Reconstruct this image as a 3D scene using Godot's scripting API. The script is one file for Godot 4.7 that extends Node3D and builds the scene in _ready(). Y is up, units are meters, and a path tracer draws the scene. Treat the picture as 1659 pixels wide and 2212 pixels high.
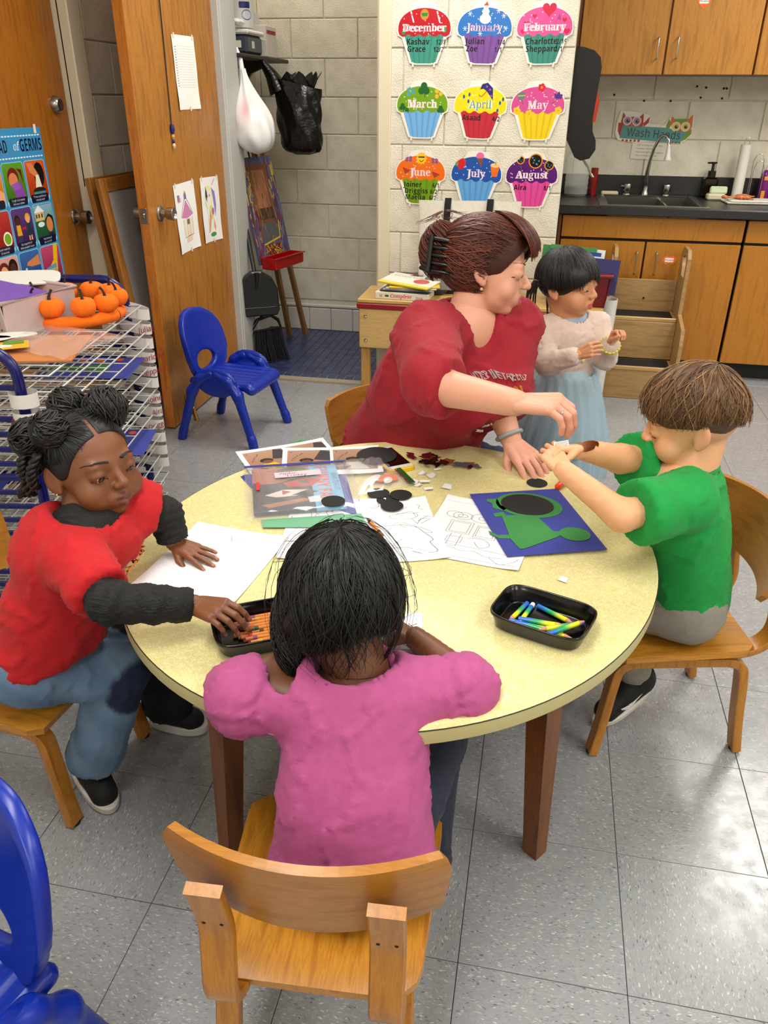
extends Node3D

var used := {}
var MT := {}
var TX := {}


func _ready() -> void:
	palette()
	setup_view()
	setup_lights()
	build_room()
	build_closet()
	build_kitchen()
	build_left_side()
	build_bench()
	build_table()
	build_chairs()
	build_table_things()
	build_people()


func palette() -> void:
	mat("black_plastic", Color(0.02, 0.02, 0.022), 0.35)
	mat("white_plastic", Color(0.82, 0.82, 0.80), 0.35)
	mat("paper_white", Color(0.84, 0.82, 0.78), 0.85)
	mat("tape", Color(0.86, 0.83, 0.76), 0.4)
	mat("cream_plastic", Color(0.80, 0.77, 0.66), 0.4)
	mat("chrome", Color(0.75, 0.75, 0.74), 0.15, 1.0)
	mat("dark_brass", Color(0.2, 0.15, 0.1), 0.4, 0.7)


func setup_view() -> void:
	var cam := Camera3D.new()
	cam.name = "camera"
	add_child(cam)
	cam.position = V(-0.276, 1.4152, 1.2129)
	cam.rotation = V(-0.48484, 0.19059, 0.00849)
	cam.fov = 66.31
	cam.near = 0.05
	cam.far = 60.0
	cam.current = true
	var we := WorldEnvironment.new()
	we.name = "environment"
	var e := Environment.new()
	e.background_mode = Environment.BG_COLOR
	e.background_color = Color(0.75, 0.8, 0.9)
	e.tonemap_mode = Environment.TONE_MAPPER_LINEAR
	e.tonemap_exposure = 1.0
	e.sdfgi_enabled = true
	e.ssao_enabled = true
	e.ssil_enabled = true
	we.environment = e
	add_child(we)


const CEIL := 2.72


func setup_lights() -> void:
	var place := ["before the pillar", "before the sink", "over the round table", "right of the round table", "behind the camera on the left", "behind the camera on the right", "by the right wall near the sink", "by the right wall near the camera"]
	var k := 0
	for a in [[-0.9, -2.1, 1.0], [1.35, -2.5, 1.25], [-0.9, 0.5, 1.0], [1.35, 0.5, 1.0], [-0.9, 2.9, 1.0], [1.35, 2.9, 1.0], [3.4, -1.2, 1.0], [3.4, 1.7, 1.0]]:
		troffer(a[0], a[1], 0.6, 1.2, 3.3 * a[2], place[k])
		k += 1
	troffer(-1.75, -3.55, 0.3, 0.5, 0.62, "inside the closet")


func troffer(x: float, z: float, w: float, l: float, e: float, where: String) -> void:
	var t := thing("ceiling_light", "fluorescent ceiling light with a white diffuser " + where, "ceiling light", V(x, CEIL, z), 0.0, "ceiling lights above the classroom")
	var m := MB.new()
	for s in [-1.0, 1.0]:
		m.box(V(s * (w / 2 + 0.015), -0.01, 0), V(0.03, 0.02, l + 0.06), 0.003)
		m.box(V(0, -0.01, s * (l / 2 + 0.015)), V(w, 0.02, 0.03), 0.003)
	ob("frame", m, mat("white_metal", Color(0.9, 0.9, 0.88), 0.4), t)
	m = MB.new()
	m.box(V(0, -0.006, 0), V(w, 0.008, l), 0.0)
	var em := mat("diffuser", Color(0.95, 0.95, 0.92), 0.6)
	em.emission_enabled = true
	em.emission = Color(1.0, 0.985, 0.955)
	em.emission_energy_multiplier = 3.0
	ob("diffuser", m, em, t)
	var a := AreaLight3D.new()
	a.name = "light"
	a.area_size = U(w, l)
	a.light_energy = e
	a.light_color = Color(1.0, 0.985, 0.955)
	a.area_range = 30.0
	a.area_attenuation = 2.0
	a.shadow_enabled = true
	a.position = V(0, -0.03, 0)
	a.rotation = V(-PI / 2, 0, 0)
	t.add_child(a, true)


# ---------------------------------------------------------------- naming
func numbered(s: String) -> String:
	if not used.has(s):
		used[s] = 0
		return s
	used[s] += 1
	return "%s_%03d" % [s, used[s]]


func tag(o: Node3D, label: String, cat: String, group := "") -> Node3D:
	o.set_meta("label", label)
	o.set_meta("category", cat)
	if group:
		o.set_meta("group", group)
	return o


func thing(called: String, label: String, cat: String, at := Vector3.ZERO, yaw := 0.0, group := "") -> Node3D:
	var o := Node3D.new()
	o.name = numbered(called)
	add_child(o)
	o.position = at
	o.rotation.y = yaw
	tag(o, label, cat, group)
	return o


func ob(called: String, m: MB, material: Material, parent: Node3D = self) -> MeshInstance3D:
	var o := MeshInstance3D.new()
	o.mesh = m.mesh()
	o.material_override = material
	o.name = numbered(called) if parent == self else called
	parent.add_child(o, true)
	return o


func inst(called: String, mesh: Mesh, material: Material, parent: Node3D, xf: Transform3D) -> MeshInstance3D:
	var o := MeshInstance3D.new()
	o.mesh = mesh
	o.material_override = material
	o.name = numbered(called) if parent == self else called
	o.transform = xf
	parent.add_child(o, true)
	return o


func one(called: String, m: MB, material: Material, label: String, cat: String, group := "") -> MeshInstance3D:
	var o := ob(called, m, material)
	tag(o, label, cat, group)
	return o


func struct(called: String, m: MB, material: Material) -> MeshInstance3D:
	var o := ob(called, m, material)
	o.set_meta("kind", "structure")
	return o


func snode(called: String) -> Node3D:
	var o := Node3D.new()
	o.name = numbered(called)
	o.set_meta("kind", "structure")
	add_child(o)
	return o


func copy_of(t: Node3D, at: Vector3, label: String, group := "", yaw := 0.0) -> Node3D:
	var c: Node3D = t.duplicate()
	var base := String(t.name)
	if base.length() > 4 and base[-4] == "_" and base.right(3).is_valid_int():
		base = base.left(-4)
	c.name = numbered(base)
	add_child(c)
	c.position = at
	c.rotation.y = yaw
	tag(c, label, t.get_meta("category"), group if group else t.get_meta("group", ""))
	return c


# ---------------------------------------------------------------- materials
func mat(key: String, col := Color.WHITE, rough := 0.6, metal := 0.0) -> StandardMaterial3D:
	if MT.has(key):
		return MT[key]
	var m := StandardMaterial3D.new()
	m.resource_name = key
	m.albedo_color = col
	m.roughness = rough
	m.metallic = metal
	MT[key] = m
	return m


func noise_tex(key: String, freq: float, ramp: Array, octaves := 4, seed_ := 1, size := 512, kind := FastNoiseLite.TYPE_SIMPLEX_SMOOTH, normal := 0.0) -> NoiseTexture2D:
	if TX.has(key):
		return TX[key]
	var n := FastNoiseLite.new()
	n.noise_type = kind
	n.frequency = freq
	n.seed = seed_
	n.fractal_octaves = octaves
	var t := NoiseTexture2D.new()
	t.width = size
	t.height = size
	t.seamless = true
	t.noise = n
	if normal > 0.0:
		t.as_normal_map = true
		t.bump_strength = normal
	elif ramp:
		var g := Gradient.new()
		var offs := PackedFloat32Array()
		var cols := PackedColorArray()
		for r in ramp:
			offs.append(r[0])
			cols.append(r[1])
		g.offsets = offs
		g.colors = cols
		t.color_ramp = g
	TX[key] = t
	return t


func tri_mat(key: String, tex: Texture2D, scale: Vector3, rough: float, col := Color.WHITE, nrm: Texture2D = null, nscale := 1.0) -> StandardMaterial3D:
	if MT.has(key):
		return MT[key]
	var m := mat(key, col, rough)
	m.albedo_texture = tex
	m.uv1_triplanar = true
	m.uv1_scale = scale
	if nrm:
		m.normal_enabled = true
		m.normal_texture = nrm
		m.normal_scale = nscale
	return m


func wood(key: String, dark: Color, light: Color, axis: int, rough := 0.4, fine := 1.0) -> StandardMaterial3D:
	if MT.has(key):
		return MT[key]
	var mid := dark.lerp(light, 0.55)
	var t := noise_tex("w_" + key.get_slice("@", 0), 0.012, [[0.0, dark], [0.38, mid], [0.5, light], [0.58, mid], [0.75, light], [1.0, dark.lerp(light, 0.3)]], 5, hash(key) % 97, 512)
	var s := Vector3.ONE * 5.0 * fine
	s[axis] = 0.55 * fine
	return tri_mat(key, t, s, rough)


func cloth(key: String, col: Color, amount := 0.12, rough := 0.9, scale := 9.0) -> StandardMaterial3D:
	if MT.has(key):
		return MT[key]
	var t := noise_tex("cl_" + key, 0.02, [[0.0, col.darkened(amount)], [0.5, col], [1.0, col.lightened(amount * 0.6)]], 5, hash(key) % 91, 256)
	var nt := noise_tex("weave", 0.22, [], 2, 4, 256, FastNoiseLite.TYPE_SIMPLEX, 3.0)
	var m := tri_mat(key, t, Vector3.ONE * scale, rough, Color.WHITE, nt, 0.25)
	m.rim_enabled = true
	m.rim = 0.07
	m.rim_tint = 0.7
	return m


# ---------------------------------------------------------------- mesh building (faces are laid counter-clockwise seen from outside, flipped when committed)
class MB:
	var v := PackedVector3Array()
	var n := PackedVector3Array()
	var u := PackedVector2Array()
	var c := PackedColorArray()
	var i := PackedInt32Array()
	var col := Color.WHITE
	var colored := false

	func vert(p: Vector3, nn := Vector3.ZERO, uv := Vector2.ZERO) -> int:
		v.append(p)
		n.append(nn)
		u.append(uv)
		c.append(col)
		return v.size() - 1

	func tri(a: int, b: int, d: int) -> void:
		i.append(a)
		i.append(b)
		i.append(d)

	func flat(pts: Array, uvs: Array = []) -> void:
		var nn: Vector3 = (pts[1] - pts[0]).cross(pts[2] - pts[0]).normalized()
		var s := v.size()
		for k in pts.size():
			vert(pts[k], nn, uvs[k] if uvs else Vector2(k == 1 or k == 2, k < 2))
		for k in range(1, pts.size() - 1):
			tri(s, s + k, s + k + 1)

	func smooth(vs: int, ts: int) -> void:
		for k in range(ts, i.size(), 3):
			var a := i[k]
			var b := i[k + 1]
			var d := i[k + 2]
			var f := (v[b] - v[a]).cross(v[d] - v[a])
			n[a] += f
			n[b] += f
			n[d] += f
		for k in range(vs, v.size()):
			n[k] = n[k].normalized() if n[k].length_squared() > 1e-24 else Vector3.UP

	func box(ce: Vector3, size: Vector3, bev := 0.0, b := Basis.IDENTITY) -> void:
		var h := size * 0.5
		bev = minf(bev, minf(h.x, minf(h.y, h.z)) * 0.9)
		for ax in 3:
			var a1 := (ax + 1) % 3
			var a2 := (ax + 2) % 3
			for s in [-1.0, 1.0]:
				var q := []
				for w in [[-1, -1], [1, -1], [1, 1], [-1, 1]]:
					var p := Vector3.ZERO
					p[ax] = s * h[ax]
					p[a1] = w[0] * (h[a1] - bev)
					p[a2] = w[1] * (h[a2] - bev)
					q.append(ce + b * p)
				if s < 0:
					q.reverse()
				flat(q)
		if bev <= 0.0:
			return
		for ax in 3:
			var a1 := (ax + 1) % 3
			var a2 := (ax + 2) % 3
			for s1 in [-1.0, 1.0]:
				for s2 in [-1.0, 1.0]:
					var q := []
					for w in [[-1, 0], [1, 0], [1, 1], [-1, 1]]:
						var p := Vector3.ZERO
						p[ax] = w[0] * (h[ax] - bev)
						p[a1] = s1 * (h[a1] - (bev if w[1] else 0.0))
						p[a2] = s2 * (h[a2] - (0.0 if w[1] else bev))
						q.append(ce + b * p)
					if s1 * s2 < 0:
						q.reverse()
					flat(q)
		for sx in [-1.0, 1.0]:
			for sy in [-1.0, 1.0]:
				for sz in [-1.0, 1.0]:
					var q := [ce + b * Vector3(sx * h.x, sy * (h.y - bev), sz * (h.z - bev)), ce + b * Vector3(sx * (h.x - bev), sy * h.y, sz * (h.z - bev)), ce + b * Vector3(sx * (h.x - bev), sy * (h.y - bev), sz * h.z)]
					if sx * sy * sz < 0:
						q.reverse()
					flat(q)

	# a bar of rectangular section between two points, up tells which way its height lies
	func bar(a: Vector3, b: Vector3, w: float, hgt: float, up := Vector3.UP, bev := 0.002) -> void:
		var d := (b - a)
		var z := d.normalized()
		if absf(z.dot(up)) > 0.99:
			up = Vector3.RIGHT
		var x := up.cross(z).normalized()
		var y := z.cross(x)
		box((a + b) * 0.5, Vector3(w, hgt, d.length()), bev, Basis(x, y, z))

	# sweeps a round or squashed section along points; rad may be a number or one number for each point
	func tube(pts: Array, rad: Variant, sides := 8, caps := true, squash := 1.0, up := Vector3.UP) -> void:
		var vs := v.size()
		var ts := i.size()
		var m := pts.size()
		var prev := Vector3.ZERO
		for k in m:
			var p: Vector3 = pts[k]
			var t: Vector3 = (pts[mini(k + 1, m - 1)] - pts[maxi(k - 1, 0)]).normalized()
			var side: Vector3
			if k == 0:
				side = up.cross(t)
				if side.length() < 0.05:
					side = Vector3.RIGHT.cross(t) if absf(t.x) < 0.9 else Vector3.BACK.cross(t)
			else:
				side = prev - t * prev.dot(t)
			side = side.normalized()
			prev = side
			var o := t.cross(side)
			var r: float = rad[k] if rad is Array or rad is PackedFloat32Array else rad
			for j in sides:
				var an := TAU * j / sides
				vert(p + side * (cos(an) * r) + o * (sin(an) * r * squash), Vector3.ZERO, Vector2(float(j) / sides, float(k) / (m - 1)))
		for k in m - 1:
			for j in sides:
				var a := vs + k * sides + j
				var b := vs + k * sides + (j + 1) % sides
				tri(a, b, b + sides)
				tri(a, b + sides, a + sides)
		smooth(vs, ts)
		if caps:
			for e in [0, m - 1]:
				var q := []
				for j in sides:
					q.append(v[vs + e * sides + j])
				if e == 0:
					q.reverse()
				flat(q)

	# profile of (radius, height) turned about the y axis of xf; sharp corners are split; ax, az squash it
	func lathe(prof: Array, xf := Transform3D.IDENTITY, segs := 24, ax := 1.0, az := 1.0) -> void:
		var part := [prof[0]]
		for k in range(1, prof.size()):
			part.append(prof[k])
			var last := k == prof.size() - 1
			var sharp := false
			if not last:
				var d0: Vector2 = prof[k] - prof[k - 1]
				var d1: Vector2 = prof[k + 1] - prof[k]
				sharp = absf(d0.angle_to(d1)) > 0.6
			if last or sharp:
				var vs := v.size()
				var ts := i.size()
				for q in part:
					for j in segs + 1:
						var an := TAU * j / segs
						vert(xf * Vector3(q.x * cos(an) * ax, q.y, -q.x * sin(an) * az), Vector3.ZERO, Vector2(float(j) / segs, q.y))
				for a in part.size() - 1:
					for j in segs:
						var p0 := vs + a * (segs + 1) + j
						var p1 := p0 + segs + 1
						tri(p0, p0 + 1, p1 + 1)
						tri(p0, p1 + 1, p1)
				smooth(vs, ts)
				for a in part.size():
					var s0 := vs + a * (segs + 1)
					var nn := (n[s0] + n[s0 + segs]).normalized()
					n[s0] = nn
					n[s0 + segs] = nn
				part = [prof[k]]

	# an outline in x,y of xf given a thickness along z (from 0 to depth), with a chamfer on the front edge
	func prism(poly: PackedVector2Array, depth: float, xf := Transform3D.IDENTITY, bev := 0.0, soft := false) -> void:
		if Geometry2D.is_polygon_clockwise(poly):
			poly = poly.duplicate()
			poly.reverse()
		var front := poly
		if bev > 0.0:
			var r := Geometry2D.offset_polygon(poly, -bev)
			if r.size() == 1 and r[0].size() == poly.size():
				front = r[0]
				if Geometry2D.is_polygon_clockwise(front):
					front.reverse()
				var best := 0
				for k in front.size():
					if front[k].distance_squared_to(poly[0]) < front[best].distance_squared_to(poly[0]):
						best = k
				var turned := PackedVector2Array()
				for k in front.size():
					turned.append(front[(k + best) % front.size()])
				front = turned
			else:
				bev = 0.0
		cap_poly(front, xf, depth, true)
		cap_poly(poly, xf, 0.0, false)
		var m := poly.size()
		var nor := PackedVector2Array()
		for k in m:
			var e: Vector2 = poly[(k + 1) % m] - poly[k]
			nor.append(Vector2(e.y, -e.x).normalized())
		for k in m:
			var k2 := (k + 1) % m
			var n0 := nor[k]
			var n1 := nor[k]
			if soft:
				n0 = (nor[k] + nor[(k + m - 1) % m]).normalized()
				n1 = (nor[k] + nor[k2]).normalized()
			var zz := depth - bev
			var s := v.size()
			var N0 := (xf.basis * Vector3(n0.x, n0.y, 0)).normalized()
			var N1 := (xf.basis * Vector3(n1.x, n1.y, 0)).normalized()
			vert(xf * Vector3(poly[k].x, poly[k].y, 0), N0)
			vert(xf * Vector3(poly[k2].x, poly[k2].y, 0), N1)
			vert(xf * Vector3(poly[k2].x, poly[k2].y, zz), N1)
			vert(xf * Vector3(poly[k].x, poly[k].y, zz), N0)
			tri(s, s + 1, s + 2)
			tri(s, s + 2, s + 3)
			if bev > 0.0:
				flat([xf * Vector3(poly[k].x, poly[k].y, zz), xf * Vector3(poly[k2].x, poly[k2].y, zz), xf * Vector3(front[k2].x, front[k2].y, depth), xf * Vector3(front[k].x, front[k].y, depth)])

	func cap_poly(poly: PackedVector2Array, xf: Transform3D, z: float, up: bool) -> void:
		var t := Geometry2D.triangulate_polygon(poly)
		var s := v.size()
		var nn := (xf.basis.z if up else -xf.basis.z).normalized()
		for p in poly:
			vert(xf * Vector3(p.x, p.y, z), nn, p)
		for k in range(0, t.size(), 3):
			var a: Vector2 = poly[t[k]]
			var ccw := (poly[t[k + 1]] - a).cross(poly[t[k + 2]] - a) > 0.0
			if ccw == up:
				tri(s + t[k], s + t[k + 1], s + t[k + 2])
			else:
				tri(s + t[k], s + t[k + 2], s + t[k + 1])

	# a grid of points (rows of equal length) as a smooth sheet; with thick > 0 it is given a back and edges
	func sheet(rows: Array, thick := 0.0) -> void:
		var h := rows.size()
		var w: int = rows[0].size()
		var vs := v.size()
		var ts := i.size()
		for r in h:
			for k in w:
				vert(rows[r][k], Vector3.ZERO, Vector2(float(k) / (w - 1), float(r) / (h - 1)))
		for r in h - 1:
			for k in w - 1:
				var a := vs + r * w + k
				tri(a, a + w, a + w + 1)
				tri(a, a + w + 1, a + 1)
		smooth(vs, ts)
		if thick <= 0.0:
			return
		var off := v.size()
		for k in w * h:
			vert(v[vs + k] - n[vs + k] * thick, -n[vs + k], u[vs + k])
		for r in h - 1:
			for k in w - 1:
				var a := off + r * w + k
				tri(a, a + w + 1, a + w)
				tri(a, a + 1, a + w + 1)
		var ring := []
		for k in w - 1:
			ring.append(k)
		for r in h - 1:
			ring.append(r * w + w - 1)
		for k in w - 1:
			ring.append((h - 1) * w + w - 1 - k)
		for r in h - 1:
			ring.append((h - 1 - r) * w)
		for k in ring.size():
			var a: int = ring[k]
			var b: int = ring[(k + 1) % ring.size()]
			flat([v[vs + a], v[vs + b], v[off + b], v[off + a]])

	func add(o: MB, xf := Transform3D.IDENTITY) -> void:
		var s := v.size()
		var nb := xf.basis.inverse().transposed()
		for k in o.v.size():
			v.append(xf * o.v[k])
			n.append((nb * o.n[k]).normalized())
		u.append_array(o.u)
		c.append_array(o.c)
		var flip := xf.basis.determinant() < 0.0
		for k in range(0, o.i.size(), 3):
			i.append(s + o.i[k])
			i.append(s + o.i[k + (2 if flip else 1)])
			i.append(s + o.i[k + (1 if flip else 2)])

	func mesh() -> ArrayMesh:
		var a := []
		a.resize(Mesh.ARRAY_MAX)
		a[Mesh.ARRAY_VERTEX] = v
		a[Mesh.ARRAY_NORMAL] = n
		a[Mesh.ARRAY_TEX_UV] = u
		if colored:
			a[Mesh.ARRAY_COLOR] = c
		var idx := PackedInt32Array()
		idx.resize(i.size())
		for k in range(0, i.size(), 3):
			idx[k] = i[k]
			idx[k + 1] = i[k + 2]
			idx[k + 2] = i[k + 1]
		a[Mesh.ARRAY_INDEX] = idx
		var am := ArrayMesh.new()
		am.add_surface_from_arrays(Mesh.PRIMITIVE_TRIANGLES, a)
		return am


# ---------------------------------------------------------------- a distance field on a grid, meshed as surface nets
class SDF:
	var lo: Vector3
	var h: float
	var nx: int
	var ny: int
	var nz: int
	var f := PackedFloat32Array()

	func _init(a: Vector3, b: Vector3, cell: float) -> void:
		lo = a
		h = cell
		nx = int(ceil((b.x - a.x) / h)) + 1
		ny = int(ceil((b.y - a.y) / h)) + 1
		nz = int(ceil((b.z - a.z) / h)) + 1
		f.resize(nx * ny * nz)
		f.fill(1.0)

	func span(a: Vector3, b: Vector3) -> Array:
		var p := ((a - lo) / h).floor()
		var q := ((b - lo) / h).ceil()
		return [clampi(int(p.x), 0, nx - 1), clampi(int(p.y), 0, ny - 1), clampi(int(p.z), 0, nz - 1), clampi(int(q.x), 0, nx - 1), clampi(int(q.y), 0, ny - 1), clampi(int(q.z), 0, nz - 1)]

	# tapered capsule; cut = true carves it out; u, s: flattened s times across the direction u
	func cap(a: Vector3, b: Vector3, ra: float, rb: float, k := 0.01, cut := false, u := Vector3.ZERO, s := 1.0) -> SDF:
		var m := maxf(ra, rb) * maxf(1.0, 1.0 / s) + k + 3.0 * h
		var g := span(a.min(b) - Vector3.ONE * m, a.max(b) + Vector3.ONE * m)
		var ba := b - a
		var sq := s != 1.0
		if sq:
			ba += u * (ba.dot(u) * (s - 1.0))
		var inv := 1.0 / maxf(ba.length_squared(), 1e-9)
		var dr := rb - ra
		var lip := 1.0 / maxf(1.0, s)
		var q0 := lo - a
		for z in range(g[2], g[5] + 1):
			for y in range(g[1], g[4] + 1):
				var at := (z * ny + y) * nx
				for x in range(g[0], g[3] + 1):
					var q := q0 + Vector3(x, y, z) * h
					if sq:
						q += u * (q.dot(u) * (s - 1.0))
					var t := clampf(q.dot(ba) * inv, 0.0, 1.0)
					var d := (q - ba * t).length() - ra - dr * t
					if sq:
						d *= lerpf(lip, 1.0, 0.5)
					var e := f[at + x]
					if cut:
						d = -d
						if d > e - k:
							var w := maxf(k - absf(e - d), 0.0) / maxf(k, 1e-6)
							f[at + x] = maxf(e, d) + w * w * k * 0.25
					elif d < e + k:
						var w := maxf(k - absf(e - d), 0.0) / maxf(k, 1e-6)
						f[at + x] = minf(e, d) - w * w * k * 0.25
		return self

	func ell(ce: Vector3, r: Vector3, b := Basis.IDENTITY, k := 0.01, cut := false) -> SDF:
		var m := maxf(r.x, maxf(r.y, r.z)) + k + 3.0 * h
		var ex := Vector3.ZERO
		for ax in 3:
			ex[ax] = sqrt(pow(b.x[ax] * r.x, 2) + pow(b.y[ax] * r.y, 2) + pow(b.z[ax] * r.z, 2)) + k + 3.0 * h
		ex = ex.min(Vector3.ONE * m)
		var g := span(ce - ex, ce + ex)
		var inv := b.inverse()
		var r1 := Vector3.ONE / r
		var r2 := r1 * r1
		var q0 := inv * (lo - ce)
		var dx := inv.x * h
		for z in range(g[2], g[5] + 1):
			for y in range(g[1], g[4] + 1):
				var at := (z * ny + y) * nx
				var row := q0 + inv * (Vector3(0, y, z) * h)
				for x in range(g[0], g[3] + 1):
					var q := row + dx * x
					var k0 := (q * r1).length()
					var k1 := (q * r2).length()
					var d := k0 * (k0 - 1.0) / maxf(k1, 1e-6)
					var e := f[at + x]
					if cut:
						d = -d
						if d > e - k:
							var w := maxf(k - absf(e - d), 0.0) / maxf(k, 1e-6)
							f[at + x] = maxf(e, d) + w * w * k * 0.25
					elif d < e + k:
						var w := maxf(k - absf(e - d), 0.0) / maxf(k, 1e-6)
						f[at + x] = minf(e, d) - w * w * k * 0.25
		return self

	# keeps only what lies behind the plane through p facing nn (within `reach` of p)
	func trim(p: Vector3, nn: Vector3, k := 0.0, reach := 9.0) -> SDF:
		nn = nn.normalized()
		var g := span(p - Vector3.ONE * reach, p + Vector3.ONE * reach)
		for z in range(g[2], g[5] + 1):
			for y in range(g[1], g[4] + 1):
				var at := (z * ny + y) * nx
				for x in range(g[0], g[3] + 1):
					var d := (lo + Vector3(x, y, z) * h - p).dot(nn)
					var e := f[at + x]
					if d > e - k:
						var w := maxf(k - absf(e - d), 0.0) / maxf(k, 1e-6)
						f[at + x] = maxf(e, d) + w * w * k * 0.25
		return self

	func to(m: MB, paint: Variant = null, shift: Variant = null, xf := Transform3D.IDENTITY) -> void:
		var vs := m.v.size()
		var ts := m.i.size()
		var id := {}
		var sy := nx
		var sz := nx * ny
		var far := h * 3.5
		var offs := [0, 1, sy, sy + 1, sz, sz + 1, sz + sy, sz + sy + 1]
		for z in nz - 1:
			for y in ny - 1:
				var at := z * sz + y * sy
				for x in nx - 1:
					var e := f[at + x]
					if e > far or e < -far:
						continue
					var o := at + x
					var d := [e, f[o + 1], f[o + sy], f[o + sy + 1], f[o + sz], f[o + sz + 1], f[o + sz + sy], f[o + sz + sy + 1]]
					var neg := 0
					for q in 8:
						if d[q] < 0.0:
							neg += 1
					if neg == 0 or neg == 8:
						continue
					var sum := Vector3.ZERO
					var cnt := 0
					for q in 8:
						for ax in [1, 2, 4]:
							if q & ax:
								continue
							var w: int = q | ax
							var da: float = d[q]
							var db: float = d[w]
							if (da < 0.0) == (db < 0.0):
								continue
							var t := da / (da - db)
							var p := Vector3(q & 1, (q >> 1) & 1, q >> 2)
							if ax == 1:
								p.x += t
							elif ax == 2:
								p.y += t
							else:
								p.z += t
							sum += p
							cnt += 1
					id[o] = m.vert(lo + (Vector3(x, y, z) + sum / cnt) * h)
		for o: int in id:
			var e := f[o]
			var x: int = o % nx
			var y: int = (o / nx) % ny
			var z: int = o / sz
			var s := e < 0.0
			if y > 0 and z > 0 and s != (f[o + 1] < 0.0):
				_quad(m, id, o, o - sy, o - sy - sz, o - sz, s)
			if x > 0 and z > 0 and s != (f[o + sy] < 0.0):
				_quad(m, id, o, o - sz, o - sz - 1, o - 1, s)
			if x > 0 and y > 0 and s != (f[o + sz] < 0.0):
				_quad(m, id, o, o - 1, o - 1 - sy, o - sy, s)
		m.smooth(vs, ts)
		if shift != null:
			for k in range(vs, m.v.size()):
				m.v[k] += m.n[k] * float(shift.call(m.v[k], m.n[k]))
			for k in range(vs, m.v.size()):
				m.n[k] = Vector3.ZERO
			m.smooth(vs, ts)
		if paint != null:
			m.colored = true
			for k in range(vs, m.v.size()):
				m.c[k] = paint.call(m.v[k], m.n[k])
		if xf != Transform3D.IDENTITY:
			if xf.basis.determinant() < 0.0:
				for k in range(ts, m.i.size(), 3):
					var w := m.i[k + 1]
					m.i[k + 1] = m.i[k + 2]
					m.i[k + 2] = w
			for k in range(vs, m.v.size()):
				m.v[k] = xf * m.v[k]
				m.n[k] = (xf.basis * m.n[k]).normalized()

	func _quad(m: MB, id: Dictionary, a: int, b: int, c: int, d: int, s: bool) -> void:
		if not (id.has(a) and id.has(b) and id.has(c) and id.has(d)):
			return
		if s:
			m.tri(id[a], id[b], id[c])
			m.tri(id[a], id[c], id[d])
		else:
			m.tri(id[a], id[c], id[b])
			m.tri(id[a], id[d], id[c])


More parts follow.
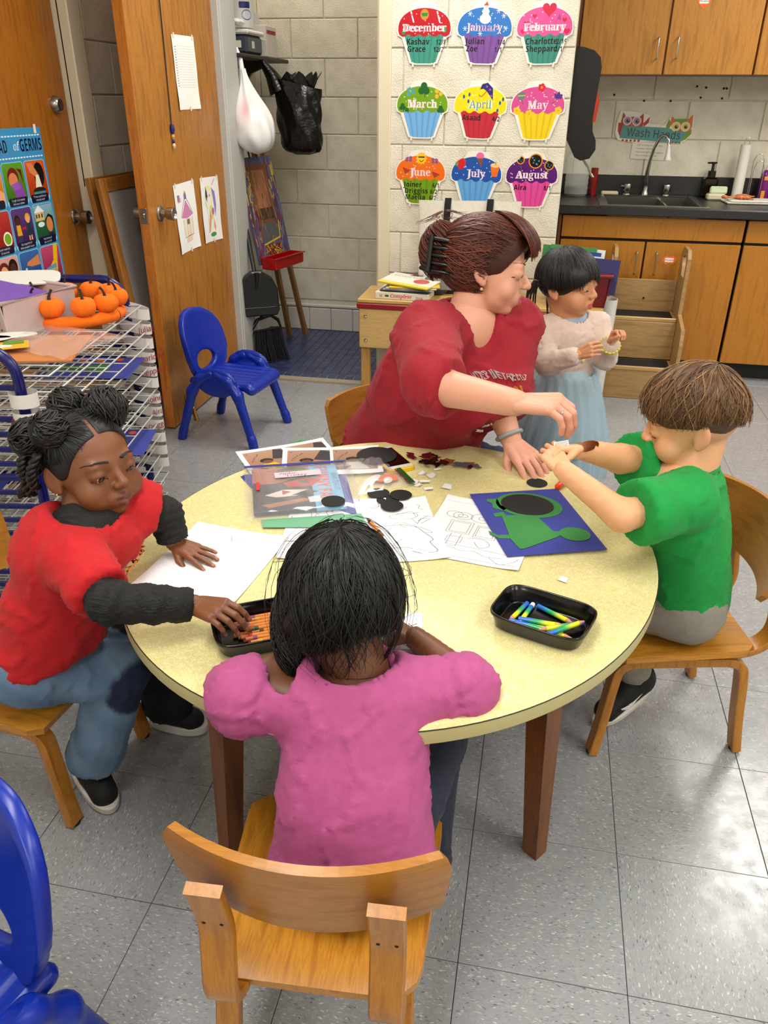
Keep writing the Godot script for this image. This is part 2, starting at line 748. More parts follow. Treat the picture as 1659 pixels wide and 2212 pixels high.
# ---------------------------------------------------------------- flat print: a small painter
class Pic:
	var im: Image
	var w: int
	var h: int
	static var fonts := {}

	func _init(ww: int, hh: int, bg: Color) -> void:
		w = ww
		h = hh
		im = Image.create(w, h, false, Image.FORMAT_RGB8)
		im.fill(bg)

	func rect(x: float, y: float, a: float, b: float, c: Color) -> void:
		im.fill_rect(Rect2i(int(x), int(y), maxi(1, int(a)), maxi(1, int(b))), c)

	func span(y: int, x0: float, x1: float, c: Color) -> void:
		if y < 0 or y >= h:
			return
		var a := clampi(int(round(x0)), 0, w)
		var b := clampi(int(round(x1)), 0, w)
		if b > a:
			im.fill_rect(Rect2i(a, y, b - a, 1), c)

	func ell(cx: float, cy: float, rx: float, ry: float, c: Color) -> void:
		for y in range(int(cy - ry), int(cy + ry) + 1):
			var t := 1.0 - pow((y + 0.5 - cy) / ry, 2)
			if t > 0.0:
				var d := rx * sqrt(t)
				span(y, cx - d, cx + d, c)

	func grad(x: float, y: float, a: float, b: float, c0: Color, c1: Color) -> void:
		for k in int(b):
			span(int(y) + k, x, x + a, c0.lerp(c1, k / b))

	func rrect(x: float, y: float, a: float, b: float, r: float, c: Color, c1: Variant = null) -> void:
		for k in int(b):
			var e := 0.0
			var q := minf(k + 0.5, b - k - 0.5)
			if q < r:
				e = r - sqrt(maxf(0.0, r * r - (r - q) * (r - q)))
			span(int(y) + k, x + e, x + a - e, c if c1 == null else c.lerp(c1, k / b))

	func poly(pts: PackedVector2Array, c: Color) -> void:
		var y0 := 1e9
		var y1 := -1e9
		for p in pts:
			y0 = minf(y0, p.y)
			y1 = maxf(y1, p.y)
		for y in range(maxi(0, int(y0)), mini(h - 1, int(y1)) + 1):
			var xs := []
			var yy := y + 0.5
			for k in pts.size():
				var a := pts[k]
				var b := pts[(k + 1) % pts.size()]
				if (a.y <= yy) != (b.y <= yy):
					xs.append(a.x + (b.x - a.x) * (yy - a.y) / (b.y - a.y))
			xs.sort()
			for k in range(0, xs.size() - 1, 2):
				span(y, xs[k], xs[k + 1], c)

	func line(pts: Array, t: float, c: Color) -> void:
		for k in pts.size() - 1:
			var a: Vector2 = pts[k]
			var b: Vector2 = pts[k + 1]
			var d := (b - a).normalized().orthogonal() * t * 0.5
			if t < 2.2:
				var steps := int(a.distance_to(b)) + 1
				for s in steps + 1:
					var p := a.lerp(b, float(s) / steps)
					im.fill_rect(Rect2i(int(p.x), int(p.y), maxi(1, int(t)), maxi(1, int(t))), c)
			else:
				poly([a - d, b - d, b + d, a + d], c)
				ell(b.x, b.y, t * 0.5, t * 0.5, c)

	func curve(pts: Array, t: float, c: Color, closed := false) -> void:
		var cv := []
		var m := pts.size()
		for k in (m if closed else m - 1):
			var p0: Vector2 = pts[(k + m - 1) % m] if closed or k > 0 else pts[0]
			var p1: Vector2 = pts[k]
			var p2: Vector2 = pts[(k + 1) % m]
			var p3: Vector2 = pts[(k + 2) % m] if closed or k + 2 < m else pts[m - 1]
			for s in 8:
				cv.append(p1.cubic_interpolate(p2, p0, p3, s / 8.0))
		cv.append(pts[0] if closed else pts[m - 1])
		line(cv, t, c)

	# letters are taken from a TextMesh and filled triangle by triangle; x is the left edge (or the middle when mid), y the base line
	func text(s: String, x: float, y: float, size: float, c: Color, font := "Droid Sans", mid := false, xs := 1.0, bold := false, italic := false, turn := 0.0, skew := 0.0) -> void:
		var key := font + str(bold) + str(italic)
		if not fonts.has(key):
			var sf := SystemFont.new()
			sf.font_names = PackedStringArray([font])
			if bold:
				sf.font_weight = 700
			sf.font_italic = italic
			fonts[key] = sf
		var tm := TextMesh.new()
		tm.text = s
		tm.font = fonts[key]
		tm.font_size = 48
		tm.pixel_size = size / 48.0
		tm.depth = 0.0
		tm.curve_step = 4.0
		tm.horizontal_alignment = HORIZONTAL_ALIGNMENT_CENTER if mid else HORIZONTAL_ALIGNMENT_LEFT
		tm.vertical_alignment = VERTICAL_ALIGNMENT_BOTTOM
		var a := tm.get_mesh_arrays()
		if a.is_empty():
			return
		var v: PackedVector3Array = a[Mesh.ARRAY_VERTEX]
		var idx: PackedInt32Array = a[Mesh.ARRAY_INDEX]
		var q := PackedVector2Array()
		for p in v:
			q.append(Vector2(x, y) + Vector2(p.x * xs + p.y * skew, -p.y + size * 0.22).rotated(turn))
		for k in range(0, idx.size(), 3):
			poly([q[idx[k]], q[idx[k + 1]], q[idx[k + 2]]], c)

	func tex() -> ImageTexture:
		return ImageTexture.create_from_image(im)


func print_mat(key: String, p: Pic, rough := 0.55) -> StandardMaterial3D:
	var m := mat(key, Color.WHITE, rough)
	m.albedo_texture = p.tex()
	m.texture_repeat = false
	return m


# a flat sheet w x h standing in x,y of xf with its printed face towards +z
func sheet_box(w: float, h: float, t := 0.0004) -> MB:
	var m := MB.new()
	m.box(Vector3(0, 0, t * 0.5), Vector3(w, h, t))
	for k in m.v.size():
		var p := m.v[k]
		m.u[k] = Vector2(p.x / w + 0.5, 0.5 - p.y / h) if m.n[k].z > 0.5 else Vector2(0.01, 0.01)
	return m


func shape_uv(m: MB, w: float, h: float, c := Vector2.ZERO) -> void:
	for k in m.v.size():
		m.u[k] = Vector2((m.v[k].x - c.x) / w + 0.5, 0.5 - (m.v[k].y - c.y) / h)


# ---------------------------------------------------------------- room shell
const WX := -2.25      # left wall
const PZ := -2.95      # front of the pillar and of the closet wall
const CZ := -4.0       # back of the closet
const KZ := -4.05      # wall over the kitchen counter
const CO := 0.2032     # height of one course of blocks


func paint_mat() -> StandardMaterial3D:
	var nt := noise_tex("cmu_n", 0.06, [], 5, 11, 512, FastNoiseLite.TYPE_SIMPLEX, 5.0)
	var at := noise_tex("cmu_a", 0.01, [[0.0, Color(0.80, 0.775, 0.70)], [0.5, Color(0.84, 0.815, 0.745)], [1.0, Color(0.87, 0.845, 0.78)]], 4, 12, 256)
	return tri_mat("painted_block", at, Vector3.ONE * 3.0, 0.42, Color.WHITE, nt, 0.4)


func lay_blocks(wall: Node3D, o: Vector3, ax: Vector3, nn: Vector3, a: float, b: float, c0: int, c1: int, phase: float) -> void:
	var bm := {}
	var bas := Basis(ax, Vector3.UP, nn)
	for r in range(c0, c1):
		var x := phase + (CO if r % 2 else 0.0)
		x -= ceil((x - a) / (2 * CO)) * 2 * CO
		while x < b - 0.012:
			var s := maxf(x, a)
			var e := minf(x + 2 * CO, b)
			if e - s > 0.02:
				var key := int(round((e - s) * 1000))
				if not bm.has(key):
					var m := MB.new()
					m.box(V(0, 0, 0.002), V(e - s - 0.005, CO - 0.006, 0.014), 0.003)
					bm[key] = m.mesh()
				inst("block", bm[key], paint_mat(), wall, Transform3D(bas, o + ax * (s + e) * 0.5 + Vector3.UP * (r + 0.5) * CO + nn * (0.0008 * (((r * 7 + int(x * 13)) % 3) - 1))))
			x += 2 * CO


func slab(called: String, lo: Vector3, hi: Vector3, m: Material) -> MeshInstance3D:
	var b := MB.new()
	b.box((lo + hi) * 0.5, hi - lo)
	return struct(called, b, m)


func vct_tex(seed_: int) -> ImageTexture:
	var rng := RandomNumberGenerator.new()
	rng.seed = seed_
	var s := 640
	var im := Image.create(s, s, false, Image.FORMAT_RGB8)
	im.fill(Color(0.565, 0.575, 0.585))
	var cols := [Color(0.53, 0.54, 0.55), Color(0.60, 0.605, 0.61), Color(0.55, 0.56, 0.575), Color(0.74, 0.745, 0.73), Color(0.40, 0.415, 0.45), Color(0.83, 0.835, 0.815), Color(0.29, 0.305, 0.34)]
	var lim := [900, 1800, 2500, 2900, 3150, 3320, 3440]
	var which := 0
	for k in 3440:
		while k >= lim[which]:
			which += 1
		var l := rng.randf_range(6, 20) * (1.5 if which < 3 else 1.05)
		var t := rng.randf_range(1.8, 4.6) * (1.8 if which < 3 else 1.2)
		var an := rng.randfn(0.0, 0.28)
		var x := rng.randf() * s
		var y := rng.randf() * s
		var c: Color = cols[which].lerp(Color(0.6, 0.6, 0.6), rng.randf() * 0.2)
		for q in int(l):
			var px := x + cos(an) * (q - l / 2)
			var py := y + sin(an) * (q - l / 2)
			var ht := t * sqrt(maxf(0.05, 1.0 - pow((q - l / 2) / (l / 2), 2))) * rng.randf_range(0.6, 1.1)
			im.fill_rect(Rect2i(int(px), int(py - ht / 2), 1, maxi(1, int(ht))), c)
	return ImageTexture.create_from_image(im)


func build_room() -> void:
	var dirt := mat("mastic", Color(0.2, 0.2, 0.21), 0.8)
	var wall := paint_mat()
	var plain_f := tri_mat("vct_plain", vct_tex(5), Vector3.ONE / 0.3048, 0.3)
	var fm := MB.new()
	fm.box(V(1.1, -0.053, 0.2), V(7.2, 0.1, 8.6))
	var fl := struct("floor", fm, dirt)
	var T := 0.3048
	var tm := MB.new()
	tm.box(V(0, -0.0025, 0), V(T - 0.0014, 0.005, T - 0.0014), 0.0006)
	var tmesh := tm.mesh()
	var tmats := []
	for k in 3:
		var m := mat("vct_%d" % k, Color.WHITE, 0.3)
		m.albedo_texture = vct_tex(20 + k)
		var rn := noise_tex("wax", 0.02, [[0.0, Color(0.55, 0.55, 0.55)], [1.0, Color(1, 1, 1)]], 4, 31, 256)
		m.roughness = 0.36
		m.roughness_texture = rn
		m.metallic_specular = 0.6
		tmats.append(m)
	for gx in range(-8, 5):
		for gz in range(-12, 3):
			if gz < -10 and gx < -1:
				continue
			var turn := PI / 2 * ((gx * 3 + gz * 5 + (gx * gz) % 2) % 4)
			inst("floor_tile", tmesh, tmats[absi(gx * 5 + gz * 3 + gx * gz) % 3], fl, Transform3D(Basis(Vector3.UP, turn), V((gx + 0.5) * T, 0.0005 * (absi(gx + 2 * gz) % 2), (gz + 0.5) * T)))
	var far := MB.new()
	for r in [[-2.5, 4.7, 0.9144, 4.5], [1.524, 4.7, -4.1, 0.9144]]:
		far.box(V((r[0] + r[1]) / 2, -0.0025, (r[2] + r[3]) / 2), V(r[1] - r[0], 0.005, r[3] - r[2]))
	var fo := ob("floor_field", far, plain_f, fl)
	fo.set_meta("kind", "stuff")
	slab("ceiling", V(-2.5, CEIL, -4.4), V(4.7, CEIL + 0.12, 4.5), mat("ceiling_white", Color(0.86, 0.86, 0.84), 0.9))
	var wl := slab("wall_left", V(WX - 0.2, 0, -4.3), V(WX, CEIL, -2.236), wall)
	lay_blocks(wl, V(WX, 0, 0), Vector3.BACK, Vector3.RIGHT, -2.95, -2.24, 0, 11, -2.29)
	slab("wall_left", V(WX - 0.2, 2.14, -2.236), V(WX, CEIL, -1.1), wall)
	slab("wall_left", V(WX - 0.2, 0, -1.1), V(WX, CEIL, 4.4), wall)
	slab("wall_rear", V(-2.4, 0, 4.2), V(4.7, CEIL, 4.4), wall)
	slab("wall_right", V(4.5, 0, -4.2), V(4.7, CEIL, 4.3), wall)
	var pw := slab("wall_pillar", V(-1.13, 0, PZ - 0.2), V(-0.222, CEIL, PZ), wall)
	lay_blocks(pw, V(0, 0, PZ), Vector3.RIGHT, Vector3.BACK, -1.075, -0.222, 2, 11, -0.8)
	slab("wall_pillar", V(-1.0, 0, CZ - 0.1), V(-0.222, CEIL, PZ - 0.2), wall)
	slab("wall_lintel", V(-1.9, 2.12, PZ - 0.2), V(-1.13, CEIL, PZ), wall)
	slab("wall_hinge", V(-2.3, 0, PZ - 0.2), V(-1.925, CEIL, PZ - 0.01), wall)
	var cw := slab("wall_closet", V(-2.3, 0, CZ - 0.2), V(-0.9, CEIL, CZ), wall)
	lay_blocks(cw, V(0, 0, CZ), Vector3.RIGHT, Vector3.BACK, -2.1, -1.0, 1, 11, -1.866)
	var cl := slab("wall_closet_left", V(-2.3, 0, CZ), V(-2.1, CEIL, PZ - 0.2), wall)
	lay_blocks(cl, V(-2.1, 0, 0), Vector3.BACK, Vector3.RIGHT, CZ, PZ - 0.2, 1, 11, -3.9)
	var kw := slab("wall_kitchen", V(-0.222, 0, KZ - 0.2), V(4.7, CEIL, KZ), wall)
	lay_blocks(kw, V(0, 0, KZ), Vector3.RIGHT, Vector3.BACK, -0.222, 1.5, 4, 9, 0.05)
	var hole := mat("hole", Color(0.06, 0.05, 0.05), 0.9)
	for q in [[0.48, 1.492], [0.53, 1.486], [0.625, 1.482], [0.64, 1.482], [0.51, 1.436], [0.625, 1.433], [0.035, 1.447], [0.205, 1.418], [0.35, 1.418]]:
		var hm := MB.new()
		hm.lathe([U(0, 0), U(0.006, 0), U(0.005, 0.0012), U(0, 0.0012)], Transform3D(Basis(Vector3.RIGHT, PI / 2), V(q[0], q[1], KZ + 0.012)), 8)
		ob("screw_hole", hm, hole, kw)
	var cb := snode("baseboard_closet")
	var gl := mat("glazed", Color(0.80, 0.78, 0.75), 0.25)
	var bt := MB.new()
	bt.box(V(0, 0.076, 0.006), V(0.1495, 0.148, 0.012), 0.004)
	var btm := bt.mesh()
	for k in 8:
		inst("base_tile", btm, gl, cb, AT(V(-2.04 + k * 0.152, 0, CZ + 0.008)))
	var cap := MB.new()
	cap.box(V(-1.55, 0.165, CZ + 0.009), V(1.1, 0.022, 0.02), 0.006)
	ob("cap_strip", cap, gl, cb)
	var cf := slab("floor_closet", V(-2.1, -0.1, CZ), V(-1.0, -0.002, PZ + 0.06), mat("grout", Color(0.42, 0.40, 0.42), 0.8))
	var mo := MB.new()
	var rng := RandomNumberGenerator.new()
	rng.seed = 8
	mo.colored = true
	for a in 21:
		for b in 20:
			mo.col = Color(0.022, 0.032, 0.085).lerp(Color(0.045, 0.06, 0.14), rng.randf())
			mo.box(V(-2.07 + a * 0.0515, -0.001, CZ + 0.03 + b * 0.0515), V(0.0485, 0.006, 0.0485), 0.001)
	var mm := mat("mosaic", Color.WHITE, 0.3)
	mm.vertex_color_use_as_albedo = true
	ob("mosaic_tile", mo, mm, cf).set_meta("kind", "stuff")
	slab("trim_threshold", V(-1.9, 0, PZ + 0.02), V(-1.13, 0.012, PZ + 0.075), mat("marble", Color(0.62, 0.58, 0.5), 0.4))
	var fr := mat("frame_cream", Color(0.83, 0.79, 0.69), 0.4)
	var fg := mat("frame_grey", Color(0.70, 0.70, 0.68), 0.4)
	var tr := MB.new()
	tr.box(V(-1.1, 1.06, PZ - 0.09), V(0.05, 2.12, 0.22), 0.004)
	tr.box(V(-1.09, 1.06, PZ + 0.012), V(0.062, 2.12, 0.024), 0.004)
	tr.box(V(-1.5, 2.15, PZ - 0.09), V(0.9, 0.06, 0.22), 0.004)
	struct("trim_closet", tr, fr)
	var sp := MB.new()
	for y in [0.957, 1.228]:
		sp.box(V(-1.1265, y, PZ - 0.02), V(0.006, 0.05 if y < 1 else 0.02, 0.02), 0.002)
	ob("strike_plate", sp, mat("dark_brass", Color(0.2, 0.15, 0.1), 0.4, 0.7), get_node("trim_closet"))
	tr = MB.new()
	tr.box(V(-1.915, 1.06, PZ - 0.09), V(0.04, 2.12, 0.22), 0.004)
	tr.box(V(-1.922, 1.06, PZ - 0.012), V(0.06, 2.12, 0.02), 0.003)
	struct("trim_hinge", tr, fg)
	tr = MB.new()
	tr.box(V(WX + 0.012, 1.07, -2.185), V(0.05, 2.14, 0.1), 0.005)
	tr.box(V(WX - 0.06, 1.07, -2.18), V(0.12, 2.14, 0.09), 0.003)
	tr.box(V(WX + 0.012, 1.07, -1.13), V(0.05, 2.14, 0.1), 0.005)
	tr.box(V(WX + 0.012, 2.12, -1.66), V(0.05, 0.1, 1.15), 0.005)
	struct("trim_door", tr, fr)


func oak(key := "oak") -> StandardMaterial3D:
	return wood(key, Color(0.52, 0.315, 0.10), Color(0.68, 0.45, 0.17), 1, 0.38)


func steel() -> StandardMaterial3D:
	return mat("steel", Color(0.62, 0.6, 0.57), 0.28, 1.0)


func knob(parent: Node3D, at: Vector3, flip := false) -> void:
	var m := MB.new()
	var b := Basis(Vector3.BACK, -PI / 2) if not flip else Basis(Vector3.BACK, PI / 2)
	m.lathe([U(0, 0), U(0.033, 0), U(0.033, 0.004), U(0.028, 0.009), U(0.017, 0.012), U(0.015, 0.028), U(0.023, 0.034), U(0.0265, 0.045), U(0.027, 0.066), U(0.024, 0.068), U(0.018, 0.06), U(0.0, 0.057)], Transform3D(b, at), 32)
	ob("door_knob", m, steel(), parent)


func build_closet() -> void:
	var d := snode("door_2")
	var m := MB.new()
	m.box(V(-1.953, 1.06, -2.505), V(0.046, 2.1, 0.905), 0.003)
	ob("door_leaf", m, oak(), d)
	m = MB.new()
	m.box(V(-1.953, 1.06, -2.0515), V(0.045, 2.1, 0.003), 0.001)
	ob("edge_band", m, wood("oak_edge", Color(0.62, 0.34, 0.1), Color(0.78, 0.48, 0.17), 1, 0.35), d)
	knob(d, V(-1.93, 0.968, -2.155))
	knob(d, V(-1.976, 0.968, -2.155), true)
	m = MB.new()
	m.box(V(-1.953, 0.968, -2.0495), V(0.03, 0.062, 0.003), 0.001)
	m.box(V(-1.953, 0.968, -2.046), V(0.014, 0.022, 0.012), 0.003)
	ob("latch_plate", m, steel(), d)
	m = MB.new()
	m.tube([V(-1.93, 0.085, -2.2), V(-1.915, 0.08, -2.2), V(-1.89, 0.06, -2.195)], [0.012, 0.011, 0.009], 10)
	m.tube([V(-1.895, 0.066, -2.197), V(-1.885, 0.02, -2.19), V(-1.88, 0.0, -2.19)], [0.008, 0.011, 0.013], 10)
	m.box(V(-1.928, 0.095, -2.2), V(0.006, 0.06, 0.032), 0.002)
	ob("door_stop", m, mat("brass", Color(0.72, 0.56, 0.28), 0.25, 1.0), d)
	var ch := Pic.new(360, 464, Color(0.93, 0.92, 0.9))
	for k in 17:
		ch.line([U(36, 66 + k * 16), U(324, 66 + k * 16)], 1, Color(0.55, 0.55, 0.55))
	for k in 10:
		ch.line([U(36 + k * 32, 66), U(36 + k * 32, 322)], 1, Color(0.55, 0.55, 0.55))
	for k in 16:
		ch.rect(24, 72 + k * 16, 26, 4, Color(0.35, 0.35, 0.35))
	taped("paper_chart", "white sheet with a printed grid chart taped high on the open door", ch, V(-1.929, 1.512, -2.572), 0.235, 0.29, 0.015, "paper chart")
	var h := Pic.new(300, 386, Color(0.92, 0.91, 0.9))
	h.curve([U(70, 185), U(150, 85), U(235, 180)], 5, Color(0.45, 0.25, 0.5))
	h.poly([U(72, 190), U(150, 95), U(236, 186), U(150, 200)], Color(0.78, 0.5, 0.66))
	h.poly([U(130, 92), U(170, 92), U(166, 62), U(150, 42), U(134, 62)], Color(0.42, 0.42, 0.62))
	h.poly([U(140, 62), U(160, 62), U(150, 40)], Color(0.85, 0.5, 0.2))
	for k in 14:
		h.line([U(90 + k * 10, 200), U(92 + k * 10, 300)], 4, [Color(0.9, 0.8, 0.5), Color(0.88, 0.68, 0.5), Color(0.7, 0.78, 0.5)][k % 3])
	h.line([U(92, 200), U(92, 305), U(225, 300), U(222, 196)], 3, Color(0.4, 0.35, 0.4))
	h.rect(140, 205, 40, 30, Color(0.45, 0.4, 0.35))
	h.line([U(140, 240), U(140, 300), U(180, 300), U(180, 240)], 4, Color(0.8, 0.45, 0.2))
	for k in 5:
		h.line([U(110, 306 + k * 7), U(205, 303 + k * 7)], 3, Color(0.82, 0.55, 0.42))
	h.rect(36, 60, 34, 36, Color(0.5, 0.45, 0.6))
	for k in 3:
		h.line([U(40, 84 + k * 8), U(88, 80 + k * 8)], 4, Color(0.75, 0.4, 0.45))
	taped("house_drawing", "crayon drawing of a house with a pink roof taped on the open door", h, V(-1.929, 0.92, -2.425), 0.225, 0.3, 0.03, "drawing")
	h = Pic.new(300, 386, Color(0.92, 0.91, 0.9))
	h.ell(120, 120, 62, 70, Color(0.92, 0.89, 0.5))
	h.ell(120, 122, 48, 56, Color(0.9, 0.88, 0.86))
	h.poly([U(70, 110), U(75, 50), U(100, 90), U(92, 150)], Color(0.2, 0.2, 0.22))
	h.poly([U(170, 60), U(225, 90), U(236, 170), U(215, 240), U(200, 180), U(190, 120)], Color(0.5, 0.48, 0.75))
	h.line([U(185, 50), U(232, 14)], 8, Color(0.75, 0.55, 0.7))
	h.ell(150, 210, 36, 44, Color(0.78, 0.84, 0.5))
	h.poly([U(100, 260), U(122, 200), U(150, 230), U(110, 330), U(92, 330)], Color(0.85, 0.6, 0.42))
	h.poly([U(180, 240), U(215, 300), U(205, 330), U(180, 300)], Color(0.88, 0.62, 0.45))
	h.ell(176, 205, 22, 22, Color(0.75, 0.4, 0.62))
	h.ell(165, 345, 50, 14, Color(0.3, 0.55, 0.3))
	h.curve([U(80, 60), U(60, 140), U(90, 200), U(85, 330)], 3, Color(0.3, 0.3, 0.4))
	for p in [[100, 110], [135, 108]]:
		h.ell(p[0], p[1], 6, 8, Color(0.2, 0.2, 0.25))
	taped("horse_drawing", "crayon drawing of a horse with a purple mane taped on the open door", h, V(-1.929, 0.92, -2.718), 0.225, 0.3, -0.03, "drawing")
	m = MB.new()
	m.tube([V(-1.925, 2.08, -2.37), V(-1.925, 1.7, -2.366), V(-1.924, 1.31, -2.352)], 0.0025, 6)
	var cord := thing("lanyard", "thin black cord with blue and yellow beads hanging down the open door", "lanyard")
	ob("cord", m, mat("black_cord", Color(0.05, 0.05, 0.06), 0.7), cord)
	for q in [[1.292, 0.011, 0.038, Color(0.07, 0.1, 0.4)], [1.262, 0.008, 0.02, Color(0.75, 0.6, 0.2)], [1.243, 0.007, 0.016, Color(0.1, 0.12, 0.35)], [1.226, 0.008, 0.02, Color(0.85, 0.75, 0.6)]]:
		m = MB.new()
		var y: float = q[0]
		m.lathe([U(0, -q[2] / 2), U(q[1] * 0.6, -q[2] / 2), U(q[1], 0), U(q[1] * 0.6, q[2] / 2), U(0, q[2] / 2)], AT(V(-1.921, y, -2.35)), 12)
		ob("bead", m, mat("bead_%d" % int(y * 1000), q[3], 0.4), cord)
	closet_things()


func taped(called: String, label: String, p: Pic, at: Vector3, w: float, h: float, tilt: float, cat: String) -> void:
	var t := thing(called, label, cat)
	t.transform = Transform3D(Basis(Vector3.RIGHT, tilt) * Basis(Vector3.UP, PI / 2), at)
	var m := MB.new()
	var rows := []
	for r in 9:
		var row := []
		for k in 7:
			var x := (k / 6.0 - 0.5) * w
			var y := (0.5 - r / 8.0) * h
			row.append(V(x, y, 0.0012 + 0.004 * pow(absf(x) / w * 2.0, 3) * (r / 8.0) + 0.002 * sin(r * 1.1 + k * 0.8) * (r / 8.0)))
		rows.append(row)
	m.sheet(rows, 0.0004)
	ob("sheet", m, print_mat(called, p, 0.7), t)
	for s in [-1.0, 1.0]:
		m = MB.new()
		m.box(V(s * w * 0.42, h * 0.49, 0.003), V(0.013, 0.02, 0.0012), 0.0003)
		ob("tape", m, mat("tape", Color(0.86, 0.83, 0.76), 0.4), t)
	m = MB.new()
	m.box(V(0.01, -h * 0.49, 0.003), V(0.013, 0.02, 0.0012), 0.0003)
	ob("tape", m, mat("tape"), t)


# ---------------------------------------------------------------- kitchen corner
func birch(key := "birch", a := Color(0.60, 0.385, 0.10), b := Color(0.72, 0.49, 0.165)) -> StandardMaterial3D:
	return wood(key, a, b, 1, 0.36)


func pull(parent: Node3D, at: Vector3, l := 0.115) -> void:
	var m := MB.new()
	var p := [at + V(0, l / 2, 0), at + V(0, l / 2, 0.018), at + V(0, l / 2 - 0.006, 0.026), at + V(0, -l / 2 + 0.006, 0.026), at + V(0, -l / 2, 0.018), at + V(0, -l / 2, 0)]
	m.tube(p, 0.0042, 10)
	ob("handle", m, mat("chrome", Color(0.75, 0.75, 0.74), 0.15, 1.0), parent)


func front(called: String, parent: Node3D, x0: float, x1: float, y0: float, y1: float, z: float, m: Material) -> MeshInstance3D:
	var b := MB.new()
	b.box(V((x0 + x1) / 2, (y0 + y1) / 2, z - 0.009), V(x1 - x0 - 0.004, y1 - y0 - 0.004, 0.018), 0.0025)
	return ob(called, b, m, parent)


func build_kitchen() -> void:
	var dark_in := mat("carcass_dark", Color(0.10, 0.06, 0.03), 0.7)
	var bw := birch()
	var bl := birch("birch_low", Color(0.60, 0.37, 0.07), Color(0.69, 0.45, 0.11))
	var c := thing("base_cabinet", "long orange-brown sink cabinet under the counter with two handled doors and a blank panel", "cabinet")
	var m := MB.new()
	m.box(V(0.27, 0.425, -3.725), V(0.965, 0.65, 0.57), 0.002)
	ob("body", m, dark_in, c)
	m = MB.new()
	m.box(V(-0.2035, 0.485, -3.71), V(0.016, 0.77, 0.58), 0.002)
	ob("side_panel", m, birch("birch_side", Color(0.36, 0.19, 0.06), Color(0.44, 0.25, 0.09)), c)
	m = MB.new()
	m.box(V(0.27, 0.05, -3.76), V(0.96, 0.1, 0.52))
	ob("toe_kick", m, mat("black_base", Color(0.015, 0.015, 0.017), 0.6), c)
	front("blank_panel", c, -0.192, 0.754, 0.752, 0.868, -3.42, bl)
	var dr := front("door", c, -0.192, 0.262, 0.1, 0.742, -3.42, bl)
	pull(dr, V(0.225, 0.632, -3.42))
	dr = front("door", c, 0.267, 0.754, 0.1, 0.742, -3.42, bl)
	pull(dr, V(0.328, 0.632, -3.42))
	c = thing("base_cabinet", "orange-brown base cabinet with drawer and door at the right end of the counter", "cabinet")
	m = MB.new()
	m.box(V(1.26, 0.485, -3.725), V(0.99, 0.77, 0.57), 0.002)
	ob("body", m, dark_in, c)
	m = MB.new()
	m.box(V(1.26, 0.05, -3.76), V(0.99, 0.1, 0.52))
	ob("toe_kick", m, mat("black_base"), c)
	front("drawer", c, 0.765, 1.25, 0.752, 0.868, -3.42, bl)
	front("drawer", c, 1.255, 1.75, 0.752, 0.868, -3.42, bl)
	front("door", c, 0.765, 1.25, 0.1, 0.742, -3.42, bl)
	front("door", c, 1.255, 1.75, 0.1, 0.742, -3.42, bl)
	var ct := thing("countertop", "dark grey laminate countertop with backsplash over the base cabinets", "countertop")
	var gm := tri_mat("laminate", noise_tex("lam", 0.05, [[0.0, Color(0.11, 0.11, 0.115)], [1.0, Color(0.16, 0.16, 0.165)]], 3, 7, 256), Vector3.ONE * 4.0, 0.32)
	m = MB.new()
	m.box(V(0.78, 0.8975, -3.4), V(2.0, 0.045, 0.06), 0.005)
	m.box(V(0.78, 0.8975, -4.0), V(2.0, 0.045, 0.1), 0.002)
	m.box(V(-0.1065, 0.8975, -3.69), V(0.227, 0.045, 0.54), 0.002)
	m.box(V(1.16, 0.8975, -3.69), V(1.24, 0.045, 0.54), 0.002)
	ob("top", m, gm, ct)
	m = MB.new()
	m.box(V(0.78, 0.973, -4.034), V(2.0, 0.106, 0.02), 0.003)
	ob("backsplash", m, gm, ct)
	var st := mat("sink_steel", Color(0.62, 0.61, 0.58), 0.24, 1.0)
	var sk := thing("kitchen_sink", "stainless steel drop-in sink set in the dark counter", "sink")
	m = MB.new()
	for b in [[-0.005, 0.557, -3.4, -3.435], [-0.005, 0.557, -3.93, -3.995], [-0.005, 0.04, -3.435, -3.93], [0.515, 0.557, -3.435, -3.93]]:
		m.box(V((b[0] + b[1]) / 2, 0.9225, (b[2] + b[3]) / 2), V(absf(b[1] - b[0]), 0.006, absf(b[3] - b[2])), 0.002)
	ob("rim", m, st, sk)
	m = MB.new()
	for w in [[V(0.2775, 0.84, -3.437), V(0.475, 0.16, 0.004)], [V(0.2775, 0.84, -3.928), V(0.475, 0.16, 0.004)], [V(0.042, 0.84, -3.68), V(0.004, 0.16, 0.49)], [V(0.513, 0.84, -3.68), V(0.004, 0.16, 0.49)], [V(0.2775, 0.762, -3.68), V(0.475, 0.004, 0.49)], [V(0.36, 0.835, -3.68), V(0.012, 0.15, 0.49)]]:
		m.box(w[0], w[1], 0.001)
	ob("basin", m, st, sk)
	var fc := thing("faucet", "chrome gooseneck faucet with white spray tip rising behind the sink", "faucet")
	var chrome := mat("chrome")
	m = MB.new()
	m.lathe([U(0, 0.925), U(0.022, 0.925), U(0.022, 0.935), U(0.015, 0.95), U(0.016, 0.975), U(0, 0.975)], AT(V(0.277, 0, -3.96)), 20)
	ob("base", m, chrome, fc)
	m = MB.new()
	m.tube([V(0.277, 0.97, -3.96), V(0.272, 1.05, -3.95), V(0.276, 1.12, -3.93), V(0.286, 1.18, -3.915), V(0.304, 1.225, -3.9), V(0.324, 1.247, -3.89), V(0.342, 1.243, -3.88), V(0.354, 1.222, -3.87), V(0.358, 1.195, -3.865)], [0.013, 0.012, 0.0095, 0.009, 0.009, 0.009, 0.009, 0.009, 0.009], 14)
	ob("spout", m, chrome, fc)
	m = MB.new()
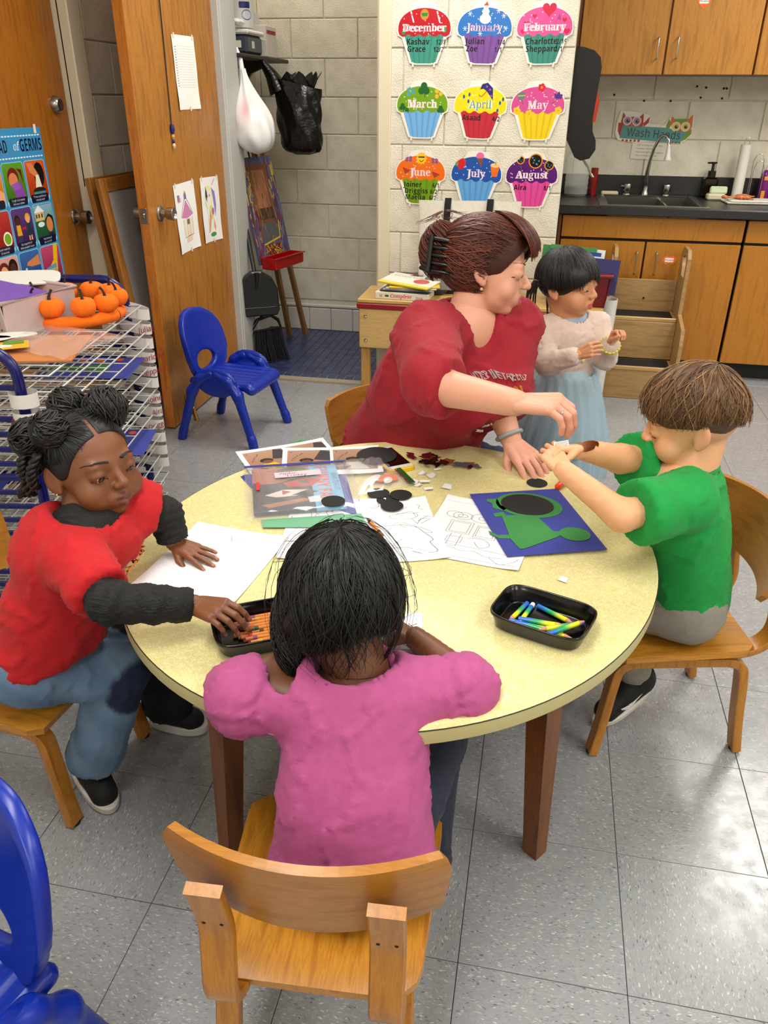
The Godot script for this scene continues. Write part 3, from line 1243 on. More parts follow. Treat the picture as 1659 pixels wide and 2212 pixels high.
	m.tube([V(0.358, 1.198, -3.865), V(0.358, 1.18, -3.863), V(0.359, 1.172, -3.862), V(0.36, 1.15, -3.86), V(0.361, 1.128, -3.857), V(0.361, 1.122, -3.857)], [0.009, 0.01, 0.0125, 0.013, 0.02, 0.02], 14)
	ob("spray_tip", m, mat("white_plastic", Color(0.82, 0.82, 0.80), 0.35), fc)
	for x in [0.173, 0.397]:
		m = MB.new()
		m.lathe([U(0, 0.925), U(0.022, 0.925), U(0.021, 0.933), U(0.012, 0.937), U(0.012, 0.945), U(0.021, 0.948), U(0.023, 0.978), U(0.019, 0.985), U(0, 0.985)], AT(V(x, 0, -3.96)), 18)
		if x < 0.2:
			m.bar(V(x, 0.97, -3.96), V(x - 0.04, 0.975, -3.955), 0.012, 0.014, Vector3.UP, 0.004)
		ob("tap_handle", m, chrome, fc)
	var up := thing("wall_cabinet", "orange birch wall cabinet with two handled doors over the sink", "cabinet")
	m = MB.new()
	m.box(V(0.235, 1.94, -3.87), V(0.9, 0.8, 0.36), 0.002)
	ob("body", m, birch("birch_body", Color(0.40, 0.23, 0.07), Color(0.5, 0.3, 0.1)), up)
	dr = front("door", up, -0.195, 0.241, 1.537, 2.34, -3.67, bw)
	pull(dr, V(0.2, 1.658, -3.67), 0.095)
	dr = front("door", up, 0.246, 0.687, 1.537, 2.34, -3.67, bw)
	pull(dr, V(0.297, 1.66, -3.67), 0.095)
	m = MB.new()
	m.box(V(-0.2075, 1.94, -3.69), V(0.02, 0.8, 0.02), 0.002)
	ob("filler_strip", m, birch("birch_side"), up)
	up = thing("wall_cabinet", "orange birch wall cabinet at the right edge of the photo over the counter", "cabinet")
	m = MB.new()
	m.box(V(1.14, 1.94, -3.87), V(0.9, 0.8, 0.36), 0.002)
	ob("body", m, birch("birch_body"), up)
	front("door", up, 0.692, 1.137, 1.537, 2.34, -3.67, bw)
	front("door", up, 1.142, 1.59, 1.537, 2.34, -3.67, bw)
	var hp := Pic.new(160, 130, Color(0.93, 0.4, 0.16))
	hp.rrect(28, 40, 104, 50, 10, Color(0.95, 0.93, 0.9))
	hp.text("Phoebe", 80, 78, 30, Color(0.25, 0.25, 0.3), "Droid Sans", true)
	var hb := PackedVector2Array()
	for k in 28:
		var a := TAU * k / 28.0
		hb.append(U(0.032 * cos(a) * (1.0 + 0.1 * cos(2 * a)), 0.024 * sin(a) * (1.0 + 0.22 * absf(cos(a)) - (0.25 if absf(cos(a)) < 0.25 else 0.0))))
	for q in [[V(0.4, 0.652, -3.42), "orange butterfly-shaped name sticker on the lower cabinet door", "phoebe"], [V(0.392, 1.862, -3.67), "orange heart name sticker on the upper cabinet door", "up"]]:
		var outline := hb
		if q[2] == "up":
			outline = PackedVector2Array()
			for k in 28:
				var a := TAU * k / 28.0
				outline.append(U(16 * pow(sin(a), 3), 13 * cos(a) - 5 * cos(2 * a) - 2 * cos(3 * a) - cos(4 * a)) * 0.0023)
		m = MB.new()
		m.prism(outline, 0.0008, AT(q[0] + V(0, 0, 0.0004)))
		shape_uv(m, 0.07, 0.058, U(q[0].x, q[0].y))
		one("name_sticker", m, print_mat("sticker", hp, 0.4), q[1], "sticker")
	var y := 0.9205
	var t := thing("soap_bottle", "dark amber pump bottle standing behind the sink's right corner", "soap bottle", V(0.635, y, -3.98))
	m = MB.new()
	m.box(V(0, 0.055, 0), V(0.078, 0.11, 0.06), 0.01)
	ob("bottle", m, mat("amber", Color(0.09, 0.035, 0.015), 0.12), t)
	m = MB.new()
	m.lathe([U(0.022, 0.11), U(0.022, 0.142), U(0.009, 0.145), U(0.008, 0.178), U(0.014, 0.18), U(0.014, 0.19), U(0, 0.191)], Transform3D.IDENTITY, 16)
	m.bar(V(0.02, 0.186, 0), V(-0.034, 0.184, 0), 0.013, 0.009, Vector3.UP, 0.003)
	ob("pump", m, mat("black_plastic", Color(0.02, 0.02, 0.022), 0.35), t)
	t = thing("soap_dish", "small cream soap dish with a pale green sponge in front of the amber bottle", "soap dish", V(0.655, y, -3.85))
	m = MB.new()
	m.box(V(0, 0.017, 0), V(0.1, 0.034, 0.07), 0.008)
	ob("dish", m, mat("cream_plastic", Color(0.80, 0.77, 0.66), 0.4), t)
	m = MB.new()
	m.box(V(0.01, 0.05, -0.005), V(0.092, 0.04, 0.03), 0.006, Basis(Vector3.RIGHT, -0.35))
	ob("sponge", m, mat("sponge_green", Color(0.74, 0.80, 0.66), 0.9), t)
	t = thing("paper_towel_roll", "thin white paper towel roll on a wire stand by the backsplash", "paper towel", V(0.782, y, -3.93))
	m = MB.new()
	m.lathe([U(0, 0.006), U(0.029, 0.006), U(0.029, 0.285), U(0.012, 0.285), U(0.0, 0.284)], Transform3D.IDENTITY, 24)
	ob("roll", m, mat("paper_white", Color(0.84, 0.82, 0.78), 0.85), t)
	m = MB.new()
	m.lathe([U(0, 0), U(0.06, 0), U(0.06, 0.005), U(0, 0.006)], Transform3D.IDENTITY, 24)
	ob("stand_base", m, chrome, t)
	m = MB.new()
	m.tube([V(-0.012, 0.27, 0), V(-0.012, 0.3, 0), V(-0.006, 0.318, 0), V(0.005, 0.322, 0), V(0.014, 0.312, 0), V(0.015, 0.27, 0)], 0.0022, 8)
	ob("wire_loop", m, chrome, t)
	t = thing("wire_rack", "small upright wire letter rack beside the paper towel roll", "wire rack", V(0.87, y, -3.93))
	for q in [[0.0, 0.02, 0.205], [0.0, -0.02, 0.24]]:
		m = MB.new()
		m.tube([V(-0.028, 0, q[1]), V(-0.028, q[2] - 0.04, q[1]), V(-0.018, q[2] - 0.01, q[1]), V(0.0, q[2] - 0.035 + 0.035, q[1]), V(0.018, q[2] - 0.01, q[1]), V(0.028, q[2] - 0.04, q[1]), V(0.028, 0, q[1])], 0.0024, 8)
		ob("wire_loop", m, chrome, t)
	t = thing("purple_bottle", "clear bottle of purple liquid soap with a white cap beside the wire rack", "bottle", V(0.925, y, -3.93))
	m = MB.new()
	m.lathe([U(0, 0), U(0.032, 0), U(0.034, 0.01), U(0.034, 0.12), U(0.025, 0.148), U(0.015, 0.158), U(0, 0.158)], Transform3D.IDENTITY, 20)
	ob("bottle", m, mat("purple", Color(0.42, 0.06, 0.42), 0.18), t)
	m = MB.new()
	m.lathe([U(0, 0.158), U(0.014, 0.158), U(0.014, 0.182), U(0, 0.183)], Transform3D.IDENTITY, 16)
	ob("cap", m, mat("white_plastic"), t)
	m = MB.new()
	m.box(V(-0.012, 0.03, 0.033), V(0.02, 0.04, 0.003), 0.001)
	m.box(V(-0.008, 0.115, 0.033), V(0.022, 0.02, 0.003), 0.001)
	ob("label", m, mat("label_yellow", Color(0.85, 0.55, 0.12), 0.5), t)
	t = thing("utensil_cup", "dark grey cup holding looped wire whisks beside the purple bottle", "cup", V(0.985, y, -3.92))
	m = MB.new()
	m.lathe([U(0, 0), U(0.03, 0), U(0.034, 0.1), U(0.031, 0.1), U(0.028, 0.01), U(0, 0.01)], Transform3D.IDENTITY, 18)
	ob("cup", m, mat("grey_plastic", Color(0.10, 0.11, 0.11), 0.4), t)
	for k in 4:
		m = MB.new()
		var bx := -0.02 + 0.013 * k
		m.tube([V(bx, 0.012, 0), V(bx - 0.012, 0.13, 0.006 * k), V(bx, 0.165, 0.006 * k), V(bx + 0.012, 0.13, 0.006 * k), V(bx, 0.012, 0)], 0.0015, 6)
		ob("whisk_wire", m, chrome, t)
	t = thing("yellow_bottle", "yellow bottle at the right edge of the counter", "bottle", V(1.05, y, -3.92))
	m = MB.new()
	m.lathe([U(0, 0), U(0.028, 0), U(0.028, 0.09), U(0.012, 0.115), U(0.012, 0.135), U(0, 0.136)], Transform3D.IDENTITY, 18)
	ob("bottle", m, mat("label_yellow"), t)
	m = MB.new()
	for k in 2:
		m.box(V(0.83, y + 0.006 + 0.009 * k, -3.73 + 0.01 * k), V(0.3 - 0.03 * k, 0.011, 0.17 - 0.02 * k), 0.005, Basis(Vector3.UP, 0.05))
	one("dish_towel", m, cloth("towel_white", Color(0.80, 0.79, 0.74)), "folded white towel lying on the counter right of the sink", "towel")
	t = thing("toy_crab", "orange toy crab lying on the folded white towel", "toy", V(0.74, y + 0.02, -3.72))
	var s := SDF.new(V(-0.1, -0.02, -0.06), V(0.12, 0.06, 0.06), 0.004)
	s.ell(V(0.03, 0.012, 0), V(0.045, 0.016, 0.03), Basis.IDENTITY, 0.006)
	s.cap(V(0, 0.012, 0), V(-0.05, 0.012, 0.02), 0.006, 0.005, 0.006)
	s.ell(V(-0.066, 0.012, 0.024), V(0.018, 0.01, 0.012), Basis.IDENTITY, 0.006)
	for k in 4:
		s.cap(V(0.01 + 0.016 * k, 0.01, 0.02), V(0.02 + 0.02 * k, 0.006, 0.05), 0.005, 0.004, 0.005)
	s.cap(V(0.05, 0.012, 0), V(0.095, 0.016, -0.01), 0.008, 0.004, 0.006)
	m = MB.new()
	s.to(m)
	ob("crab_body", m, tri_mat("crab", noise_tex("crab_n", 0.03, [[0.0, Color(0.55, 0.24, 0.1)], [0.6, Color(0.8, 0.45, 0.25)], [1.0, Color(0.85, 0.7, 0.4)]], 3, 2, 128), Vector3.ONE * 12.0, 0.5), t)
	t = thing("plastic_jug", "clear ribbed plastic jug at the left end of the counter under the towel dispenser", "jug", V(-0.125, y, -3.88))
	m = MB.new()
	var prof := [U(0, 0), U(0.05, 0.0), U(0.058, 0.012)]
	for k in 7:
		prof.append(U(0.0565, 0.03 + k * 0.027))
		prof.append(U(0.059, 0.044 + k * 0.027))
	prof += [U(0.05, 0.225), U(0.03, 0.25), U(0.022, 0.262), U(0.022, 0.28), U(0, 0.281)]
	m.lathe(prof, Transform3D.IDENTITY, 24, 1.15, 1.0)
	var gl := mat("clear_plastic", Color(0.93, 0.94, 0.92, 0.3), 0.3)
	gl.transparency = BaseMaterial3D.TRANSPARENCY_ALPHA
	ob("jug", m, gl, t)
	m = MB.new()
	m.lathe([U(0, 0.002), U(0.05, 0.004), U(0.055, 0.05), U(0, 0.05)], Transform3D.IDENTITY, 20, 1.1, 0.95)
	ob("green_contents", m, mat("green_paint", Color(0.10, 0.14, 0.05), 0.4), t)
	t = thing("red_tumbler", "tall red plastic tumbler beside the clear jug", "tumbler", V(-0.028, y, -3.9))
	m = MB.new()
	m.lathe([U(0, 0), U(0.019, 0), U(0.021, 0.15), U(0.018, 0.15), U(0.016, 0.008), U(0, 0.008)], Transform3D.IDENTITY, 20)
	ob("tumbler", m, mat("red_plastic", Color(0.52, 0.03, 0.05), 0.2), t)
	m = MB.new()
	m.box(V(0.075, y + 0.011, -3.975), V(0.1, 0.02, 0.035), 0.006, Basis(Vector3.UP, 0.08))
	one("soap_bar", m, mat("cream_plastic"), "pale bar of soap behind the sink beside the red tumbler", "soap")
	dispenser()
	owl_sign()
	step_stool()
	cupcakes()


func dispenser() -> void:
	var t := thing("towel_dispenser", "black paper towel dispenser on the side of the pillar with a white towel hanging out", "towel dispenser")
	var o := PackedVector2Array([U(0, 1.245), U(0.045, 1.17), U(0.075, 1.155), U(0.118, 1.165), U(0.142, 1.205), U(0.138, 1.245), U(0.118, 1.285), U(0.112, 1.34), U(0.122, 1.5), U(0.125, 1.555), U(0.115, 1.595), U(0.085, 1.622), U(0.04, 1.635), U(0, 1.64)])
	var m := MB.new()
	m.prism(o, 0.3, AT(V(-0.218, 0, -3.4)), 0.022, true)
	ob("cover", m, mat("black_gloss", Color(0.022, 0.024, 0.03), 0.3), t)
	m = MB.new()
	var face := PackedVector2Array()
	for p in o:
		face.append(U(0.03, 1.4) + (p - U(0.05, 1.4)) * U(0.55, 0.8))
	m.prism(face, 0.004, AT(V(-0.215, 0, -3.1)), 0.002)
	ob("side_plate", m, mat("black_gloss"), t)
	m = MB.new()
	var rows := []
	for r in 6:
		var row := []
		for k in 5:
			row.append(V(-0.125 + 0.012 * r + 0.006 * sin(k * 1.7 + r), 1.16 - 0.016 * r - 0.004 * k, -3.14 - 0.045 * k))
		rows.append(row)
	m.sheet(rows, 0.0006)
	ob("towel_end", m, mat("paper_white"), t)
	m = MB.new()
	var pl := PackedVector2Array([U(0, 0), U(0.05, 0.01), U(0.06, 0.1), U(0.04, 0.17), U(0, 0.16)])
	m.prism(pl, 0.0015, Transform3D(Basis(Vector3.UP, 0.15), V(-0.128, 1.31, -3.415)))
	one("wall_flower", m, mat("flower_orange", Color(0.8, 0.25, 0.08), 0.6), "orange and yellow paper cut-out peeking out behind the black towel dispenser", "decoration")


func owl_sign() -> void:
	var w := 0.43
	var h := 0.165
	var p := Pic.new(860, 330, Color(0.88, 0.86, 0.8))
	var red := Color(0.66, 0.13, 0.12)
	var org := Color(0.80, 0.42, 0.1)
	p.poly([U(60, 20), U(100, 70), U(250, 60), U(290, 25), U(300, 120), U(300, 200), U(60, 210), U(50, 120)], red)
	p.poly([U(300, 130), U(365, 55), U(360, 120), U(310, 165)], red)
	p.poly([U(22, 130), U(55, 130), U(100, 290), U(70, 290), U(30, 220)], red)
	p.poly([U(600, 35), U(650, 80), U(780, 75), U(835, 20), U(845, 150), U(800, 260), U(640, 200), U(600, 120)], org)
	p.poly([U(625, 75), U(800, 65), U(760, 110), U(670, 115)], Color(0.42, 0.55, 0.1))
	p.poly([U(560, 130), U(580, 70), U(610, 120), U(600, 170), U(560, 170)], Color(0.42, 0.55, 0.1))
	p.poly([U(845, 170), U(850, 220), U(800, 280), U(730, 310), U(780, 220)], Color(0.42, 0.55, 0.1))
	p.poly([U(72, 158), U(560, 165), U(800, 205), U(740, 325), U(60, 290)], Color(0.30, 0.55, 0.53))
	for e in [[120, 105, Color(0.62, 0.5, 0.62)], [225, 108, Color(0.62, 0.5, 0.62)], [668, 150, Color(0.85, 0.75, 0.25)], [772, 148, Color(0.85, 0.75, 0.25)]]:
		p.ell(e[0], e[1], 50, 50, Color(0.86, 0.8, 0.8))
		p.ell(e[0], e[1], 38, 38, e[2])
		p.ell(e[0] + 5, e[1] + 3, 19, 19, Color(0.05, 0.04, 0.04))
		p.ell(e[0] + 11, e[1] - 4, 5, 5, Color(0.9, 0.9, 0.9))
	p.poly([U(160, 140), U(186, 140), U(173, 168)], Color(0.82, 0.4, 0.1))
	p.poly([U(708, 185), U(734, 185), U(720, 215)], Color(0.7, 0.15, 0.1))
	p.text("Wash Hands", 130, 268, 118, Color(0.16, 0.17, 0.17), "Droid Sans", false, 0.92, false, true, 0.03)
	for k in 5:
		p.ell(100 + k * 45, 312, 14, 12, red)
		p.ell(620 + k * 40, 316, 10, 10, red)
	var o := PackedVector2Array()
	for q in [[0.03, 0.02], [0.12, 0.02], [0.3, 0.05], [0.31, 0.03], [0.36, 0.1], [0.43, 0.1], [0.44, 0.25], [0.43, 0.38], [0.62, 0.42], [0.68, 0.18], [0.72, 0.16], [0.76, 0.22], [0.9, 0.2], [0.985, 0.02], [1.0, 0.45], [0.99, 0.72], [0.93, 0.9], [0.86, 1.0], [0.55, 0.95], [0.25, 1.0], [0.05, 0.95], [0.0, 0.75], [0.0, 0.45]]:
		o.append(U((q[0] - 0.5) * w, (0.5 - q[1]) * h))
	var m := MB.new()
	m.prism(o, 0.0012)
	shape_uv(m, w, h)
	var s := one("owl_sign", m, print_mat("owl", p, 0.4), "cut-out sign of two owls holding a teal Wash Hands banner above the sink", "sign")
	s.transform = Transform3D(Basis(Vector3.BACK, -0.02), V(0.282, 1.283, KZ + 0.014))
	p = Pic.new(420, 190, Color(0.86, 0.84, 0.78))
	for k in 4:
		p.text(["Turn on faucet, use soap, rinse", "a minute, a minute", "Rub hands together, rub together", "then shut it off, turn it off"][k], 55, 42 + k * 38, 21, Color(0.25, 0.25, 0.26), "Droid Sans", false, 1.0, false, true)
	m = sheet_box(0.208, 0.092)
	s = one("wash_note", m, print_mat("wash_note", p, 0.6), "white printed note taped on the block wall under the owl sign", "paper note")
	s.transform = Transform3D(Basis(Vector3.BACK, -0.03), V(0.276, 1.158, KZ + 0.013))


func step_stool() -> void:
	var t := thing("step_stool", "light plywood toddler step stool with tall side handles and black treads before the sink", "step stool")
	var ply := wood("plywood", Color(0.55, 0.42, 0.24), Color(0.66, 0.53, 0.34), 0, 0.5)
	var zf := -2.96
	for x in [0.098, 0.462]:
		var pa := PackedVector2Array([U(0.0, 0), U(0.43, 0), U(0.43, 0.70), U(0.36, 0.742), U(0.24, 0.74), U(0.2, 0.70), U(0.2, 0.42), U(0.02, 0.38), U(0.0, 0.30)])
		var slot := PackedVector2Array([U(0.24, 0.60), U(0.33, 0.60), U(0.34, 0.64), U(0.36, 0.66), U(0.37, 0.69), U(0.28, 0.71), U(0.24, 0.69)])
		var m := MB.new()
		var up := Geometry2D.clip_polygons(pa, PackedVector2Array([U(-1, -1), U(2, -1), U(2, 0.655), U(-1, 0.655)]))
		var lowp := Geometry2D.intersect_polygons(pa, PackedVector2Array([U(-1, -1), U(2, -1), U(2, 0.655), U(-1, 0.655)]))
		for half in up + lowp:
			for cutp in Geometry2D.clip_polygons(half, slot):
				m.prism(cutp, 0.018, Transform3D(Basis(V(0, 0, -1), Vector3.UP, Vector3.RIGHT), V(x - 0.009, 0, zf)))
		ob("side_rail", m, ply, t)
	for q in [[0.0775, 0.155, zf - 0.03], [0.275, 0.20, zf - 0.2]]:
		var m := MB.new()
		m.box(V(0.28, q[0], q[2]), V(0.346, q[1], 0.016), 0.003)
		ob("riser", m, ply, t)
	var m := MB.new()
	m.box(V(0.28, 0.47, zf - 0.41), V(0.346, 0.17, 0.016), 0.003)
	ob("back_board", m, ply, t)
	m = MB.new()
	m.lathe([U(0, 0), U(0.006, 0), U(0.005, 0.003), U(0, 0.003)], Transform3D(Basis(Vector3.RIGHT, PI / 2), V(0.29, 0.455, zf - 0.4015)), 12)
	ob("screw", m, mat("dark_brass"), t)
	for q in [[0.163, zf - 0.115, 0.17], [0.382, zf - 0.3, 0.19]]:
		m = MB.new()
		m.box(V(0.28, q[0], q[1]), V(0.346, 0.015, q[2]), 0.003)
		var tr := ob("tread", m, ply, t)
		m = MB.new()
		m.box(V(0.275, q[0] + 0.0085, q[1]), V(0.32, 0.002, q[2] - 0.03))
		ob("grip_mat", m, mat("grip_black", Color(0.03, 0.03, 0.03), 0.8), tr)
		m = MB.new()
		m.box(V(0.28, q[0] + 0.004, q[1] + q[2] / 2 + 0.004), V(0.346, 0.024, 0.014), 0.005)
		ob("nosing", m, wood("ply_edge", Color(0.62, 0.48, 0.28), Color(0.72, 0.58, 0.37), 0, 0.45), tr)


func cupcakes() -> void:
	var months := [
		["December", 0, 0, Color(0.70, 0.05, 0.12), Color(0.22, 0.55, 0.48), Color(0.35, 0.7, 0.35), ["Kashav|12/8", "Grace|12/24"], "red-topped"],
		["January", 1, 0, Color(0.12, 0.42, 0.72), Color(0.46, 0.28, 0.58), Color(0.62, 0.35, 0.62), ["Julian|1/4", "Zoe|1/14"], "blue-topped"],
		["February", 2, 0, Color(0.83, 0.30, 0.56), Color(0.20, 0.52, 0.46), Color(0.95, 0.9, 0.92), ["Charlotte|2/19", "Sheppard|2/19"], "pink-topped"],
		["March", 0, 1, Color(0.42, 0.60, 0.05), Color(0.42, 0.66, 0.86), Color(0.86, 0.66, 0.45), [], "green-topped"],
		["April", 1, 1, Color(0.92, 0.82, 0.02), Color(0.74, 0.12, 0.20), Color(0.2, 0.5, 0.7), ["Asaad|4/2"], "yellow-topped"],
		["May", 2, 1, Color(0.80, 0.28, 0.55), Color(0.93, 0.78, 0.02), Color(0.55, 0.62, 0.35), [], "pink-topped"],
		["June", 0, 2, Color(0.90, 0.40, 0.04), Color(0.42, 0.58, 0.02), Color(0.9, 0.75, 0.8), ["Joiner|6/1", "Driggiss|6/20", "Maelia|6/21"], "orange-topped"],
		["July", 1, 2, Color(0.06, 0.30, 0.62), Color(0.36, 0.62, 0.84), Color(0.85, 0.45, 0.65), [], "blue-topped"],
		["August", 2, 2, Color(0.32, 0.09, 0.42), Color(0.84, 0.28, 0.58), Color(0.9, 0.6, 0.75), ["Aira|8/1"], "purple-topped"],
	]
	var ys := [1.68, 1.37, 1.072]
	var xs := [-0.908, -0.634, -0.367]
	var W := 400.0
	for q in months:
		var p := Pic.new(400, 400, Color(0.90, 0.88, 0.84))
		var cup: Color = q[4]
		var fro: Color = q[3]
		p.poly([U(52, 200), U(348, 200), U(290, 376), U(250, 386), U(150, 386), U(110, 376)], cup)
		for k in 5:
			var x := 92.0 + k * 52
			p.poly([U(x, 200), U(x + 18, 200), U(200 + (x + 16 - 200) * 0.66, 384), U(200 + (x + 2 - 200) * 0.66, 384)], cup.darkened(0.1))
		var fp := PackedVector2Array()
		for k in 25:
			var a := PI * k / 24.0
			fp.append(U(200 - 192 * cos(a) * (1.0 if a > 0 else 1), 178 - 138 * pow(sin(a), 0.8)))
		for k in 5:
			var x0 := 392.0 - k * 76.8
			for s in 5:
				var f := (s + 0.5) / 5.0
				fp.append(U(x0 - 76.8 * f, 196 + 22 * sin(PI * f)))
		p.poly(fp, fro)
		var rng := RandomNumberGenerator.new()
		rng.seed = hash(q[0])
		for k in 26:
			p.ell(rng.randf_range(40, 360), rng.randf_range(70, 200), 3.5, 3.5, Color(0.93, 0.9, 0.9))
		decorate(p, q[0])
		p.text(q[0], 200, 186, 74 if q[0].length() < 7 else 66, Color(0.93, 0.88, 0.86) if q[0] != "April" else Color(0.9, 0.95, 0.95), "Droid Serif", true, 0.95, true, true)
		p.text(q[0], 201, 185, 72 if q[0].length() < 7 else 64, q[5] if q[0] in ["April", "January"] else Color(0.95, 0.80, 0.84), "Droid Serif", true, 0.95, false, true)
		var ln: Array = q[6]
		for k in ln.size():
			var nm: String = ln[k].get_slice("|", 0)
			p.text(nm, 70 + k * 6, 268 + k * 46, 52, Color(0.03, 0.03, 0.05), "Droid Sans", false, 0.95, true)
			p.text(ln[k].get_slice("|", 1), 325 - k * 6, 268 + k * 46, 44, Color(0.03, 0.03, 0.05), "Droid Sans", true, 0.85, true)
		var o := PackedVector2Array()
		for k in 25:
			var a := PI * k / 24.0
			o.append(U(-0.5 * cos(a), 0.055 + (0.36 + (0.085 if absf(a - PI / 2) < 0.4 else 0.0)) * pow(sin(a), 0.8)))
		o.append_array(PackedVector2Array([U(0.49, -0.02), U(0.41, -0.06), U(0.26, -0.46), U(0.15, -0.485), U(-0.15, -0.485), U(-0.26, -0.46), U(-0.41, -0.06), U(-0.49, -0.02)]))
		for k in o.size():
			o[k] = o[k] * U(0.252, 0.252)
		var m := MB.new()
		m.prism(o, 0.001)
		shape_uv(m, 0.252, 0.252)
		var t := thing("birthday_sign", "%s cupcake birthday sign reading %s on the pillar" % [q[7], q[0]], "sign", V(xs[q[1]], ys[q[2]], PZ + 0.014), 0.0, "")
		t.rotation.z = [0.0, -0.02, 0.015][q[1]]
		ob("board", m, print_mat("cup_" + q[0], p, 0.22), t)
		for x in [-0.05, 0.05]:
			m = MB.new()
			m.box(V(x, -0.124, 0.0012), V(0.009, 0.016, 0.0012), 0.0004)
			ob("tape", m, mat("tape"), t)


func decorate(p: Pic, q: String) -> void:
	var w := Color(0.93, 0.92, 0.9)
	match q:
		"December":
			p.ell(200, 80, 30, 34, Color(0.75, 0.5, 0.2))
			p.poly([U(175, 70), U(225, 70), U(218, 90), U(182, 90)], Color(0.15, 0.5, 0.2))
			for x in [100, 290]:
				p.line([U(x, 60), U(x + 20, 125)], 10, w)
				p.line([U(x + 2, 78), U(x + 14, 84)], 5, Color(0.8, 0.1, 0.1))
			p.ell(345, 175, 18, 16, Color(0.2, 0.55, 0.25))
			p.ell(48, 190, 14, 14, Color(0.2, 0.5, 0.25))
		"January":
			p.ell(200, 110, 40, 30, w)
			p.ell(200, 70, 27, 25, w)
			p.ell(200, 40, 18, 17, w)
			p.poly([U(182, 30), U(218, 30), U(206, 4)], Color(0.8, 0.2, 0.15))
			p.line([U(160, 70), U(178, 76)], 7, Color(0.1, 0.4, 0.35))
			p.line([U(222, 76), U(242, 68)], 7, Color(0.1, 0.4, 0.35))
			for s in [[90, 80], [60, 170], [330, 90], [350, 165], [170, 200], [290, 60]]:
				for k in 3:
					var d := U(16, 0).rotated(k * PI / 3)
					p.line([U(s[0], s[1]) - d, U(s[0], s[1]) + d], 3, w)
		"February":
			for s in [[225, 55, 52], [70, 140, 22], [50, 185, 18], [125, 95, 16], [335, 120, 18], [355, 190, 24]]:
				var hp := PackedVector2Array()
				for k in 24:
					var a := TAU * k / 24.0
					hp.append(U(s[0] + 16 * pow(sin(a), 3) * s[2] / 17.0, s[1] - (13 * cos(a) - 5 * cos(2 * a) - 2 * cos(3 * a) - cos(4 * a)) * s[2] / 17.0))
				p.poly(hp, Color(0.78, 0.08, 0.25))
			p.poly([U(280, 120), U(310, 120), U(297, 80)], Color(0.6, 0.25, 0.55))
		"March":
			for s in [[210, 60, 24], [50, 180, 14], [85, 200, 9], [340, 195, 15]]:
				for k in 3:
					p.ell(s[0] + s[2] * 0.9 * cos(k * TAU / 3 - PI / 2), s[1] + s[2] * 0.9 * sin(k * TAU / 3 - PI / 2), s[2], s[2], Color(0.06, 0.36, 0.14))
				p.line([U(s[0], s[1]), U(s[0] + 8, s[1] + s[2] * 2.2)], 5, Color(0.06, 0.36, 0.14))
			for k in 3:
				p.ell(105 + 22 * cos(k * 2.1), 75 + 22 * sin(k * 2.1), 16, 16, Color(0.3, 0.6, 0.62))
				p.ell(318 + 20 * cos(k * 2.1), 90 + 20 * sin(k * 2.1), 15, 15, Color(0.85, 0.68, 0.2))
		"April":
			p.poly([U(190, 60), U(205, 25), U(245, 15), U(285, 50), U(290, 130), U(262, 95), U(240, 70), U(215, 55)], Color(0.10, 0.12, 0.45))
			p.curve([U(240, 70), U(205, 105), U(185, 95)], 6, Color(0.75, 0.3, 0.1))
			for s in [[240, 40], [265, 60], [275, 100]]:
				p.ell(s[0], s[1], 8, 8, Color(0.6, 0.3, 0.6))
			for s in [[75, 110], [115, 95], [110, 140], [345, 145], [330, 195], [365, 120]]:
				p.ell(s[0], s[1], 8, 13, Color(0.12, 0.35, 0.5))
		"May":
			for s in [[220, 45, Color(0.8, 0.1, 0.2)], [50, 195, Color(0.95, 0.75, 0.1)], [140, 215, Color(0.95, 0.75, 0.1)], [350, 195, Color(0.95, 0.75, 0.1)]]:
				for k in 5:
					p.ell(s[0] + 16 * cos(k * TAU / 5), s[1] + 16 * sin(k * TAU / 5), 12, 12, s[2])
				p.ell(s[0], s[1], 8, 8, Color(0.95, 0.6, 0.1))
			p.poly([U(310, 80), U(322, 118), U(365, 120), U(382, 75), U(358, 92), U(346, 68), U(332, 92)], Color(0.28, 0.15, 0.5))
			p.line([U(340, 118), U(300, 150)], 5, Color(0.2, 0.4, 0.2))
			p.poly([U(50, 80), U(105, 75), U(98, 120), U(55, 122)], Color(0.25, 0.5, 0.5))
			p.line([U(52, 98), U(102, 96)], 8, Color(0.9, 0.6, 0.2))
			p.line([U(78, 120), U(90, 150)], 5, Color(0.2, 0.4, 0.2))
		"June":
			for k in 12:
				var d := U(48, 0).rotated(k * TAU / 12)
				var e := d.normalized().orthogonal() * 12
				p.poly([U(205, 60) + d, U(205, 60) + d * 0.6 + e, U(205, 60) + d * 0.6 - e], Color(0.95, 0.68, 0.05))
			p.ell(205, 60, 34, 34, Color(0.97, 0.75, 0.08))
			p.rect(180, 46, 50, 9, Color(0.1, 0.08, 0.05))
			p.curve([U(190, 72), U(205, 84), U(222, 70)], 5, Color(0.15, 0.08, 0.02))
			for s in [[90, 140], [320, 165]]:
				p.poly([U(s[0] - 30, s[1] - 15), U(s[0] + 30, s[1] + 5), U(s[0] - 10, s[1] + 28)], Color(0.75, 0.12, 0.18))
				p.line([U(s[0] - 30, s[1] - 10), U(s[0] - 10, s[1] + 28), U(s[0] + 30, s[1] + 8)], 5, Color(0.2, 0.4, 0.1))
			for s in [[105, 65], [310, 75]]:
				for k in 4:
					p.ell(s[0] + 14 * (1 if k % 2 else -1), s[1] + 10 * (1 if k > 1 else -1), 12, 10, Color(0.5, 0.3, 0.55))
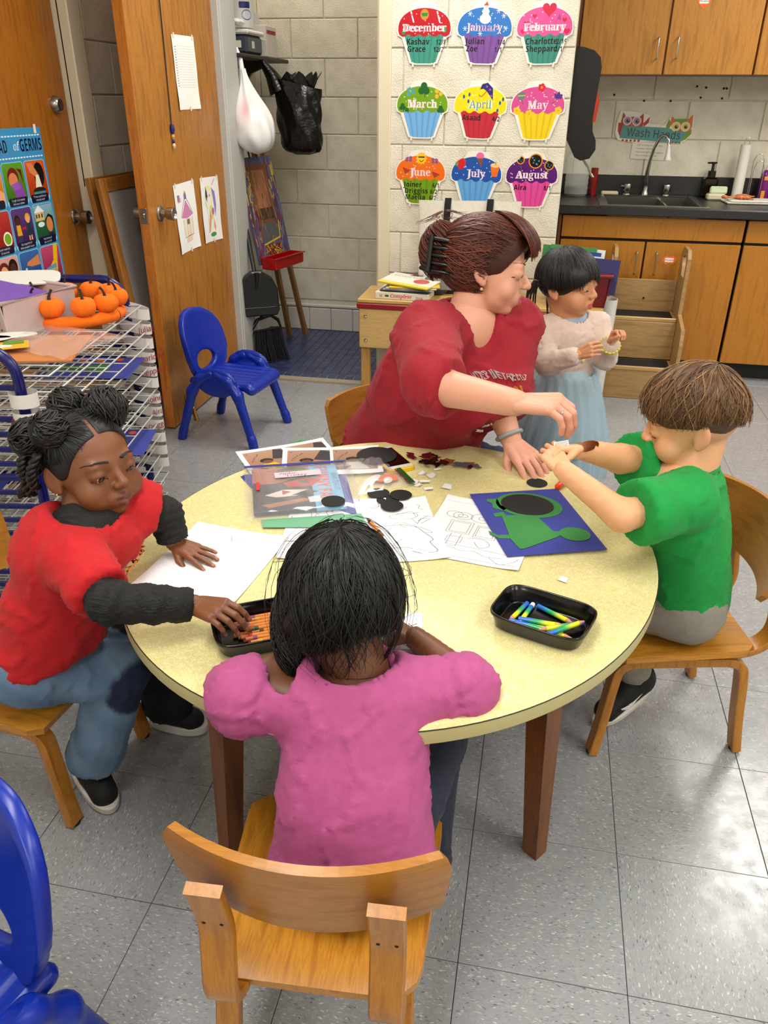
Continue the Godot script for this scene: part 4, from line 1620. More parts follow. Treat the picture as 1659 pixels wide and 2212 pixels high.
		"July":
			p.ell(220, 35, 30, 26, Color(0.85, 0.4, 0.6))
			p.poly([U(196, 50), U(246, 50), U(232, 112)], Color(0.5, 0.28, 0.15))
			p.ell(75, 85, 38, 38, Color(0.75, 0.3, 0.2))
			p.poly([U(75, 50), U(110, 80), U(95, 130), U(60, 135), U(50, 80)], Color(0.78, 0.08, 0.15))
			p.ell(45, 95, 12, 16, Color(0.4, 0.55, 0.3))
			p.poly([U(305, 95), U(375, 95), U(360, 175), U(318, 175)], Color(0.88, 0.42, 0.12))
			p.ell(340, 95, 36, 16, Color(0.93, 0.75, 0.5))
			p.line([U(342, 95), U(345, 60)], 6, Color(0.4, 0.6, 0.2))
		"August":
			for s in [[110, 55, 22], [222, 62, 44], [325, 90, 28]]:
				p.ell(s[0], s[1], s[2] + 8, s[2] + 8, Color(0.88, 0.55, 0.1))
				p.ell(s[0], s[1], s[2], s[2], Color(0.04, 0.03, 0.04))
				for k in 6:
					p.ell(s[0] + s[2] * 0.55 * cos(k), s[1] + s[2] * 0.55 * sin(k * 1.7), s[2] * 0.15, s[2] * 0.15, [Color(0.3, 0.5, 0.7), Color(0.5, 0.3, 0.6), Color(0.2, 0.6, 0.5)][k % 3])
			p.line([U(110, 80), U(120, 120)], 5, Color(0.2, 0.4, 0.15))
			p.line([U(325, 120), U(315, 160)], 5, Color(0.2, 0.4, 0.15))


# ---------------------------------------------------------------- left wall: door with poster, leaning boards, drying rack
func build_left_side() -> void:
	var d := snode("door_1")
	var m := MB.new()
	m.box(V(-2.3, 1.06, -1.657), V(0.045, 2.1, 0.95), 0.003)
	ob("door_leaf", m, wood("oak_left", Color(0.50, 0.28, 0.05), Color(0.60, 0.36, 0.085), 1, 0.36), d)
	knob(d, V(-2.277, 0.955, -2.055))
	m = MB.new()
	m.lathe([U(0, 0), U(0.034, 0), U(0.032, 0.012), U(0.026, 0.02), U(0.022, 0.024), U(0, 0.024)], Transform3D(Basis(Vector3.BACK, -PI / 2), V(-2.277, 1.385, -2.045)), 28)
	ob("deadbolt", m, steel(), d)
	poster()
	leaning_boards()
	rack()


func poster() -> void:
	var p := Pic.new(900, 1140, Color(0.22, 0.53, 0.72))
	var navy := Color(0.035, 0.06, 0.17)
	var skin := [Color(0.80, 0.48, 0.30), Color(0.28, 0.14, 0.08), Color(0.88, 0.62, 0.46)]
	for k in 30:
		p.rect(20 + k * 29, 38, 20, 7, Color(0.85, 0.92, 0.95))
		p.rect(20 + k * 29, 152, 20, 7, Color(0.85, 0.92, 0.95))
	p.text("STOP THE SPREAD", 40, 128, 92, navy, "Droid Sans", false, 0.66, true)
	p.text("of", 600, 118, 62, Color(0.9, 0.95, 0.97), "Droid Serif", false, 0.9, false, true, 0.0, 0.2)
	p.text("GERMS", 668, 128, 92, navy, "Droid Sans", false, 0.72, true)
	var cap := ["Wash your hands often", "Cover your mouth", "Cough and sneeze into your elbow", "Throw used tissues into the trash", "Avoid touching your face", "Wash hands for 20 seconds", "Be respectful of other people's space", "Stay home if you are sick", "Keep your distance", "Wear a face mask", "Use hand sanitizer", "Clean and disinfect"]
	var bg := [Color(0.85, 0.6, 0.1), Color(0.9, 0.5, 0.05), Color(0.25, 0.52, 0.05), Color(0.78, 0.24, 0.05), Color(0.5, 0.2, 0.5), Color(0.66, 0.08, 0.06), Color(0.25, 0.11, 0.38), Color(0.08, 0.36, 0.20), Color(0.3, 0.5, 0.2), Color(0.80, 0.55, 0.55), Color(0.10, 0.30, 0.58), Color(0.68, 0.18, 0.34)]
	for r in 3:
		for k in 4:
			var x := 22.0 + k * 219
			var y := 178.0 + r * 244
			var q := r * 4 + k
			var c: Color = bg[q]
			p.rrect(x - 4, y - 4, 208, 232, 20, Color(0.55, 0.78, 0.86))
			p.rrect(x, y, 200, 206, 18, c.lightened(0.12), c.darkened(0.25))
			match q:
				2:
					p.ell(x + 90, y + 75, 52, 50, Color(0.42, 0.09, 0.06))
					p.poly([U(x + 130, y + 30), U(x + 180, y + 40), U(x + 178, y + 120), U(x + 160, y + 60)], Color(0.42, 0.09, 0.06))
					p.ell(x + 88, y + 92, 42, 40, skin[0])
					p.poly([U(x + 70, y + 120), U(x + 160, y + 110), U(x + 190, y + 206), U(x + 90, y + 206)], Color(0.5, 0.26, 0.62))
					p.poly([U(x + 60, y + 115), U(x + 130, y + 100), U(x + 150, y + 140), U(x + 80, y + 150)], Color(0.56, 0.32, 0.68))
				3:
					p.ell(x + 130, y + 80, 52, 68, Color(0.06, 0.06, 0.07))
					p.poly([U(x + 20, y + 10), U(x + 70, y + 10), U(x + 125, y + 80), U(x + 100, y + 95), U(x + 40, y + 60)], skin[0])
					p.poly([U(x + 95, y + 80), U(x + 125, y + 80), U(x + 145, y + 160), U(x + 75, y + 160)], Color(0.88, 0.85, 0.75))
					p.ell(x + 110, y + 168, 64, 20, Color(0.12, 0.12, 0.13))
					p.rect(x + 52, y + 172, 116, 34, Color(0.3, 0.5, 0.52))
				5:
					p.ell(x + 150, y + 150, 40, 40, Color(0.92, 0.92, 0.88))
					p.ell(x + 150, y + 150, 30, 30, Color(0.45, 0.62, 0.1))
					p.poly([U(x + 10, y + 70), U(x + 90, y + 60), U(x + 100, y + 90), U(x + 10, y + 110)], skin[0])
				6, 8:
					p.ell(x + 50, y + 62, 26, 28, Color(0.12, 0.06, 0.04))
					p.ell(x + 50, y + 68, 18, 20, skin[1])
					p.poly([U(x + 32, y + 90), U(x + 70, y + 90), U(x + 76, y + 150), U(x + 30, y + 150)], Color(0.85, 0.62, 0.08))
					p.rect(x + 36, y + 148, 12, 46, Color(0.15, 0.25, 0.35))
					p.rect(x + 56, y + 148, 12, 46, Color(0.15, 0.25, 0.35))
					p.ell(x + 152, y + 58, 26, 26, Color(0.82, 0.6, 0.18))
					p.ell(x + 152, y + 68, 19, 20, skin[2])
					p.poly([U(x + 132, y + 90), U(x + 172, y + 90), U(x + 176, y + 160), U(x + 130, y + 160)], Color(0.06, 0.22, 0.2))
					p.rect(x + 136, y + 158, 12, 40, skin[2])
					p.rect(x + 158, y + 158, 12, 40, skin[2])
					p.poly([U(x + 80, y + 112), U(x + 92, y + 100), U(x + 92, y + 108), U(x + 112, y + 108), U(x + 112, y + 100), U(x + 126, y + 112), U(x + 112, y + 124), U(x + 112, y + 117), U(x + 92, y + 117), U(x + 92, y + 124)], Color(0.75, 0.08, 0.12))
				7:
					p.grad(x + 6, y + 4, 190, 90, Color(0.5, 0.66, 0.78), Color(0.4, 0.6, 0.5))
					p.rect(x + 16, y + 40, 88, 52, Color(0.86, 0.68, 0.4))
					p.poly([U(x + 6, y + 44), U(x + 58, y + 2), U(x + 114, y + 44)], Color(0.85, 0.88, 0.9))
					for s in [20, 46, 76]:
						p.rect(x + s, y + 54, 16, 22, Color(0.15, 0.3, 0.3))
					p.ell(x + 62, y + 114, 34, 15, Color(0.85, 0.88, 0.86))
					p.poly([U(x + 110, y + 90), U(x + 150, y + 60), U(x + 192, y + 78), U(x + 196, y + 130), U(x + 115, y + 125)], Color(0.04, 0.04, 0.05))
					p.ell(x + 150, y + 122, 34, 44, skin[0])
					p.poly([U(x + 115, y + 206), U(x + 130, y + 172), U(x + 175, y + 172), U(x + 195, y + 206)], Color(0.08, 0.12, 0.3))
				9, 4:
					p.ell(x + 60, y + 70, 48, 46, Color(0.36, 0.12, 0.06))
					p.ell(x + 60, y + 84, 34, 38, skin[2])
					p.ell(x + 145, y + 62, 42, 46, Color(0.05, 0.03, 0.03))
					p.ell(x + 145, y + 80, 32, 40, skin[1])
					p.ell(x + 145, y + 102, 26, 22, Color(0.35, 0.65, 0.62))
				10, 0, 1:
					p.poly([U(x + 70, y + 60), U(x + 190, y + 30), U(x + 196, y + 90), U(x + 110, y + 90), U(x + 60, y + 78)], skin[0])
					p.poly([U(x + 60, y + 160), U(x + 140, y + 120), U(x + 198, y + 150), U(x + 198, y + 206), U(x + 60, y + 206)], skin[2])
					p.poly([U(x + 40, y + 90), U(x + 56, y + 90), U(x + 66, y + 170), U(x + 36, y + 170)], Color(0.75, 0.85, 0.9))
				11:
					p.poly([U(x + 140, y), U(x + 186, y), U(x + 160, y + 110), U(x + 150, y + 160), U(x + 60, y + 160), U(x + 80, y + 120), U(x + 120, y + 90)], Color(0.88, 0.70, 0.08))
					p.poly([U(x + 30, y + 130), U(x + 140, y + 110), U(x + 150, y + 180), U(x + 60, y + 200)], Color(0.36, 0.58, 0.72))
					for s in 4:
						p.poly([U(x + 60 + s * 24, y + 140), U(x + 80 + s * 24, y + 140), U(x + 70 + s * 22, y + 172)], Color(0.88, 0.70, 0.08))
			p.rrect(x + 10, y + 186, 180, 46, 14, navy)
			var words: PackedStringArray = cap[q].split(" ")
			var half := int(ceil(words.size() / 2.0))
			p.text(" ".join(words.slice(0, half)), x + 100, y + 206, 17, Color(0.85, 0.88, 0.9), "Droid Sans", true, 0.9)
			p.text(" ".join(words.slice(half)), x + 100, y + 225, 17, Color(0.85, 0.88, 0.9), "Droid Sans", true, 0.9)
	for k in 4:
		p.ell(130 + k * 215, 1010, 80, 60, bg[k + 3].lightened(0.1))
	p.text("KEEP GERMS AWAY", 450, 1110, 60, navy, "Droid Sans", true, 0.8, true)
	var t := thing("germ_poster", "light blue SPREAD of GERMS poster with cartoon panels on the left door", "poster")
	t.transform = Transform3D(Basis(Vector3.UP, PI / 2), V(-2.2755, 0.935, -1.607))
	ob("sheet", sheet_box(0.59, 0.747, 0.0006), print_mat("poster", p, 0.3), t)
	var m := MB.new()
	m.box(V(0.26, 0.368, 0.0015), V(0.016, 0.032, 0.001), 0.0003)
	ob("tape", m, mat("tape"), t)


func leaning_boards() -> void:
	var pine := wood("pine_old", Color(0.46, 0.27, 0.08), Color(0.62, 0.40, 0.14), 1, 0.55)
	var names := ["outer wooden easel frame leaning on the block wall behind the open door", "wood-framed white board leaning in front of the outer easel frame"]
	for k in 2:
		var t := thing("easel_board", names[k], "easel")
		var x0 := -2.185 + 0.062 * k
		var ba := Basis(Vector3.BACK, 0.115)
		t.transform = Transform3D(Basis(Vector3.RIGHT, 0.0) * ba, V(x0 + 0.13, 0.0, -2.04 + 0.03 * k))
		var m := MB.new()
		m.box(V(0, 0.56, -0.02), V(0.024, 1.12, 0.05), 0.003)
		ob("rail", m, pine, t)
		m = MB.new()
		m.box(V(0, 0.56, -0.60), V(0.024, 1.12, 0.05), 0.003)
		ob("rail", m, pine, t)
		var pz := wood("pine_cross", Color(0.46, 0.27, 0.08), Color(0.62, 0.40, 0.14), 2, 0.55)
		m = MB.new()
		m.box(V(0, 1.092, -0.31), V(0.022, 0.055, 0.53), 0.003)
		ob("rail", m, pz, t)
		m = MB.new()
		m.box(V(0, 0.42, -0.31), V(0.022, 0.055, 0.53), 0.003)
		ob("rail", m, pz, t)
		m = MB.new()
		m.box(V(0.0, 0.757, -0.31), V(0.008, 0.63, 0.54), 0.001)
		ob("panel", m, mat("board_grey", Color(0.62, 0.60, 0.585), 0.35), t)


func rack() -> void:
	var yaw := 0.17
	var org := V(-1.6, 0, -1.16)
	var X := Transform3D(Basis(Vector3.UP, yaw), org)
	var t := thing("drying_rack", "blue metal art drying rack with many white wire shelves behind the girl in red", "drying rack", org, yaw)
	var blue := mat("rack_blue", Color(0.02, 0.04, 0.33), 0.28)
	var wire := mat("rack_wire", Color(0.80, 0.80, 0.78), 0.35)
	var W := 0.62
	var D := 0.80
	for z in [0.0, D]:
		var m := MB.new()
		var pts := [V(0, 0.03, z), V(0, 0.805, z)]
		for k in 7:
			var a := PI / 2 * k / 6.0
			pts.append(V(-0.07 + 0.07 * cos(a), 0.825 + 0.07 * sin(a), z))
		for k in 7:
			var a := PI / 2 * k / 6.0
			pts.append(V(-W + 0.07 - 0.07 * sin(a), 0.825 + 0.07 * cos(a), z))
		pts.append(V(-W, 0.03, z))
		m.tube(pts, 0.0135, 14)
		ob("frame_tube", m, blue, t)
		for x in [0.0, -W]:
			m = MB.new()
			m.lathe([U(0, 0), U(0.018, 0), U(0.02, 0.02), U(0.014, 0.035), U(0, 0.035)], AT(V(x, 0, z)), 12)
			ob("foot_cap", m, mat("black_plastic"), t)
	var m := MB.new()
	m.tube([V(-0.27, 0.893, 0.0), V(-0.25, 0.893, D)], 0.0115, 12)
	ob("top_bar", m, blue, t)
	m = MB.new()
	m.tube([V(-W, 0.14, 0.0), V(-W, 0.14, D)], 0.0115, 12)
	ob("base_bar", m, blue, t)
	var sm := MB.new()
	for q in [[0.055, -0.01], [-W - 0.05, D + 0.02]]:
		pass
	var x1 := 0.062
	var x0 := -W + 0.02
	sm.tube([V(x0, 0, 0.005), V(x1, 0, 0.005), V(x1, 0, D - 0.06), V(x0, 0, D - 0.06), V(x0, 0, 0.005)], 0.0028, 6)
	for k in 7:
		var x := x0 + (x1 - x0) * (k + 1) / 8.0
		sm.tube([V(x, -0.002, 0.005), V(x, -0.002, D - 0.06)], 0.0019, 5)
	for k in 8:
		var z := 0.005 + (D - 0.065) * (k + 1) / 9.0
		sm.tube([V(x0, 0.001, z), V(x1, 0.001, z)], 0.0017, 5)
	var smesh := sm.mesh()
	var bm := MB.new()
	bm.box(V(-W / 2, 0, 0), V(W - 0.02, 0.014, 0.007), 0.002)
	var bmesh := bm.mesh()
	for k in 19:
		var y := 0.812 - k * 0.0398
		var s := inst("wire_shelf", smesh, wire, t, Transform3D(Basis(Vector3.UP, 0.004 * ((k * 7) % 5 - 2)), V(0.006 * ((k * 5) % 4) - 0.01, y, 0.004 * (k % 3))))
		if k != 1:
			inst("support_bar", bmesh, blue, t, AT(V(0, y - 0.012, D - 0.004)))
			inst("support_bar", bmesh, blue, t, AT(V(0, y - 0.012, 0.006)))
	var white := mat("loop_paper", Color(0.83, 0.81, 0.79), 0.75)
	white.cull_mode = BaseMaterial3D.CULL_DISABLED
	var ink := mat("red_ink", Color(0.50, 0.04, 0.10), 0.6)
	var words := ["Asaad", "Kashav", "Grace", "Julian", "Zoe", "Charlotte", "Sheppard", "Maelia", "Joiner", "Aira", "Driggiss", "Asaad", "Grace"]
	for k in 14:
		var near := k < 2
		var at := V(0.004, 0.775 - k * 0.047, D) if near else V(0.03, 0.80 - (k - 2) * 0.0475, 0.02)
		if k == 7:
			at.y += 0.008
		var rx := 0.033 if near else 0.05
		var lm := MB.new()
		var rows := []
		for r in 2:
			var row := []
			for j in 25:
				var a := TAU * j / 24.0
				row.append(at + V(rx * cos(a), (0.017 - 0.034 * r) - (0.0 if near else 0.012 * cos(a)), 0.028 * sin(a)))
			rows.append(row)
		lm.sheet(rows, 0.0005)
		var lo := ob("name_loop", lm, white, t)
		if k in [1, 3, 5, 6, 8, 9, 10]:
			var tm := TextMesh.new()
			tm.text = "Asaad" if k == 1 else words[k]
			tm.font_size = 32
			tm.pixel_size = 0.0009 if near else 0.0008
			tm.depth = 0.0004
			var sf := SystemFont.new()
			sf.font_names = PackedStringArray(["Droid Sans"])
			sf.font_italic = true
			tm.font = sf
			inst("lettering", tm, ink, lo, Transform3D(Basis(Vector3.UP, 0.35 if near else 0.9), at + (V(0.011, 0.0, 0.0275) if near else V(0.042, -0.008, 0.02))))
	var pap := mat("paper_blue", Color(0.20, 0.23, 0.56), 0.85)
	var grn := mat("paper_green", Color(0.20, 0.50, 0.24), 0.85)
	var k2 := 0
	for q in [[4, -0.08, 0.12, 0.05, "blue paper with a green cut-out on an upper shelf of the drying rack"], [10, -0.06, 0.16, 0.08, "blue paper with a green cut-out on the shelf beside the girl's face"], [8, -0.42, 0.5, -0.05, "blue paper with an orange dot on a middle shelf behind the girl's hair"], [10, -0.38, 0.52, 0.03, "blue and green paper on the shelf behind the girl's hanging twist"]]:
		var y: float = 0.812 - q[0] * 0.0398 + 0.0035
		var pm := thing("construction_paper", q[4], "paper craft")
		pm.transform = X * Transform3D(Basis(Vector3.UP, q[3]), V(q[1], y, q[2]))
		m = MB.new()
		m.box(V(0, 0.0005, 0.06), V(0.29, 0.0008, 0.22))
		ob("sheet", m, pap, pm)
		m = MB.new()
		var blob := PackedVector2Array()
		for j in 20:
			var a := TAU * j / 20.0
			blob.append(U(0.1 * cos(a), 0.045 * sin(a) + 0.018 * sin(3 * a + k2)))
		m.prism(blob, 0.0006, Transform3D(Basis(Vector3.RIGHT, -PI / 2), V(-0.04, 0.001, 0.07)))
		ob("green_shape", m, grn, pm)
		for j in 3:
			m = MB.new()
			m.lathe([U(0, 0), U(0.013, 0), U(0.013, 0.0008), U(0, 0.0008)], AT(V(-0.05 + 0.06 * j, 0.0012, -0.02 + 0.012 * (j % 2))), 14)
			ob("orange_dot", m, mat("paper_orange", Color(0.85, 0.33, 0.1), 0.8), pm)
		k2 += 1
	var top := 0.818
	var orange := tri_mat("felt_orange", noise_tex("felt", 0.08, [[0.0, Color(0.90, 0.38, 0.02)], [1.0, Color(0.97, 0.47, 0.04)]], 3, 5, 128), Vector3.ONE * 14.0, 0.95)
	var rc := V(-1.645, top + 0.018, -0.945)
	m = MB.new()
	var ring := []
	for k in 33:
		var a := TAU * k / 32.0
		ring.append(rc + V(0.125 * cos(a), 0.002 * sin(3 * a), 0.125 * sin(a)))
	m.tube(ring, 0.0185, 12, false)
	one("pumpkin_ring", m, orange, "orange felted ring lying on the top shelf of the drying rack under the pumpkins", "ring")
	var pk := thing("small_pumpkin", "x", "pumpkin")
	m = MB.new()
	var rows := []
	for r in 15:
		var la := PI * r / 14.0
		var row := []
		for j in 41:
			var a := TAU * j / 40.0
			var rib := 1.0 - 0.07 * pow(absf(sin(a * 4.0)), 0.35) + 0.05
			var rr := 0.042 * pow(sin(la), 0.8) * rib
			var y := 0.034 * cos(la)
			y -= 0.010 * exp(-pow(sin(la) / 0.35, 2)) * signf(cos(la))
			row.append(V(rr * cos(-a), y, rr * sin(-a)))
		rows.append(row)
	m.sheet(rows)
	ob("pumpkin_body", m, orange, pk)
	m = MB.new()
	m.tube([V(0, 0.018, 0), V(0.001, 0.034, 0.0), V(0.006, 0.046, 0.002), V(0.014, 0.055, 0.003)], [0.0075, 0.0045, 0.0038, 0.0045], 8)
	ob("stem", m, mat("stem_brown", Color(0.16, 0.10, 0.06), 0.8), pk)
	var where := ["left-hand pumpkin in the front row of the ring, nearest the basket", "middle pumpkin of the front row, just behind the clear bag", "right-hand pumpkin of the front row, over the bare ring", "right rear pumpkin tucked between two others", "pumpkin at the far right end of the ring", "back-row pumpkin under the blue rack bar's bend", "middle back-row pumpkin with a straight stem", "back-row pumpkin left of the middle one", "pumpkin half hidden behind the front left one"]
	for k in 9:
		var a: float = [2.35, 1.62, 0.85, 0.25, -0.45, -1.05, -1.65, -2.3, 3.0][k]
		var at := rc + V(0.122 * cos(a), 0.042, 0.118 * sin(a))
		var lb: String = "small orange " + where[k]
		if k == 0:
			pk.position = at
			pk.rotation.y = 0.3
			pk.scale = Vector3.ONE * 0.82
			tag(pk, lb, "pumpkin", "small pumpkins on the orange ring")
		else:
			var c := copy_of(pk, at, lb, "small pumpkins on the orange ring", 0.3 + k * 1.1)
			c.scale = Vector3.ONE * (0.8 + 0.05 * ((k * 3) % 4) / 2.0)
	m = MB.new()
	m.box(V(0, 0, 0), V(0.34, 0.006, 0.24), 0.001, Basis(Vector3.UP, 0.12))
	var kp := one("kraft_envelope", m, mat("kraft", Color(0.72, 0.45, 0.24), 0.8), "tan kraft envelope lying under the clear bag on the top of the drying rack", "envelope")
	kp.position = V(-1.62, top + 0.004, -0.60)
	kp.rotation.y = yaw
	var bag := MB.new()
	rows = []
	for r in 12:
		var row := []
		for j in 16:
			var x := (j / 15.0 - 0.5) * 0.36
			var z := (r / 11.0 - 0.5) * 0.24
			row.append(V(x, 0.012 * sin(PI * r / 11.0) * sin(PI * j / 15.0) + 0.0035 * sin(j * 1.9 + r * 0.7) * sin(r * 1.3), z))
		rows.append(row)
	bag.sheet(rows)
	var film := mat("clear_film", Color(1.0, 0.95, 0.93, 0.16), 0.1)
	film.transparency = BaseMaterial3D.TRANSPARENCY_ALPHA
	film.cull_mode = BaseMaterial3D.CULL_DISABLED
	var bo := one("clear_bag", bag, film, "crinkled clear plastic bag spread over the tan envelope beside the pumpkins", "plastic bag")
	bo.position = V(-1.585, top + 0.012, -0.685)
	bo.rotation.y = -0.25
	var cuts := [[-1.74, -0.60, 0.075, 0.034, "large white oval foam cut-out with a black edge on the tan envelope"], [-1.69, -0.655, 0.07, 0.03, "white oval cut-out behind the large oval"], [-1.66, -0.54, 0.05, 0.02, "slim white cut-out at the near edge of the envelope"], [-1.72, -0.5, 0.055, 0.02, "white cut-out by the blue rack post"]]
	for q in cuts:
		m = MB.new()
		var oo := PackedVector2Array()
		for j in 24:
			var a := TAU * j / 24.0
			oo.append(U(q[2] * cos(a) * (1.0 + 0.2 * cos(a)), q[3] * sin(a)))
		m.prism(oo, 0.003, Transform3D(Basis(Vector3.UP, 0.5) * Basis(Vector3.RIGHT, -PI / 2), V(q[0], top + 0.02, q[1])), 0.001)
		one("foam_cutout", m, mat("foam_white", Color(0.82, 0.81, 0.78), 0.7), q[4], "cut-out")
	m = MB.new()
	m.box(V(-1.615, top + 0.0215, -0.575), V(0.085, 0.002, 0.07), 0.0005, Basis(Vector3.UP, 0.6))
	var card := one("picture_card", m, mat("card_yellow", Color(0.80, 0.62, 0.12), 0.6), "yellow and green picture card among the white cut-outs on the rack", "card")
	m = MB.new()
	m.box(V(-1.622, top + 0.0235, -0.595), V(0.05, 0.001, 0.03), 0.0002, Basis(Vector3.UP, 0.6))
	ob("green_patch", m, mat("card_green", Color(0.35, 0.52, 0.1), 0.6), card)
	var bk := thing("plastic_basket", "pale perforated plastic basket at the left edge on the drying rack", "basket")
	bk.transform = X * Transform3D(Basis(Vector3.UP, -0.45), V(-0.27, top, 0.27))
	var bp := mat("basket_plastic", Color(0.74, 0.66, 0.65), 0.45)
	m = MB.new()
	for q in [[V(0, 0.05, 0.125), V(0.32, 0.1, 0.004), Basis(Vector3.RIGHT, 0.12)], [V(0, 0.05, -0.125), V(0.32, 0.1, 0.004), Basis(Vector3.RIGHT, -0.12)], [V(0.158, 0.05, 0), V(0.004, 0.1, 0.25), Basis(Vector3.BACK, -0.12)], [V(-0.158, 0.05, 0), V(0.004, 0.1, 0.25), Basis(Vector3.BACK, 0.12)], [V(0, 0.003, 0), V(0.3, 0.005, 0.23), Basis.IDENTITY]]:
		m.box(q[0], q[1], 0.001, q[2])
	m.tube([V(-0.165, 0.1, 0.132), V(0.165, 0.1, 0.132), V(0.165, 0.1, -0.132), V(-0.165, 0.1, -0.132), V(-0.165, 0.1, 0.132)], 0.006, 8)
	ob("body", m, bp, bk)
	m = MB.new()
	for r in 3:
		for j in 14:
			for s in [0.1315 - 0.004 * r]:
				m.lathe([U(0, 0), U(0.003, 0), U(0.003, 0.001), U(0, 0.001)], Transform3D(Basis(Vector3.RIGHT, PI / 2), V(-0.14 + j * 0.0215, 0.065 - r * 0.02, s)), 6)
	ob("perforation", m, mat("hole_dark", Color(0.2, 0.16, 0.16), 0.8), bk).set_meta("kind", "stuff")
	m = MB.new()
	m.box(V(0.06, 0.082, 0.1338), V(0.14, 0.024, 0.001), 0.0003, Basis(Vector3.RIGHT, 0.12))
	ob("label_strip", m, bp, bk)
	m = MB.new()
	m.box(V(0, 0, 0), V(0.26, 0.004, 0.2), 0.001)
	var pp := one("purple_paper", m, mat("paper_purple", Color(0.42, 0.27, 0.62), 0.85), "purple paper sheets standing out of the pale perforated basket", "paper")
	pp.transform = X * Transform3D(Basis(Vector3.UP, -0.45) * Basis(Vector3.BACK, -0.12), V(-0.29, top + 0.1, 0.28))
	m = MB.new()
	var lid := PackedVector2Array()
	for j in 28:
		var a := TAU * j / 28.0
		lid.append(U(0.13 * signf(cos(a)) * pow(absf(cos(a)), 0.5), 0.05 * signf(sin(a)) * pow(absf(sin(a)), 0.5)))
	m.prism(lid, 0.006, Transform3D.IDENTITY, 0.002, true)
	var lo2 := one("plastic_board", m, mat("white_plastic"), "white rounded plastic board lying across the back of the basket", "board")
	lo2.transform = X * Transform3D(Basis(Vector3.UP, 0.3) * Basis(Vector3.RIGHT, -1.35), V(-0.27, top + 0.106, 0.16))


